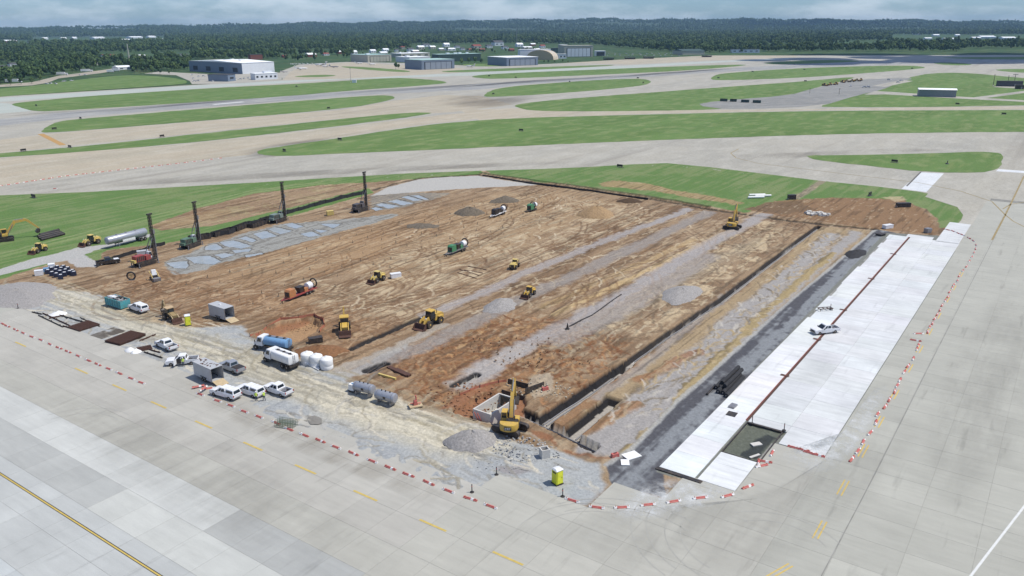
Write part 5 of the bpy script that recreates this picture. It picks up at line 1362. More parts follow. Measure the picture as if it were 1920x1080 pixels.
drill_rig('grey green drill rig with slim mast, third of the four along the silt fence', (503, 422), (541, 409), mat('grey_green_paint', (.16, .22, .20), .5, dust=.4), 11.5, True)
drill_rig('dark drill rig with the mast farthest away, beside the upper ponds', (657, 402), (694, 390), mat('dark_grey_paint', (.07, .07, .08), .5, dust=.4), 12.0, True)

# ------------------------------------------------------------------ grout plants on trailers
def grout_plant(label, rear, front, frame, box, L=9.0):
    t = thing('grout_plant', label, 'pump trailer', group='grout pump trailers on the soil')
    h = L / 2
    MB().box((0, 0, .75), (L, 1.7, .2)).build('trailer_frame', frame, t)
    MB().path([(-h, .6, .75), (-h - 1.8, 0, .7), (-h, -.6, .75)], .09).build('tow_bar', frame, t)
    MB().box((-h - 1.4, 0, .3), (.16, .16, .6)).build('jack_stand', P_DARK, t)
    MB().prism([(-h + .3, .85), (-h + .3, 2.2), (-h + .6, 2.6), (-h + 2.2, 2.6), (-h + 2.4, .85)], -.8, .8).build('engine_box', box, t)
    MB().box((-h + .27, 0, 1.6), (.05, 1.2, 1.0)).build('radiator', P_DARK, t)
    MB().loft([[Vector((x, y, .9)) for x, y in ((-.7, -.4), (.3, -.4), (.3, .4), (-.7, .4))], [Vector((x, y, 2.4)) for x, y in ((-1.2, -.8), (.7, -.8), (.7, .8), (-1.2, .8))]]).build('hopper', P_DARK, t)
    MB().box((1.3, 0, 1.25), (1.2, 1.2, .8)).build('pump_block', box, t)
    MB().lathe([(.2, -.85), (.8, -.7), (.85, .7), (.2, .85)], 18, 'X', (2.7, 0, 1.75)).build('mixing_drum', P_WHITE, t)
    rg = MB(); r = 1.0
    for i in range(18):
        a, b_ = 2 * math.pi * i / 18, 2 * math.pi * (i + 1) / 18
        rg.tube((h - .35, r * math.cos(a), 2.0 + r * math.sin(a)), (h - .35, r * math.cos(b_), 2.0 + r * math.sin(b_)), .17, n=7)
    rg.build('hose_reel', P_BLKPL, t)
    MB().box((h - .35, 0, 1.3), (.2, .2, 1.2)).build('reel_post', P_STEEL, t)
    for x in (1.0, 2.1): both(lambda g: wheel(t, x, g * .95, .42, .3))
    return put(t, rear, front)
grout_plant('red and orange grout pump trailer, nearest on the open soil', (536, 566), (592, 543), P_RED, P_ORANGE, 9.5)
grout_plant('green and white grout pump trailer in the middle of the soil', (841, 480), (875, 466), P_STEEL, P_GREEN, 8)
grout_plant('white grout pump trailer near the dark soil heaps', (921, 409), (949, 398), P_WHITE, P_BLKPL, 7.5)
grout_plant('small green pump trailer, farthest of the pump trailers', (990, 398), (1001, 393), P_DARK, P_GREEN, 3.6)

# ------------------------------------------------------------------ barricades
BAR = []
def make_barricade(kind):
    t = thing('barricade', 'low barricade', 'barricade')
    L = 2.4
    prof = [(-.2, 0), (.2, 0), (.19, .08), (.1, .16), (.08, .25), (-.08, .25), (-.1, .16), (-.19, .08)]
    def seg(x0, x1, name, m):
        MB().loft([[Vector((x, y, z)) for y, z in prof] for x in (x0, x1)]).build(name, m, t)
    if kind == 0: seg(-.75, .75, 'middle_section', P_BARR); seg(-1.2, -.76, 'end_section', P_BARW); seg(.76, 1.2, 'end_section', P_BARW)
    elif kind == 1: seg(-1.2, .1, 'middle_section', P_BARR); seg(.11, .6, 'white_section', P_BARW); seg(.61, 1.2, 'end_section', P_BARR)
    else: seg(-1.2, -.3, 'end_section', P_BARW); seg(-.29, 1.2, 'middle_section', P_BARR)
    both(lambda g: MB().lathe([(.06, .25), (.07, .28), (.05, .36)], 8, 'Z', (g * .95, 0, 0)).build('warning_light', P_ORANGE, t))
    both(lambda g: MB().box((g * .7, 0, .025), (.22, .5, .05)).build('foot', P_BLKPL, t))
    return t
protos = [make_barricade(k) for k in range(3)]
_first = [True] * 3
def barricade(label, p, rz, group, kind=None, dz=0.0):
    k = rs.choice((0, 0, 1, 2)) if kind is None else kind
    if _first[k]: o = protos[k]; _first[k] = False
    else: o = copy_tree(protos[k])
    tag(o, label, 'barricade', group)
    o.location = on(*p, dz); o.location.z = max(o.location.z, 0.0) + dz; o.rotation_euler.z = rz; o.scale = (.86, .95, .95)
    return o
def line_of(pts, group, tail, gap_after=()):
    for i, p in enumerate(pts):
        a, b = pts[max(i - 1, 0)], pts[min(i + 1, len(pts) - 1)]
        if i in gap_after: b = p
        if i - 1 in gap_after: a = p
        rz = heading(a, b) + rs.gauss(0, .05)
        barricade(f'low red and white barricade, {nth(i)} {tail}', p, rz, group)
NEAR1 = [(4, 607), (14, 612), (30, 619), (44, 625), (60, 632), (77, 638), (94, 646), (111, 653), (128, 660), (147, 668), (165, 676), (184, 684), (204, 692), (223, 700), (246, 710), (265, 718)]
line_of(NEAR1, 'barricades on the apron at the left', 'from the left in the left apron row')
NEAR2 = [(408, 752), (433, 761), (458, 772), (486, 782), (517, 793), (541, 805), (570, 816), (601, 827), (630, 839), (663, 851), (698, 865), (732, 878), (766, 891), (804, 906), (841, 921), (882, 936), (920, 950)]
line_of(NEAR2, 'barricades along the stone yard', 'from left in the stone yard row')
NEAR3 = [(1073, 939), (1119, 952), (1166, 952), (1215, 947), (1263, 941), (1313, 934), (1364, 930), (1402, 913)]
line_of(NEAR3, 'barricades curving round the corner', 'from left in the curved corner row')
for i, (p, a) in enumerate([((1428, 874), 20), ((1422, 868), 70), ((1434, 866), -20), ((1447, 850), 60)]):
    barricade(f'red and white barricade at the open panel, {nth(i)} from the bottom', p, R(a), 'barricades dumped at the open panel')
for i, p in enumerate([(1490, 840), (1505, 844), (1520, 850), (1533, 854)]):
    barricade(f'mostly red barricade at the foot of the new concrete, {nth(i)} from the left', p, R(-32), 'barricades at the foot of the new concrete', 1)
RIGHT1 = [(1597, 861), (1608, 846), (1618, 829), (1631, 812), (1642, 793), (1645, 777), (1659, 763), (1667, 750), (1677, 735), (1682, 723), (1687, 713), (1695, 698), (1702, 687), (1712, 673), (1719, 655), (1722, 647)]
line_of(RIGHT1, 'barricades in the lower right row', 'from the bottom in the lower right row')
barricade('red barricade set crosswise at the lower side of the gap in the right row', (1717, 639), R(-30), 'barricades in the lower right row', 1)
barricade('red and white barricade crosswise above the gap in the right row', (1722, 626), R(0), 'barricades in the upper right row', 0)
RIGHT2 = [(1739, 623), (1743, 613), (1748, 607), (1752, 598), (1757, 590), (1762, 582), (1766, 573), (1772, 564), (1777, 557), (1780, 548), (1785, 540), (1788, 534), (1795, 527), (1798, 518), (1805, 508), (1812, 500), (1817, 490), (1822, 482), (1826, 474), (1829, 467), (1830, 460), (1825, 452), (1817, 447), (1805, 441), (1797, 438), (1787, 434), (1775, 431)]
line_of(RIGHT2, 'barricades in the upper right row', 'from the gap in the upper right row')
FAR = []
poly = [(0, 349), (117, 331), (250, 316), (340, 306), (412, 297)]
for i in range(27):
    t_ = i / 26 * 412
    for (x1, y1), (x2, y2) in zip(poly[:-1], poly[1:]):
        if x1 <= t_ <= x2: FAR.append((t_, y1 + (y2 - y1) * (t_ - x1) / (x2 - x1))); break
line_of(FAR, 'barricades across the far taxiway', 'from left in the far taxiway row')
for i, (p, a, dz, lb) in enumerate([((376, 740), -32, 0, 'lowest'), ((372, 727), 30, .1, 'leftmost upper'), ((391, 729), 20, 0, 'rightmost'), ((382, 735), 75, .32, 'topmost crosswise')]):
    barricade(f'red and white barricade in the jumbled pile by the spotted trailer, {lb} one', p, R(a), 'barricades piled by the trailer', dz=dz)
barricade('red and white barricade lying alone on the far taxiway edge', (103, 354), R(-5), 'barricades across the far taxiway')

# ------------------------------------------------------------------ tube delineators
m_deli = mat('dark_delineator', (.03, .03, .03), .6)
def delineator(label, p, h=1.25, dz=0):
    t = thing('delineator_post', label, 'post', group='dark marker posts round the site')
    MB().lathe([(.3, 0), (.3, .06), (.12, .1)], 10).build('base', P_BLKPL, t)
    q = MB().tube((0, 0, .08), (0, 0, h), .07, .06, 8).build('tube', m_deli, t)
    MB().lathe([(.085, h * .7), (.085, h * .78)], 8).build('reflective_band', P_BARR, q)
    o = put_at(t, p, 0); o.location.z = max(o.location.z, 0) + dz; return o
for p, lb, dz in (((931, 890), 'dark marker post at the tip of the projecting slabs', 0), ((885, 923), 'dark marker post left of the projecting slabs', 0), ((1055, 931), 'dark marker post right of the projecting slabs', 0), ((1470, 808), 'dark marker post at the corner of the open panel', .1),
                  ((34, 578), 'dark marker post at the left end of the apron edge', 0), ((1557, 581), 'dark marker post on the steel frame upon the new concrete', .15), ((1410, 795), 'dark marker post at the upper left of the open panel', .1)):
    delineator(lb, p, dz=dz)

# ------------------------------------------------------------------ survey stakes over the treated columns
st = thing('column_marker', 'dark marker stub', 'stake', group='marker stubs in the soil grid')
MB().tube((0, 0, -.2), (.04, 0, .95), .085, .07, 6).build('stub', P_DARK, st)
MB().lathe([(.42, -.1), (.25, .14), (.1, .2)], 8).build('spoil_collar', P_DARKPILE, st)
zone = to_uv([(300, 545), (420, 500), (640, 445), (760, 405), (840, 385), (1010, 358), (1090, 372), (1010, 430), (840, 475), (700, 520), (520, 585), (420, 575)])
zu, zv = zip(*zone); first = True; cnt = 0
b = max(zv); row = 0
while b > min(zv):
    a = min(zu); row += 1; pos = 0
    while a < max(zu):
        if cnt < 290 and inside(zone, np.array([a]), np.array([b]))[0] and rs.random() < .86:
            o = st if first else copy_tree(st); first = False; cnt += 1
            p = uv(a + rs.gauss(0, .25), b + rs.gauss(0, .25)); p.z = gz(p) - .02
            o.location = p; o.rotation_euler = (rs.gauss(0, .06), rs.gauss(0, .06), rs.uniform(0, 6)); k_ = rs.uniform(.45, .9); o.scale = (k_, k_, k_)
            o['label'] = f'dark marker stub in the soil grid, {nth(pos)} in the {nth(row - 1)} row from the rigs'; pos += 1
        a += 6.4
    b -= 5.2
# ------------------------------------------------------------------ heaps
def heap(name, label, p, r, h, m, seed, cat='heap', sx=1.0, rz=0.0, group=None):
    g = random.Random(seed); n = 30; rings = []
    ph = [g.uniform(0, 6.28) for _ in range(5)]
    for k in range(9):
        f = k / 8; ring = []
        for i in range(n):
            a = 2 * math.pi * i / n
            rr_ = r * (1 - f) * (1 + .10 * math.sin(2 * a + ph[0]) + .07 * math.sin(3 * a + ph[1]) + .05 * math.sin(7 * a + ph[2]) + g.gauss(0, .02)) + .02
            z = h * (1 - (1 - f) ** 1.35) * (1 + .08 * math.sin(2 * a + ph[3])) + (g.gauss(0, .045) * h ** .5 if 0 < k < 8 else 0)
            ring.append(Vector((math.cos(a) * rr_ * sx, math.sin(a) * rr_, z - (.12 if k == 0 else 0))))
        rings.append(ring)
    mb = MB().loft(rings); o = mb.build(name, m, None, on(*p), rz, True); tag(o, label, cat, group); return o
heap('gravel_heap', 'grey heap of fine stone left of the big excavator', (885, 828), 3.4, 1.9, P_GRAVPILE, 1, sx=1.15)
heap('gravel_heap', 'low grey stone heap between the two small loaders and dark wheel marks', (938, 574), 3.6, 1.6, P_GRAVPILE, 2, sx=1.5, rz=ANG)
heap('gravel_heap', 'flattened grey stone heap left of the long trench', (1278, 552), 4.6, 1.6, P_GRAVPILE, 3, sx=1.5, rz=ANG)
heap('soil_heap', 'dark grey soil heap left of the white pump trailer', (879, 400), 4.2, 2.3, P_DARKPILE, 4, sx=1.2)
heap('soil_heap', 'dark grey elongated soil heap above the white pump trailer', (946, 377), 3.6, 1.9, P_DARKPILE, 5, sx=1.7, rz=.5)
heap('soil_heap', 'tall tan soil heap in the upper right of the dig', (1118, 403), 5.4, 3.0, P_SANDPILE, 6, sx=1.3)
heap('soil_heap', 'small dark brown heap against the far bank', (1179, 378), 3.0, 1.2, mat('dark_brown_soil', A(84, 66, 48), .95, var=.3, scale=2), 7, sx=1.5)
heap('soil_heap', 'brown soil heap below the dark tub by the netted pit', (600, 660), 3.6, 1.3, mat('red_brown_soil', A(134, 96, 64), .95, var=.35, scale=2, bump=.8), 8, sx=1.3)
heap('soil_heap', 'low grey green heap in the pale upper soil', (792, 424), 3.4, .7, P_DARKPILE, 9, sx=1.6)
heap('gravel_heap', 'broad grey gravel mound at the left edge beside the apron', (36, 552), 7.5, 1.3, P_GRAVPILE, 10, sx=1.7, rz=R(-35))
heap('spoil_heap', 'dark pile of torn membrane on the asphalt base far along', (1604, 476), 2.6, 1.1, P_FABRIC, 11, sx=2.0, rz=ANG)
def rubble(label, p, r, n, lo, hi, m, seed):
    g = random.Random(seed); mb = MB()
    for _ in range(n):
        a, d = g.uniform(0, 6.28), r * math.sqrt(g.random()); s_ = g.uniform(lo, hi)
        mb.box((math.cos(a) * d * 1.6, math.sin(a) * d, s_ * .3), (s_, s_ * g.uniform(.5, 1), s_ * g.uniform(.3, .8)), g.uniform(0, 3), g.uniform(-.5, .5))
    o = mb.build('rubble', m, None, on(*p), R(-30), False); tag(o, label, 'rubble', kind='stuff'); return o
rubble('broken concrete and stone strewn right of the grey heap', (985, 842), 3.4, 240, .08, .30, mat('broken_stone', A(176, 176, 174), .9, var=.2), 1)
rubble('loose stones along the edge of the yard', (925, 862), 3.0, 60, .06, .2, MATS['broken_stone'], 2)
rubble('white rubble pile on the brown bank', (1530, 402), 2.6, 60, .3, 1.3, P_CONC, 3)
rubble('clods of orange clay around the vault pit', (880, 745), 5, 150, .1, .4, mat('clay_clod', A(150, 108, 78), .95, var=.3), 4)
rubble('pale clods beside the vault pit', (1010, 728), 4, 110, .08, .3, mat('pale_clod', A(186, 178, 160), .95, var=.25), 5)
rubble('clods of soil along the upper trench edge', (990, 660), 8, 170, .08, .3, mat('brown_clod', A(136, 108, 80), .95, var=.3), 6)
rubble('clods of soil by the netted pit', (560, 600), 4, 90, .08, .3, MATS['brown_clod'], 7)

# ------------------------------------------------------------------ vault, trench pipes, frames
t = thing('concrete_vault', 'open topped white concrete vault in the orange pit beside the excavator', 'vault')
L, w, h = 7.2, 3.6, 2.6
vb = MB(); both(lambda g: vb.box((0, g * (w / 2 - .13), h / 2), (L, .26, h))); both(lambda g: vb.box((g * (L / 2 - .13), 0, h / 2 + .001), (.26, w - .52, h)))
vb.box((0, 0, .1), (L - .5, w - .5, .2)).build('shell', P_CONC, t)
MB().box((0, 0, .9), (L - .56, .12, .1)).build('inner_ledge', P_STEEL, t)
both(lambda g: MB().box((-L / 2 - .35, g * .3 + .3, 1.4), (.12, .12, 3.2), 0, R(-28)).build('red_shore', P_BARR, t))
MB().box((L / 2 - .29, 0, 1.5), (.05, 2.6, 1.9)).build('knockout', P_DARK, t)
put(t, (903, 783), (952, 752)); t.location.z = -1.55
def plain(name, label, cat, mb, m, p, rz, dz=0.0, group=None, smooth=False):
    o = mb.build(name, m, None, on(*p, dz), rz, smooth); return tag(o, label, cat, group)
bx = MB(); 
t = thing('concrete_box', 'small pale concrete box standing on the grey yard below the trench', 'box')
b4 = MB(); both(lambda g: b4.box((0, g * .55, .7), (1.3, .16, 1.4))); both(lambda g: b4.box((g * .57, 0, .7), (.16, .94, 1.4))); b4.build('wall', P_CONC, t)
MB().box((0, 0, .6), (.98, .94, .1)).build('floor_slab', P_DARK, t)
put_at(t, (1021, 857), R(20))
# conduits laid in the trenches
def conduit(label, pts, r, off, m, z=-.9, name='conduit', group='conduits laid in the trenches'):
    P = [Vector((a_, b_, 0)) for a_, b_ in to_uv(pts)]; mb = MB(); W_ = []
    for k, p in enumerate(P):
        t_ = (P[min(k + 1, len(P) - 1)] - P[max(k - 1, 0)]).normalized(); q = p + Vector((-t_.y, t_.x, 0)) * off
        g = uv(q.x, q.y); g.z = gz(g) + r * .7; W_.append(g)
    D = []
    for a_, b_ in zip(W_[:-1], W_[1:]):
        n_ = max(1, int((b_ - a_).length / 4))
        D += [a_ + (b_ - a_) * i / n_ for i in range(n_)]
    D.append(W_[-1])
    for q in D: q.z = gz(q) + r * .7
    mb.path(D, r, 8); o = mb.build(name, m); return tag(o, label, name, group)
conduit('grey conduit on the left side of the long trench', T_MAIN, .13, .3, P_STEEL)
conduit('grey conduit on the right side of the long trench', T_MAIN, .13, -.3, P_STEEL)
conduit('black pipe lying in the left trench by the wheel loader', [(660, 653), (731, 620), (796, 594)], .16, 0, P_BLKPL)
conduit('grey conduit in the cross trench nearest the apron', [(990, 775), (1040, 797), (1118, 834)], .13, .25, P_STEEL)
conduit('dark conduit in the cross trench nearest the apron', [(990, 775), (1040, 797), (1118, 834)], .13, -.25, P_DARK)
conduit('grey conduit in the short second trench', [(1080, 811), (1110, 787), (1138, 764)], .13, 0, P_STEEL)
conduit('black drain hose lying on the stone strip in the middle', [(1068, 612), (1110, 592), (1140, 570), (1165, 552)], .14, 0, P_BLKPL, name='drain_hose', group=None)
for i, pts in enumerate([[(858, 512), (893, 522)], [(862, 506), (898, 517)], [(878, 500), (912, 506)], [(870, 508), (905, 512)]]):
    conduit(f'dark rod lying on the pale soil below the green pump trailer, {nth(i)} of four', pts, .12, 0, P_RUST, name='steel_rod', group='steel rods on the pale soil')

# rolls of geotextile on the asphalt base
P_ROLL = [((1355, 740), (1388, 706)), ((1361, 745), (1393, 710)), ((1346, 738), (1366, 716)), ((1349, 730), (1378, 702)), ((1342, 730), (1358, 714))]
for i, (a_, b_) in enumerate(P_ROLL):
    L = (ground(*b_) - ground(*a_)).length
    t = thing('fabric_roll', f'black fabric roll in the stack on the asphalt base, {nth(i)} from its lower end', 'roll', group='black fabric rolls')
    MB().tube((-L / 2, 0, .38), (L / 2, 0, .38), .38, n=14).build('wound_fabric', P_FABRIC, t)
    both(lambda g: MB().tube((g * L / 2, 0, .38), (g * (L / 2 + .12), 0, .38), .1).build('core', P_STEEL, t))
    put(t, a_, b_)
for i, (a_, b_) in enumerate([((1353, 728), (1384, 698)), ((1358, 734), (1390, 703))]):
    L = (ground(*b_) - ground(*a_)).length
    t = thing('fabric_roll', ('left' if i == 0 else 'right') + ' black fabric roll lying on top of the stack on the asphalt base', 'roll', group='black fabric rolls')
    MB().tube((-L / 2, 0, .38), (L / 2, 0, .38), .36, n=14).build('wound_fabric', P_FABRIC, t)
    put(t, a_, b_, .68)
plain('long_pipe', 'black pipe lying alone left of the fabric rolls', 'pipe', MB().tube((-2.2, 0, .2), (2.2, 0, .2), .2), P_BLKPL, (1333, 732), heading((1325, 740), (1340, 722)), smooth=True)
# things on the new concrete
NEWZ = .055
for p, rz, lb, m_, d in (((1372, 777), 1.0, 'dark square cover plate lying on the new concrete', P_DARK, (1.6, 1.5, .08)), ((1374, 763), .9, 'pale pallet lying on the new concrete above the cover plate', P_STEEL, (1.5, 1.0, .3))):
    o = plain('cover_plate' if m_ is P_DARK else 'pallet', lb, 'plate' if m_ is P_DARK else 'pallet', MB().box((0, 0, d[2] / 2), d), m_, p, rz); o.location.z = NEWZ
t = thing('trench_drain', 'long rusty trench drain running along the new concrete', 'drain')
o = MB().box((184.5 - 115, 0, -.02), (139, .3, .1)).build('channel', P_RUST, t)
for u_ in (135.5, 156.5, 177.5, 205, 232): MB().box((u_ - 115, .35, .09), (.8, 1.5, .06)).build('catch_basin', P_RUST, t)
MB().box((184.5 - 115, .24, .05), (139, .1, .2)).build('frame_edge', mat('red_form', A(150, 84, 74), .8), t)
t.location = uv(115, 34.95, -.04); t.rotation_euler.z = ANG
t = thing('panel_form', 'dark timber form round the open panel in the new concrete', 'formwork')
for c_, d in (((114.4, 31.9), (.35, 5.6)), ((109, 29.15), (11.5, .2)), ((103.3, 31.9), (.15, 5.4)), ((108.9, 34.72), (11, .18))):
    MB().box((c_[0] - 108, c_[1] - 32, .0), (d[0], d[1], .2)).build('form_board', P_DARK, t)
t.location = uv(108, 32, -.02); t.rotation_euler.z = ANG
plain('concrete_scrap', 'pale broken slab lying in the dark water of the open panel', 'slab', MB().box((0, 0, .1), (1.6, .9, .16)), P_CONC, (1418, 833), .3, .02)
plain('concrete_scrap', 'pale plank lying at the bottom corner of the open panel', 'plank', MB().box((0, 0, .1), (1.9, .4, .12)), P_CONC, (1415, 856), .5, .05)
o = MB().box((0, 0, 0), (.7, 6.8, .16)).build('edge_form', P_DARK, None, uv(93.7, 37.3, .03), ANG); tag(o, 'dark edge form at the lower end of the new concrete', 'formwork')
t = thing('trestle_rack', 'rusty steel frame on trestles standing on the new concrete', 'frame')
both(lambda g: MB().box((0, g * .5, .5), (3.2, .12, .14)).build('rail', P_RUST, t))
for x in (-1.5, -.5, .5, 1.5): MB().box((x, 0, .48), (.12, 1.0, .12)).build('cross_bar', P_RUST, t)
for x in (-1.4, 1.4): both(lambda g: MB().box((x, g * .5, .22), (.1, .1, .45)).build('leg', P_RUST, t))
put_at(t, (1547, 582), R(10)); t.location.z = NEWZ
# rusty mats and formwork along the apron edge
def rebar_mat(label, a_, b_, w_, layers, m_, boards=False):
    L = (ground(*b_) - ground(*a_)).length
    t = thing('rebar_mat', label, 'rebar mat', group='rusty steel mats by the apron')
    for k in range(layers):
        mb = MB(); z = .08 + .12 * k
        nb = int(L / .3)
        for i in range(nb + 1): mb.box((-L / 2 + L * i / nb, 0, z), (.09, w_, .05))
        for i in range(int(w_ / .3) + 1): mb.box((0, -w_ / 2 + .3 * i, z + .05), (L, .09, .05))
        o = mb.build('bar_layer', m_, t, smooth=False); o['kind'] = 'stuff'
    MB().box((0, 0, .03), (L, w_, .05)).build('backing_sheet', m_, t)
    return put(t, a_, b_)
rebar_mat('rusty brown stack of steel mats beside the apron edge', (211, 645), (259, 626), 4.4, 4, P_RUST)
rebar_mat('grey brown steel mat left of the rusty stack', (180, 632), (224, 617), 4.0, 1, mat('weathered_steel', A(120, 112, 102), .85, var=.2))
rebar_mat('rusty brown steel mat left end under dark forms', (138, 618), (176, 606), 4.4, 3, P_RUST)
rebar_mat('small rusty mat between the stack and the white pickups', (258, 656), (284, 651), 2.4, 1, P_RUST)
gg = random.Random(5)
for i, (a_, b_) in enumerate([((72, 592), (118, 614)), ((80, 588), (130, 611)), ((104, 590), (160, 606)), ((118, 612), (150, 622)), ((150, 596), (186, 612)), ((92, 598), (120, 592)), ((60, 586), (78, 590)), ((262, 640), (292, 628)), ((270, 661), (304, 672)), ((276, 655), (300, 662))]):
    L = (ground(*b_) - ground(*a_)).length
    t = thing('steel_form', f'dark steel paving form on the ground beside the apron, {nth(i)} from the left', 'form', group='steel paving forms')
    MB().box((0, 0, .16), (L, .08, .3)).box((0, .12, .04), (L, .3, .06)).build('face_plate', P_RUST if i % 2 else P_DARK, t)
    for k in range(3): MB().box((-L * .35 + L * .35 * k, .2, .15), (.08, .25, .26)).build('brace', P_DARK, t)
    put(t, a_, b_)
def tarp(label, p, r, seed, m=P_POLY):
    g = random.Random(seed); mb = MB(); rings = []
    for k in range(4):
        rings.append([Vector((math.cos(i / 12 * 6.28) * r * (1 - k * .28) * g.uniform(.8, 1.2), math.sin(i / 12 * 6.28) * r * .7 * (1 - k * .28) * g.uniform(.8, 1.2), .04 + .22 * k * g.uniform(.8, 1.3))) for i in range(12)])
    return plain('plastic_sheet', label, 'sheet', mb.loft(rings), m, p, g.uniform(0, 3), smooth=True)
tarp('crumpled white plastic sheet over the steel forms at the left', (110, 590), 2.0, 1)
tarp('crumpled white plastic bags at the apron edge left of the pickups', (245, 658), 1.3, 2)
tarp('second heap of white plastic right beside the first at the apron edge', (255, 661), 1.1, 3)
# equipment left in the field near the start of the rigs
for i, (x, y) in enumerate([(90, 513), (98, 517), (106, 520), (114, 523), (97, 509), (105, 512), (113, 515), (121, 518), (108, 506), (115, 509), (123, 512), (131, 515), (119, 505), (127, 508), (136, 513), (139, 517)]):
    t = thing('grout_bag', f'dark bulk bag in the cluster by the stone track, {nth(i)} counted by rows', 'bag', group='dark bulk bags with white tops')
    MB().box((0, 0, .55), (1.15, 1.15, 1.1), tx=.95, ty=.95).build('bag', mat('navy_bag', (.02, .025, .05), .7, var=.3), t)
    MB().box((.1, 0, 1.13), (.6, .5, .1)).build('top_label', P_POLY, t)
    put_at(t, (x, y), R(20 + gg.uniform(-12, 12)))
for lb, p, m_, sz in (('white cube crate beside the dark bulk bags', (98, 506), P_POLY, (1.5, 1.4, 1.5)), ('white generator box left of the dark bulk bags', (74, 516), P_WHITE, (1.9, 1.3, 1.2)), ('blue tote box beside the dark bulk bags', (88, 510), P_BLUE, (1.4, 1.2, .9)), ('pale equipment box beside the red rig', (268, 478), P_GREYT, (2.8, 1.6, 1.2)),
                      ('low white box on wheels beside the small yellow loader', (742, 520), P_WHITE, (2.6, 1.4, 1.0)), ('dark steel tub on the heap by the netted pit', (592, 642), P_DARK, (2.6, 1.4, .9)), ('pale crate at the top corner of the new concrete', (1739, 436), P_STEEL, (1.8, 1.4, 1.2)),
                      ('white crate at the upper left end of the new concrete', (1664, 428), P_WHITE, (3.2, 1.5, 1.0)), ('pale box at the foot of the far rig, on the soil', (619, 403), P_YELP, (2.2, 1.6, 1.3))):
    t = thing('equipment_box', lb, 'box')
    MB().box((0, 0, sz[2] / 2 + .1), sz).build('case', m_, t); MB().box((0, 0, sz[2] + .14), (sz[0] * 1.04, sz[1] * 1.04, .1)).build('lid', m_, t)
    both(lambda g: MB().box((0, g * sz[1] * .35, .06), (sz[0], .14, .12)).build('runner', P_DARK, t))
    put_at(t, p, R(25))
for i, (a_, b_) in enumerate([((72, 446), (112, 437)), ((74, 449), (116, 439)), ((78, 452), (120, 441)), ((76, 443), (110, 434))]):
    L = (ground(*b_) - ground(*a_)).length
    t = thing('drain_pipe', f'long dark pipe in the bundle on the grass, {nth(i)} from the back', 'pipe', group='dark pipes on the grass')
    MB().tube((-L / 2, 0, .4), (L / 2, 0, .4), .4, n=14).build('barrel', P_BLKPL, t)
    both(lambda g: MB().tube((g * L / 2, 0, .4), (g * (L / 2 + .15), 0, .4), .46, n=14).build('collar', P_BLKPL, t))
    put(t, a_, b_)
for lb, p, sz in (('red road cone heap at the end of the fuel tanks', (779, 762), 1), ('red jerry cans below the trench corner', (1153, 857), 0), ('red bundle beside the vault rubble', (1022, 731), 0)):
    t = thing('red_pump' if sz else 'red_tank', lb.replace('road cone heap', 'hand pump on a pale pallet'), 'pump' if sz else 'tank')
    if sz:
        MB().box((0, 0, .1), (2.2, 1.6, .2)).build('pallet', P_WOOD, t); MB().box((0, 0, .6), (.7, .6, .8), tx=.6).build('body', P_BARR, t); MB().tube((.2, 0, 1), (.1, 0, 1.9), .12).build('riser', P_BARR, t); MB().tube((-.8, .2, .5), (.9, -.2, .45), .1).build('outlet', P_BARR, t)
    else:
        MB().box((0, 0, .3), (1.2, .6, .55), tx=.9, ty=.9).build('body', P_BARR, t); MB().box((0, 0, .63), (.5, .1, .1)).build('handle', P_BLKPL, t)
    put_at(t, p, .4)
for i, (p, sz) in enumerate([((1184, 855), (2.4, 1.8, .12)), ((1172, 868), (1.6, 1.2, .1))]):
    plain('plywood_sheet', ('larger' if i == 0 else 'smaller') + ' pale plywood sheet lying by the lower end of the asphalt base', 'board', MB().box((0, 0, .1), sz), P_POLY, p, .5 + i)
t = thing('welded_panel', 'green wire panels stacked among the barricades by the yard', 'panel')
for k in range(4):
    mb = MB()
    for i in range(12): mb.box((-1.6 + .29 * i, .5 * k - .8, .55), (.035, .035, 1.0))
    for z in (.08, .55, 1.05): mb.box((0, .5 * k - .8, z), (3.3, .045, .045))
    mb.build('wire_panel', mat('dull_green_wire', (.16, .22, .15), .7, dust=.4), t, smooth=False)
put(t, (514, 795), (560, 802))
tarp('dark damp mat lying on the yard right of the wire panels', (590, 789), 1.7, 9, mat('damp_mat', A(136, 132, 124), .9)).scale = (1, 1, .12)
# timber and steel scraps at the trench mouth
for i, (a_, b_, m_) in enumerate([((684, 697), (706, 684), P_DARK), ((690, 700), (724, 678), P_DARK), ((728, 690), (764, 706), P_RUST), ((710, 703), (742, 712), P_OLIVE if False else P_YELP), ((742, 694), (768, 706), P_RUST)]):
    L = (ground(*b_) - ground(*a_)).length
    o = plain('timber_beam', f'beam lying at the mouth of the left trench, {nth(i)} from the left', 'beam', MB().box((0, 0, .2), (L, .35 if m_ is not P_RUST else .8, .35)), m_, ((a_[0] + b_[0]) / 2, (a_[1] + b_[1]) / 2), heading(a_, b_), group='beams at the trench mouth')
for i, (a_, b_) in enumerate([((940, 733), (985, 742)), ((985, 740), (1020, 722)), ((952, 722), (990, 728))]):
    L = (ground(*b_) - ground(*a_)).length
    plain('steel_sheet', f'dark bent steel sheet behind the vault, {nth(i)} from the left', 'sheet', MB().box((0, 0, .5), (L, .1, 1.0), 0, .1), P_DARK, ((a_[0] + b_[0]) / 2, (a_[1] + b_[1]) / 2), heading(a_, b_), group='steel sheets behind the vault')
plain('marker_sign', 'small dark cone standing on the grey strip in the middle', 'cone', MB().lathe([(.55, 0), (.5, .08), (.3, .1), (.06, 1.3)], 8), P_DARK, (1064, 616), 0)
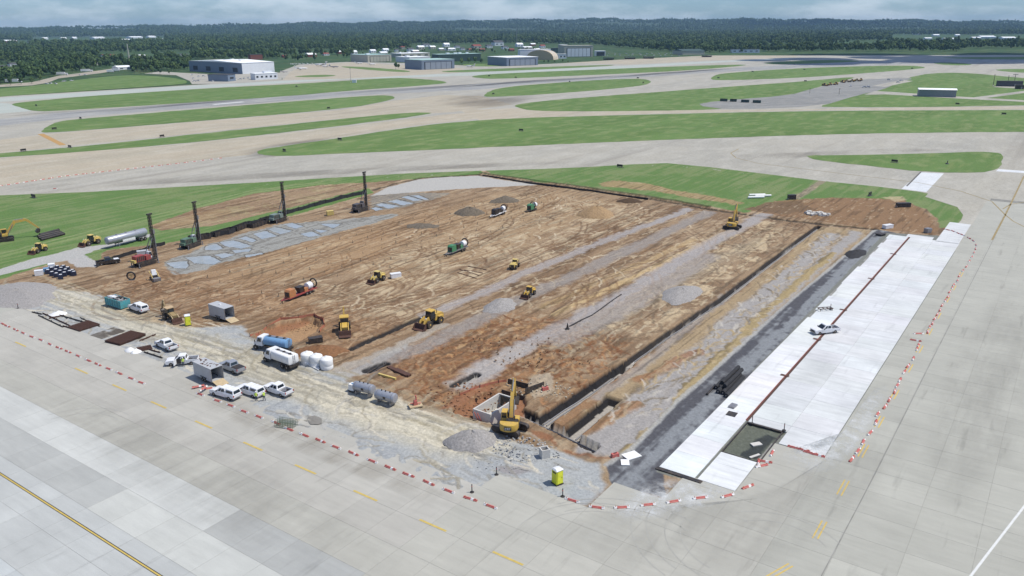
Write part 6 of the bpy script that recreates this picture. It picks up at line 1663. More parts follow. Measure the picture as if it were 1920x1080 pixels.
# silt fence along the west side and orange netting round the pit
def fence(name, label, pts, h, m, gap=2.4, cat='fence'):
    P = [on(*p) for p in pts]; t = thing(name, label, cat, P[0]); D = []
    for a_, b_ in zip(P[:-1], P[1:]):
        n_ = max(1, int((b_ - a_).length / gap)); D += [a_ + (b_ - a_) * i / n_ for i in range(n_)]
    D.append(P[-1])
    for q in D: q.z = gz(q)
    g = random.Random(len(pts)); HH = [h * g.uniform(.8, 1.1) for _ in D]
    for k, (a_, b_) in enumerate(zip(D[:-1], D[1:])):
        mid = (a_ + b_) / 2; nn = Vector((-(b_ - a_).y, (b_ - a_).x, 0)).normalized() * g.uniform(-.2, .2)
        o_ = P[0]
        vv = []
        for q, hh in ((a_, HH[k]), (mid + nn, (HH[k] + HH[k + 1]) / 2 * .92), (b_, HH[k + 1])):
            lean = nn * .4
            vv += [q - o_ + Vector((0, 0, -.3)), q - o_ + lean + Vector((0, 0, hh))]
        off = Vector((-(b_ - a_).y, (b_ - a_).x, 0)).normalized() * .05
        vv = vv + [q + off for q in vv]
        MB().add(vv, [(0, 2, 3, 1), (2, 4, 5, 3), (6, 7, 9, 8), (8, 9, 11, 10), (1, 3, 9, 7), (3, 5, 11, 9)]).build('fabric_panel', m, t, smooth=False)
        MB().box((a_ - o_) + Vector((0, 0, h / 2)), (.08, .08, h + .3)).build('post', P_DARK, t)
    return t
fence('silt_fence', 'black silt fence along the left side behind the drill rigs', [(388, 446), (430, 440), (466, 424), (500, 414), (540, 402), (580, 390), (640, 374), (684, 364)], 1.5, P_FABRIC)
fence('silt_fence', 'black silt fence along the far bank of the dig', [(905, 330), (1010, 347), (1100, 358), (1215, 375)], .7, P_FABRIC, 5)
fence('silt_fence', 'low black silt fence beside the red drill rig', [(182, 502), (215, 487), (250, 477), (290, 464), (310, 459)], 1.0, P_FABRIC)
fence('safety_netting', 'orange safety netting round the excavated pit', [(469, 632), (500, 612), (527, 601), (560, 596), (590, 592), (607, 600), (609, 612), (600, 624)], .6, P_NET, 2.2, 'netting')
fence('safety_netting', 'orange safety netting behind the concrete vault', [(862, 742), (900, 727), (935, 718), (950, 716)], .5, P_NET, 2.2, 'netting')
# dark steel pontoon frames by the fence
for i, (a_, b_) in enumerate([((400, 444), (436, 434)), ((440, 434), (466, 424)), ((355, 452), (394, 446)), ((470, 428), (500, 418))]):
    L = (ground(*b_) - ground(*a_)).length
    t = thing('mud_bin', f'long dark open steel bin beside the silt fence, {nth(i)} listed among four', 'bin', group='dark steel bins by the silt fence')
    t['label'] = ['long dark open bin by the silt fence, right of the green rig', 'dark open bin by the silt fence between the two middle rigs', 'dark open bin directly behind the green rig mast', 'dark open bin just left of the third rig'][i]
    mb = MB(); both(lambda g: mb.box((0, g * 1.0, .7), (L, .08, 1.4))); both(lambda g: mb.box((g * L / 2, 0, .7), (.08, 2.0, 1.4))); mb.box((0, 0, .1), (L, 2, .1)); mb.build('shell', P_DARK, t)
    for k in range(5): both(lambda g: MB().box((-L / 2 + L * (k + .5) / 5, g * 1.07, .7), (.1, .1, 1.4)).build('rib', P_DARK, t))
    put(t, a_, b_)
for i, (p, lb) in enumerate([((1425, 372), 'white pipe sections stacked on the grass beyond the far bank'), ((1484, 374), 'dark trash bin at the end of the worn track'), ((1693, 388), 'dark low generator on the brown bank')]):
    if i == 0:
        t = thing('pipe_stack', lb, 'pipes')
        for k, (dx, dy) in enumerate(((-1.5, 0), (2.0, 2.2), (.5, 4))): MB().tube((dx - 3, dy, .45), (dx + 3, dy, .45), .42, n=12).build('pipe', P_POLY, t)
        put_at(t, p, .1)
    else:
        t = thing('steel_bin', lb, 'bin' if i == 1 else 'generator'); d = (2.6, 1.6, 1.6) if i == 1 else (4.6, 1.6, 1.3)
        MB().box((0, 0, d[2] / 2), d).build('case', P_DARK, t); MB().box((0, 0, d[2] + .05), (d[0] * 1.03, d[1] * 1.03, .1)).build('lid', P_BLKPL, t); both(lambda g: MB().box((g * d[0] * .52, 0, .3), (.12, d[1] * .9, .5)).build('end_plate', P_STEEL, t))
        put_at(t, p, .1)
plain('steel_table', 'dark timber crib at the top of the asphalt base', 'crib', MB().box((0, 0, .5), (2.6, 2.0, .2)).box((-1, 0, .25), (.2, 1.8, .5)).box((1, 0, .25), (.2, 1.8, .5)), P_DARK, (1651, 441), .6)

# ------------------------------------------------------------------ workers
def person(label, p, rz, pose):
    t = thing('person', label, 'person', group='workers in hi-vis vests')
    J = {'pel': (0, 0, .95), 'waist': (0, 0, 1.1), 'chest': (.02, 0, 1.36), 'neck': (.03, 0, 1.52), 'head': (.05, 0, 1.66), 'top': (.04, 0, 1.78)}
    ra = {'pel': .15, 'waist': .14, 'chest': .17, 'neck': .06, 'head': .1, 'top': .07}
    E_ = [('pel', 'waist'), ('waist', 'chest'), ('chest', 'neck'), ('neck', 'head'), ('head', 'top')]
    for g, s_ in ((1, 'l'), (-1, 'r')):
        st_ = pose.get('step', 0) * g
        J.update({f'hip{s_}': (0, g * .1, .9), f'kn{s_}': (.06 + st_ * .5, g * .11, .5), f'an{s_}': (st_, g * .11, .1), f'to{s_}': (.2 + st_, g * .13, .05),
                  f'sh{s_}': (.02, g * .2, 1.42), f'el{s_}': (pose['el'][0], g * .29, pose['el'][1]), f'wr{s_}': (pose['wr'][0], g * .25, pose['wr'][1])})
        ra.update({f'hip{s_}': .1, f'kn{s_}': .07, f'an{s_}': .05, f'to{s_}': .045, f'sh{s_}': .075, f'el{s_}': .05, f'wr{s_}': .035})
        E_ += [('pel', f'hip{s_}'), (f'hip{s_}', f'kn{s_}'), (f'kn{s_}', f'an{s_}'), (f'an{s_}', f'to{s_}'), ('chest', f'sh{s_}'), (f'sh{s_}', f'el{s_}'), (f'el{s_}', f'wr{s_}')]
    names = list(J); ix = {k: i for i, k in enumerate(names)}
    me_ = bpy.data.meshes.new('body'); me_.from_pydata([J[k] for k in names], [(ix[a_], ix[b_]) for a_, b_ in E_], [])
    o = bpy.data.objects.new('body', me_); col.objects.link(o)
    md = o.modifiers.new('skin', 'SKIN'); sb = o.modifiers.new('sub', 'SUBSURF'); sb.levels = 1; sb.render_levels = 1
    for k, sv in zip(names, me_.skin_vertices[0].data): sv.radius = (ra[k], ra[k]); sv.use_root = k == 'pel'
    dg = bpy.context.evaluated_depsgraph_get(); nm = bpy.data.meshes.new_from_object(o.evaluated_get(dg)); bpy.data.objects.remove(o)
    fg = MB()
    for g in (1, -1):
        w_ = Vector((pose['wr'][0], g * .25, pose['wr'][1])); e_ = Vector((pose['el'][0], g * .29, pose['el'][1])); d = (w_ - e_).normalized(); sd = Vector((0, 1, 0)).cross(d).normalized()
        fg.tube(w_, w_ + d * .1, .04, .035, 6)
        for k in range(4): q = w_ + d * .09 + sd * (.03 - .02 * k); fg.tube(q, q + d * (.07 - .006 * abs(k - 1)) + Vector((.012, -g * .02, 0)), .009, .007, 5)
        fg.tube(w_ + d * .03 + sd * .035, w_ + d * .08 + sd * .07, .011, .008, 5)
    bm = bmesh.new(); bm.from_mesh(nm); off = MB(); tmp = fg.mesh('hand', None, False); bm.from_mesh(tmp); bm.to_mesh(nm); bm.free(); bpy.data.meshes.remove(tmp)
    nm.name = 'body'; nm.materials.clear()
    for m_ in (P_JEAN, P_VEST, P_SKIN, P_DARK): nm.materials.append(m_)
    for f in nm.polygons:
        c_ = f.center
        f.material_index = 3 if c_.z < .12 else (2 if c_.z > 1.53 or abs(c_.y) > .26 or (c_.x > .22 and c_.z > .6) else (1 if c_.z > .98 else 0))
        f.use_smooth = True
    link('body', nm, t)
    MB().lathe([(.15, 1.71), (.125, 1.74), (.12, 1.8), (.07, 1.87), (.01, 1.88)], 14, 'Z', (.05, 0, 0)).build('hard_hat', P_WHITE, t)
    hd = MB(); both(lambda g: hd.box((.148, g * .035, 1.675), (.012, .026, .014))); hd.build('eyes', P_DARK, t)
    MB().box((.155, 0, 1.645), (.03, .024, .045), tx=.5).build('nose', P_SKIN, t)
    MB().box((.145, 0, 1.605), (.012, .05, .012)).build('mouth', P_BARR, t)
    both(lambda g: MB().box((.045, g * .105, 1.66), (.04, .018, .06)).build('ear', P_SKIN, t))
    return put_at(t, p, rz)
person('worker in hi-vis vest standing at the tail of the middle capped pickup, left one', (481, 752), R(100), dict(el=(.05, 1.15), wr=(.22, .98), step=.05))
person('worker in hi-vis vest beside the right white pickup, right one of two', (496, 752), R(150), dict(el=(.08, 1.14), wr=(.28, 1.12), step=.16))
person('worker in hi-vis vest standing in the open pickup door', (344, 687), R(-60), dict(el=(-.02, 1.13), wr=(.1, .9), step=.03))

# ------------------------------------------------------------------ buildings beyond the runways
B_BLUE = mat('blue_grey_cladding', A(126, 140, 158), .6, var=.06, scale=.2)
B_DBLUE = mat('dark_blue_cladding', A(96, 110, 128), .6, var=.06, scale=.2)
B_WHITE = mat('white_cladding', A(236, 240, 244), .6, var=.05, scale=.2)
B_CREAM = mat('cream_cladding', A(190, 188, 172), .7, var=.06, scale=.2)
B_TAN = mat('tan_tent_fabric', A(208, 186, 150), .8, var=.06, scale=.2)
B_BRICK = mat('red_brick_wall', A(140, 84, 70), .8, var=.1, scale=.3)
B_ROOFW = mat('white_roof', A(250, 252, 252, .88), .6, var=.03, scale=.1)
B_ROOFG = mat('pale_green_roof', A(176, 206, 198), .6, var=.05, scale=.1)
B_ROOFR = mat('red_roof', A(150, 78, 66), .8, var=.1, scale=.2)
B_ROOFD = mat('dark_roof', A(84, 84, 86), .8, var=.1, scale=.2)
B_GREEN = mat('dark_green_wall', A(62, 84, 78), .7, var=.1, scale=.2)
B_DOOR = mat('hangar_door', A(150, 160, 172), .6, var=.06, scale=.3)
B_DARK = mat('dark_opening', A(52, 58, 64), .7)

def building(label, B, lpx, rpx, hpx, wall, roof, a=30, pitch=0.0, doors=0, windows=0, side_windows=0, boxes=0, name='hangar', cat='hangar', group='buildings along the far side of the airfield', door_m=B_DOOR, over=.6, face=None):
    p = ground(*B); phi = math.atan((B[0] - 960) / F); dep = (p - Vector((0, 0, CAM_H))).dot(FW); ppm = F / dep
    a = R(a); Lx, Ly, h = rpx / ppm / math.cos(a), lpx / ppm / math.sin(a), hpx / ppm
    p.z = 0
    t = thing(name, label, cat, p, -phi + a, group)
    MB().box((Lx / 2, Ly / 2, h / 2 - .3), (Lx, Ly, h + .6)).build('wall', wall, t, smooth=False)
    if pitch:
        ph = pitch / ppm
        rf = MB().add([(-over, -over, h), (Lx + over, -over, h), (Lx + over, Ly + over, h), (-over, Ly + over, h), (-over, Ly / 2, h + ph), (Lx + over, Ly / 2, h + ph)], [(0, 1, 5, 4), (2, 3, 4, 5), (0, 4, 3), (1, 2, 5), (3, 2, 1, 0)]).build('roof', roof, t, smooth=False)
    else:
        rf = MB().box((Lx / 2, Ly / 2, h + .25), (Lx + over, Ly + over, .5)).build('roof', roof, t, smooth=False)
    g = random.Random(int(B[0]))
    for i in range(boxes): MB().box((g.uniform(.15, .85) * Lx, g.uniform(.2, .8) * Ly, h + 1.3), (g.uniform(3, 7), g.uniform(3, 6), 2.2)).build('roof_unit', B_WHITE, rf, smooth=False)
    if face: MB().box((Lx / 2, -.06, h / 2), (Lx - .1, .2, h - .1)).build('end_wall', face, t, smooth=False)
    if doors:
        dw = Lx * .8 / doors
        MB().box((Lx / 2, -.12, h * .42), (Lx * .84, .2, h * .8)).build('door_frame', B_DARK, t, smooth=False)
        for i in range(doors): MB().box((Lx * .1 + dw * (i + .5), -.3 - .12 * (i % 2), h * .4), (dw * .93, .2, h * .74)).build('door_panel', door_m, t, smooth=False)
    for i in range(windows): MB().box((Lx * (i + .5) / windows, -.08, h * .5), (Lx / windows * .45, .2, h * .28)).build('window', P_GLASS, t, smooth=False)
    for i in range(side_windows): MB().box((-.08, Ly * (i + .5) / side_windows, h * .35), (.2, Ly / side_windows * .35, h * .4)).build('side_opening', B_DARK, t, smooth=False)
    return t

building('largest hangar, long blue grey side and white end, at the left', (455, 139), 99, 60, 20, B_BLUE, B_ROOFW, 32, 3, side_windows=4, boxes=3, face=B_WHITE)
building('low dark blue annex in front of the largest hangar', (428, 153), 35, 14, 12, B_BLUE, B_ROOFD, 55, windows=1, name='office_building', cat='office')
building('white office with dark rounded windows right of the dark annex', (479, 150), 8, 41, 11, B_WHITE, B_ROOFW, 20, windows=5, boxes=2, name='office_building', cat='office')
building('brick block standing among the trees behind the largest hangar', (470, 112), 4, 22, 9, B_BRICK, B_ROOFD, 20, name='brick_building', cat='building')
building('cream hangar with folding doors, left of the grey hangar group', (690, 117), 32, 45, 13, B_CREAM, B_ROOFG, 35, doors=6, boxes=2, door_m=B_CREAM)
building('blue grey hangar with dark left side, foremost of the middle group', (791, 131), 32, 63, 17, B_BLUE, B_ROOFG, 32, doors=5)
building('white roofed long hall behind the foremost blue grey hangar', (768, 117), 26, 40, 9, B_WHITE, B_ROOFW, 35, boxes=1, windows=3, name='hall', cat='hall')
building('wide dark green hangar with pale roof and white roof units', (822, 116), 12, 82, 13, B_GREEN, B_ROOFG, 25, boxes=4)
building('pale low hall behind the cream hangar', (752, 108), 20, 55, 7, B_CREAM, B_ROOFW, 30, boxes=2, windows=4, name='hall', cat='hall')
building('blue hangar with white roof and wide panel doors, right of the white helicopter', (950, 124), 37, 60, 15, B_BLUE, B_ROOFW, 30, doors=5)
building('pale wide hall behind the tan tent', (975, 111), 4, 58, 17, B_WHITE, B_ROOFW, 12, name='hall', cat='hall')
building('cream maintenance hangar with tall doors, tallest on the right', (1058, 107), 8, 54, 20, B_CREAM, B_CREAM, 15, doors=6, door_m=B_WHITE)
building('square cream tower wing of the maintenance hangar', (1052, 105), 6, 12, 20, B_CREAM, B_ROOFW, 25, windows=1, name='tower_wing', cat='building')
building('low white block left of the maintenance hangar', (1042, 110), 2, 20, 8, B_WHITE, B_ROOFW, 15, windows=3, name='office_building', cat='office')
building('small red brick block between tent and white block', (1032, 110), 2, 9, 11, B_BRICK, B_ROOFD, 15, name='brick_building', cat='building')
building('small white hangar with dark door right of the maintenance hangar', (1117, 105), 3, 18, 9, B_WHITE, B_ROOFW, 15, doors=1, door_m=B_DARK)
building('teal roofed hall left of the maintenance hangar', (1035, 99), 2, 22, 8, B_GREEN, B_ROOFD, 15, name='hall', cat='hall')
building('long dark roofed hall at the right end of the building row', (1280, 103), 20, 40, 7, B_CREAM, B_GREEN, 25, 3, name='hall', cat='hall')
building('pale open sided depot at the right behind the runway', (1372, 99), 3, 50, 6, B_WHITE, B_ROOFD, 12, windows=5, name='depot', cat='depot')
building('long grey metal shed with white roof on the right grass', (1722, 181), 3, 62, 13, mat('ribbed_grey_metal', A(138, 146, 148), .6, var=.08, scale=.5), B_ROOFW, 6, 2, windows=0, name='metal_shed', cat='shed', group='sheds')
# arched tan tent
p = ground(1012, 112); t = thing('tent_hangar', 'tan striped tent shelter behind the blue hangar', 'tent', p, -.35)
k_ = 26; rg = []
for x in (0, 30):
    rg.append([Vector((math.cos(math.pi * i / 12) * -k_ , x, max(0, math.sin(math.pi * i / 12)) ** .8 * 17 - .2)) for i in range(13)])
MB().loft(rg).build('canopy', B_TAN, t)
for x in (4, 11, 18, 25): MB().loft([[v + Vector((0, x - v.y + dx, 0)) * 1.0 + Vector((0, 0, .25)) for v in rg[0]] for dx in (0, 1.6)]).build('stripe', B_WHITE, t)

# small houses and sheds in the town strip
g = random.Random(21)
HOUSES = [(585, 107, 22, 6), (612, 104, 14, 4), (640, 101, 16, 5), (664, 102, 16, 6), (700, 99, 14, 5), (724, 97, 14, 5), (745, 97, 10, 4), (771, 96, 14, 5), (790, 93, 16, 6), (800, 88, 18, 5), (838, 88, 14, 6), (846, 95, 22, 4), (868, 94, 10, 4), (895, 91, 20, 6), (918, 90, 14, 5), (935, 86, 24, 8), (975, 88, 16, 6), (990, 92, 22, 4), (1018, 90, 12, 5), (1030, 80, 18, 7),
          (120, 74, 12, 3), (140, 73, 10, 3), (185, 73, 26, 3), (210, 82, 16, 3), (255, 72, 30, 3), (285, 71, 18, 3), (20, 80, 26, 4), (85, 74, 12, 3), (112, 86, 16, 4), (448, 55, 50, 2), (520, 53, 60, 2), (600, 51, 60, 2), (690, 50, 40, 2), (1720, 65, 16, 3), (1755, 68, 14, 3), (1795, 68, 10, 3), (1830, 73, 20, 3), (1850, 72, 34, 4), (1890, 74, 30, 4), (1365, 58, 14, 3), (1595, 90, 10, 4), (1615, 90, 12, 4),
          (205, 106, 30, 3), (262, 108, 30, 4), (5, 131, 34, 6), (24, 124, 16, 5), (182, 122, 8, 4), (232, 131, 34, 6), (345, 106, 20, 4), (535, 108, 12, 4), (1020, 47, 10, 2), (1080, 47, 12, 2), (1700, 60, 20, 2), (755, 92, 12, 5), (812, 92, 14, 5), (828, 95, 12, 4), (858, 90, 12, 4), (882, 96, 14, 4), (905, 96, 12, 4), (948, 92, 14, 5), (960, 96, 12, 4), (1000, 86, 12, 4), (1008, 97, 14, 5), (780, 100, 16, 5), (720, 103, 18, 5), (60, 80, 14, 3), (235, 77, 24, 3), (160, 79, 20, 3), (300, 76, 16, 3), (1780, 75, 26, 3), (1740, 74, 16, 3)]
wl_ = [B_WHITE, B_CREAM, B_WHITE, B_BRICK, B_WHITE]; rf_ = [B_ROOFW, B_ROOFW, B_ROOFR, B_ROOFD, B_ROOFR, B_ROOFW]
for i, (x, y, w_, h_) in enumerate(sorted(HOUSES)):
    far = y < 78
    building(f'small far roof among the trees, {nth(i)} house from the left', (x - w_ * .3, max(y, 50.2 + (0 if x > 960 else 3))), w_ * .3, w_ * .7, h_ * .75, B_WHITE if far else g.choice(wl_), B_ROOFW if far else g.choice(rf_), 25, h_ * .45, windows=0 if far else 2, name='house', cat='house', group='small houses and sheds among the far trees', over=.3)

# shade canopies and dark containers
for i, (x, y) in enumerate([(1141, 112), (1181, 111), (1216, 110), (1325, 107)]):
    p = ground(x, y); t = thing('shade_canopy', f'low dark shade canopy on the far apron, {nth(i)} from the left', 'canopy', p, -.1, 'dark shade canopies')
    MB().prism([(-10, 4.2), (10, 3.4), (10, 3.9), (-10, 4.8)], -5, 5).build('roof', B_ROOFD, t)
    for xx in (-9, 0, 9): both(lambda s_: MB().box((xx, s_ * 4.6, 1.9), (.4, .4, 4)).build('post', P_DARK, t))
    MB().box((0, 0, 1.2), (17, 7, 2.4)).build('stored_load', P_DARK, t)
for i, (x, y, w_) in enumerate([(1357, 190, 5.5), (1375, 190.5, 5), (1397, 192, 6), (1419, 193, 6)]):
    p = ground(x, y); t = thing('waste_container', f'dark green waste container on the side apron, {nth(i)} from the left', 'container', p, -.45, 'dark containers on the side apron')
    mb = MB(); both(lambda s_: mb.box((0, s_ * 1.2, 1.1), (w_, .12, 2.0))); both(lambda s_: mb.box((s_ * w_ / 2, 0, 1.1), (.12, 2.4, 2.0))); mb.box((0, 0, .2), (w_, 2.4, .2)); mb.build('shell', B_GREEN, t)
    for k in range(4): both(lambda s_: MB().box((-w_ / 2 + w_ * (k + .5) / 4, s_ * 1.3, 1.1), (.15, .12, 2.0)).build('rib', P_DARK, t))

# masts
def mast(label, x, y, hpx, m, r=.3, name='pole', cat='pole', arm=None, base=None):
    p = ground(x, y); ppm = F / (p - Vector((0, 0, CAM_H))).dot(FW); h = hpx / ppm
    t = thing(name, label, cat, p); MB().tube((0, 0, -.3), (0, 0, h), r, r * .6, 8).build('shaft', m, t)
    MB().lathe([(r * 2.5, -.1), (r * 2.2, .5), (r, .8)], 10).build('footing', P_CONC, t)
    if arm: MB().box((0, 0, h), (arm, .5, .4)).build('cross_arm', m, t)
    if base: MB().box((4, -1, 1.6), (4.5, 3, 3.2)).build('base_cabinet', B_WHITE, t)
    return t
mast('slim grey mast with a white cabinet on the second grass strip', 658, 155, 26, P_STEEL, .22, 'wind_mast', 'mast', 1.6, True)
mast('tall pale column rising from the trees at the left', 242, 110, 27, B_CREAM, 1.6, 'chimney', 'chimney')
mast('tall thin antenna rising from the trees in the middle', 969, 86, 34, P_STEEL, .8, 'antenna', 'antenna', 3)
mast('left antenna mast on the right grass', 1862, 161, 20, P_DARK, .3, 'antenna', 'antenna', 1)
mast('middle antenna mast on the right grass', 1889, 159, 16, P_DARK, .3, 'antenna', 'antenna', 1)
mast('right antenna mast with a long arm on the right grass', 1901, 159, 19, P_DARK, .3, 'antenna', 'antenna', 5)
mast('lamp pole on the side apron, left one', 1518, 176, 9, P_DARK, .15, 'lamp_pole', 'lamp', 1)
mast('lamp pole on the side apron, right one', 1573, 179, 12, P_DARK, .15, 'lamp_pole', 'lamp', 1)
for lb, x, y, d, m_ in (('dark equipment cabin between the right antennas', 1892, 162, (22, 5, 5), B_ROOFD), ('small dark cabinet right of the antenna cabin', 1911, 167, (7, 3, 3.5), P_DARK)):
    t = thing('equipment_cabin', lb, 'cabin', ground(x, y), -.3); MB().box((0, 0, d[2] / 2), d).build('case', m_, t); MB().box((0, 0, d[2] + .15), (d[0] + .4, d[1] + .4, .3)).build('roof', B_ROOFD, t); MB().box((d[0] * .2, -d[1] / 2 - .05, 1.2), (1.2, .1, 2.2)).build('door', P_STEEL, t)

# guidance signs beside the taxiways
sgn = thing('taxiway_sign', 'sign', 'sign')
MB().box((0, 0, .75), (2.4, .25, .8)).build('panel', P_BLKPL, sgn); both(lambda s_: MB().box((s_ * .9, 0, .18), (.1, .1, .36)).build('leg', P_DARK, sgn)); MB().box((0, 0, .02), (3.0, 1.0, .1)).build('footing', P_DARK, sgn)
SG = [(68, 199), (151, 223), (102, 243), (616, 204), (304, 257), (131, 277), (44, 284), (533, 284), (637, 263), (63, 371), (967, 146), (1068, 154), (1196, 147), (1206, 156), (925, 177), (917, 143), (1510, 153), (1347, 147), (1795, 196), (1882, 215), (1411, 135), (1508, 131), (1710, 129), (1162, 314), (1677, 305), (1776, 307), (1631, 367), (1489, 121), (556, 163), (977, 246)]
SG.sort()
for i, (x, y) in enumerate(SG):
    o = sgn if i == 0 else copy_tree(sgn)
    tag(o, f'small dark taxiway sign on the grass, {nth(i)} from the left', 'sign', 'taxiway signs on the grass')
    p = on(x, y); p.z = max(p.z, .05); o.location = p; o.rotation_euler.z = ANG + (math.pi / 2 if i % 3 else 0) + g.gauss(0, .1); k_ = 1.15; o.scale = (k_, k_, k_)

# parked aircraft
def aircraft(label, x, y, L, rz, m=P_WHITE):
    t = thing('parked_aircraft', label, 'aircraft', ground(x, y), rz, 'aircraft parked on the service apron')
    h = L / 2; r = L * .06
    MB().lathe([(.05, -h), (r * .5, -h * .7), (r, -h * .3), (r, h * .55), (r * .7, h * .85), (.08, h)], 14, 'X', (0, 0, r + L * .06)).build('fuselage', m, t)
    both(lambda s_: MB().add([(L * .08, s_ * r * .8, L * .1), (-L * .08, s_ * r * .8, L * .1), (-L * .16, s_ * L * .46, L * .12), (-L * .10, s_ * L * .46, L * .12), (L * .08, s_ * r * .8, L * .125), (-L * .08, s_ * r * .8, L * .125), (-L * .16, s_ * L * .46, L * .13), (-L * .10, s_ * L * .46, L * .13)],
         [(0, 1, 2, 3), (4, 5, 6, 7), (0, 1, 5, 4), (1, 2, 6, 5), (2, 3, 7, 6), (3, 0, 4, 7)]).build('wing', m, t))
    MB().prism([(-h * .7, L * .15), (-h * .98, L * .15), (-h * 1.08, L * .33), (-h * .92, L * .33)], -.12, .12).build('tail_fin', m, t)
    MB().box((-h * 1.0, 0, L * .32), (L * .08, L * .34, .12)).build('tailplane', m, t)
    both(lambda s_: MB().lathe([(r * .35, -L * .09), (r * .45, 0), (r * .3, L * .08)], 10, 'X', (-h * .5, s_ * r * 1.5, L * .15)).build('engine', P_STEEL, t))
    MB().box((h * .78, 0, L * .145), (L * .05, r * .9, r * .35)).build('cockpit_window', P_GLASS, t)
    for xx, yy in ((h * .6, 0), (-h * .1, L * .1), (-h * .1, -L * .1)): MB().tube((xx, yy, 0), (xx, yy, L * .1), L * .012, n=6).build('landing_gear', P_DARK, t)
aircraft('white business jet alone in the middle of the service apron', 565, 131, 18, .3)
aircraft('small dark tailed plane near the white office', 533, 136, 10, .5, P_STEEL)
for i, x in enumerate((548, 555, 562, 569, 577, 586)): aircraft(f'small white plane parked in the back row, {nth(i)} from the left', x, 121.5 - i * .1, 9, 1.2 + .1 * i)
aircraft('larger white jet at the right end of the parked row', 601, 124, 22, 2.8)
aircraft('white jet right of the parked row', 611, 126, 14, 2.9)
aircraft('grey propeller plane by the grass wedge', 627, 127, 14, .1, P_STEEL)
aircraft('white plane left before the cream hangar', 673, 120, 13, 0)
aircraft('white plane right before the cream hangar', 697, 122, 13, .2)
aircraft('white aircraft with raised tail right of the grey hangar', 882, 126, 16, 2.6)

# road vehicles far off
def box_truck(label, x, y, L, rz, m=P_WHITE):
    t = thing('box_truck', label, 'truck', ground(x, y), rz, 'white trucks by the tree line')
    MB().box((-L * .1, 0, 2.5), (L * .76, 2.5, 2.9)).build('cargo_box', m, t)
    cb = MB().box((L * .4, 0, 1.7), (L * .18, 2.3, 2.2), tx=.8).build('cab', P_WHITE, t); MB().box((L * .47, 0, 2.1), (.3, 1.9, .8)).build('windshield', P_GLASS, cb)
    for xx in (-L * .35, -L * .22, L * .38): both(lambda s_: wheel(t, xx, s_ * 1.0, .5, .35))
box_truck('white semi truck at the left, on the road before the trees', 116, 141, 15, .25)
box_truck('white semi truck with long trailer, right of the first one', 163, 135, 16, .3)
box_truck('white box truck parked near the left field, left of two', 207, 136, 9, .3)
box_truck('white box truck parked near the left field, right of two', 218, 134, 9, .3)
box_truck('pale long truck lying in the shrubs at the far left', 26, 155, 18, .15)
def make_car():
    t = thing('parked_car', 'car', 'car')
    MB().prism([(-2.2, .35), (2.2, .35), (2.25, .7), (1.2, .88), (-2.1, .95), (-2.25, .7)], -.88, .88).build('body', P_WHITE, t)
    MB().loft([[Vector((x, y, .9)) for x, y in ((-1.9, -.8), (.9, -.8), (.9, .8), (-1.9, .8))], [Vector((x, y, 1.45)) for x, y in ((-1.4, -.65), (.2, -.65), (.2, .65), (-1.4, .65))]]).build('cabin', P_GLASS, t)
    MB().box((-.6, 0, 1.47), (1.5, 1.3, .05)).build('roof', P_WHITE, t)
    for xx in (-1.4, 1.4): both(lambda s_: wheel(t, xx, s_ * .8, .33, .22))
    return t
car = make_car(); CARS = []
for x, y in [(360, 141), (372, 144), (382, 143), (362, 148), (392, 142), (364, 153), (371, 152), (400, 147), (398, 153), (440, 150), (450, 149), (458, 148), (466, 147), (95, 157), (120, 153), (135, 152), (88, 158), (105, 158), (150, 141), (160, 141)]: CARS.append((x, y, 'in the lot before the largest hangar' if x > 300 else 'by the tree line'))
for i in range(26): CARS.append((1128 + (i % 13) * 12 + g.uniform(-3, 3), 104 - (i // 13) * 3.0 + g.uniform(-.6, .6), 'in the far right lot'))
cnts = {}
for i, (x, y, w_) in enumerate(sorted(CARS)):
    o = car if i == 0 else copy_tree(car); k = cnts.get(w_, 0); cnts[w_] = k + 1
    tag(o, f'tiny parked car {w_}, {nth(k)} from the left', 'car', 'cars parked far off'); o.location = ground(x, y, .06); o.rotation_euler.z = g.uniform(0, 6.28)
# row of yellow machines on the side apron
src = bpy.data.objects['compact_loader.001']
for i, (x, y) in enumerate([(1546, 161), (1556, 160), (1567, 159), (1580, 155), (1588, 154), (1597, 153.5), (1607, 152.5), (1614, 151.5)]):
    o = copy_tree(src); tag(o, f'tiny far machine in the row on the side apron, {nth(i)} from the left', 'loader', 'machines on the side apron'); o.location = ground(x, y, .06); o.rotation_euler.z = g.uniform(0, 6); o.scale = (1.3, 1.3, 1.3)
for i, (x, y) in enumerate([(1595, 162), (1620, 164), (1627, 164), (1667, 150), (1684, 155), (1690, 152)]):
    o = copy_tree(car); tag(o, f'tiny car on the side apron, {nth(i)} from the left', 'car', 'cars on the side apron'); o.location = ground(x, y, .07); o.rotation_euler.z = g.uniform(0, 6)

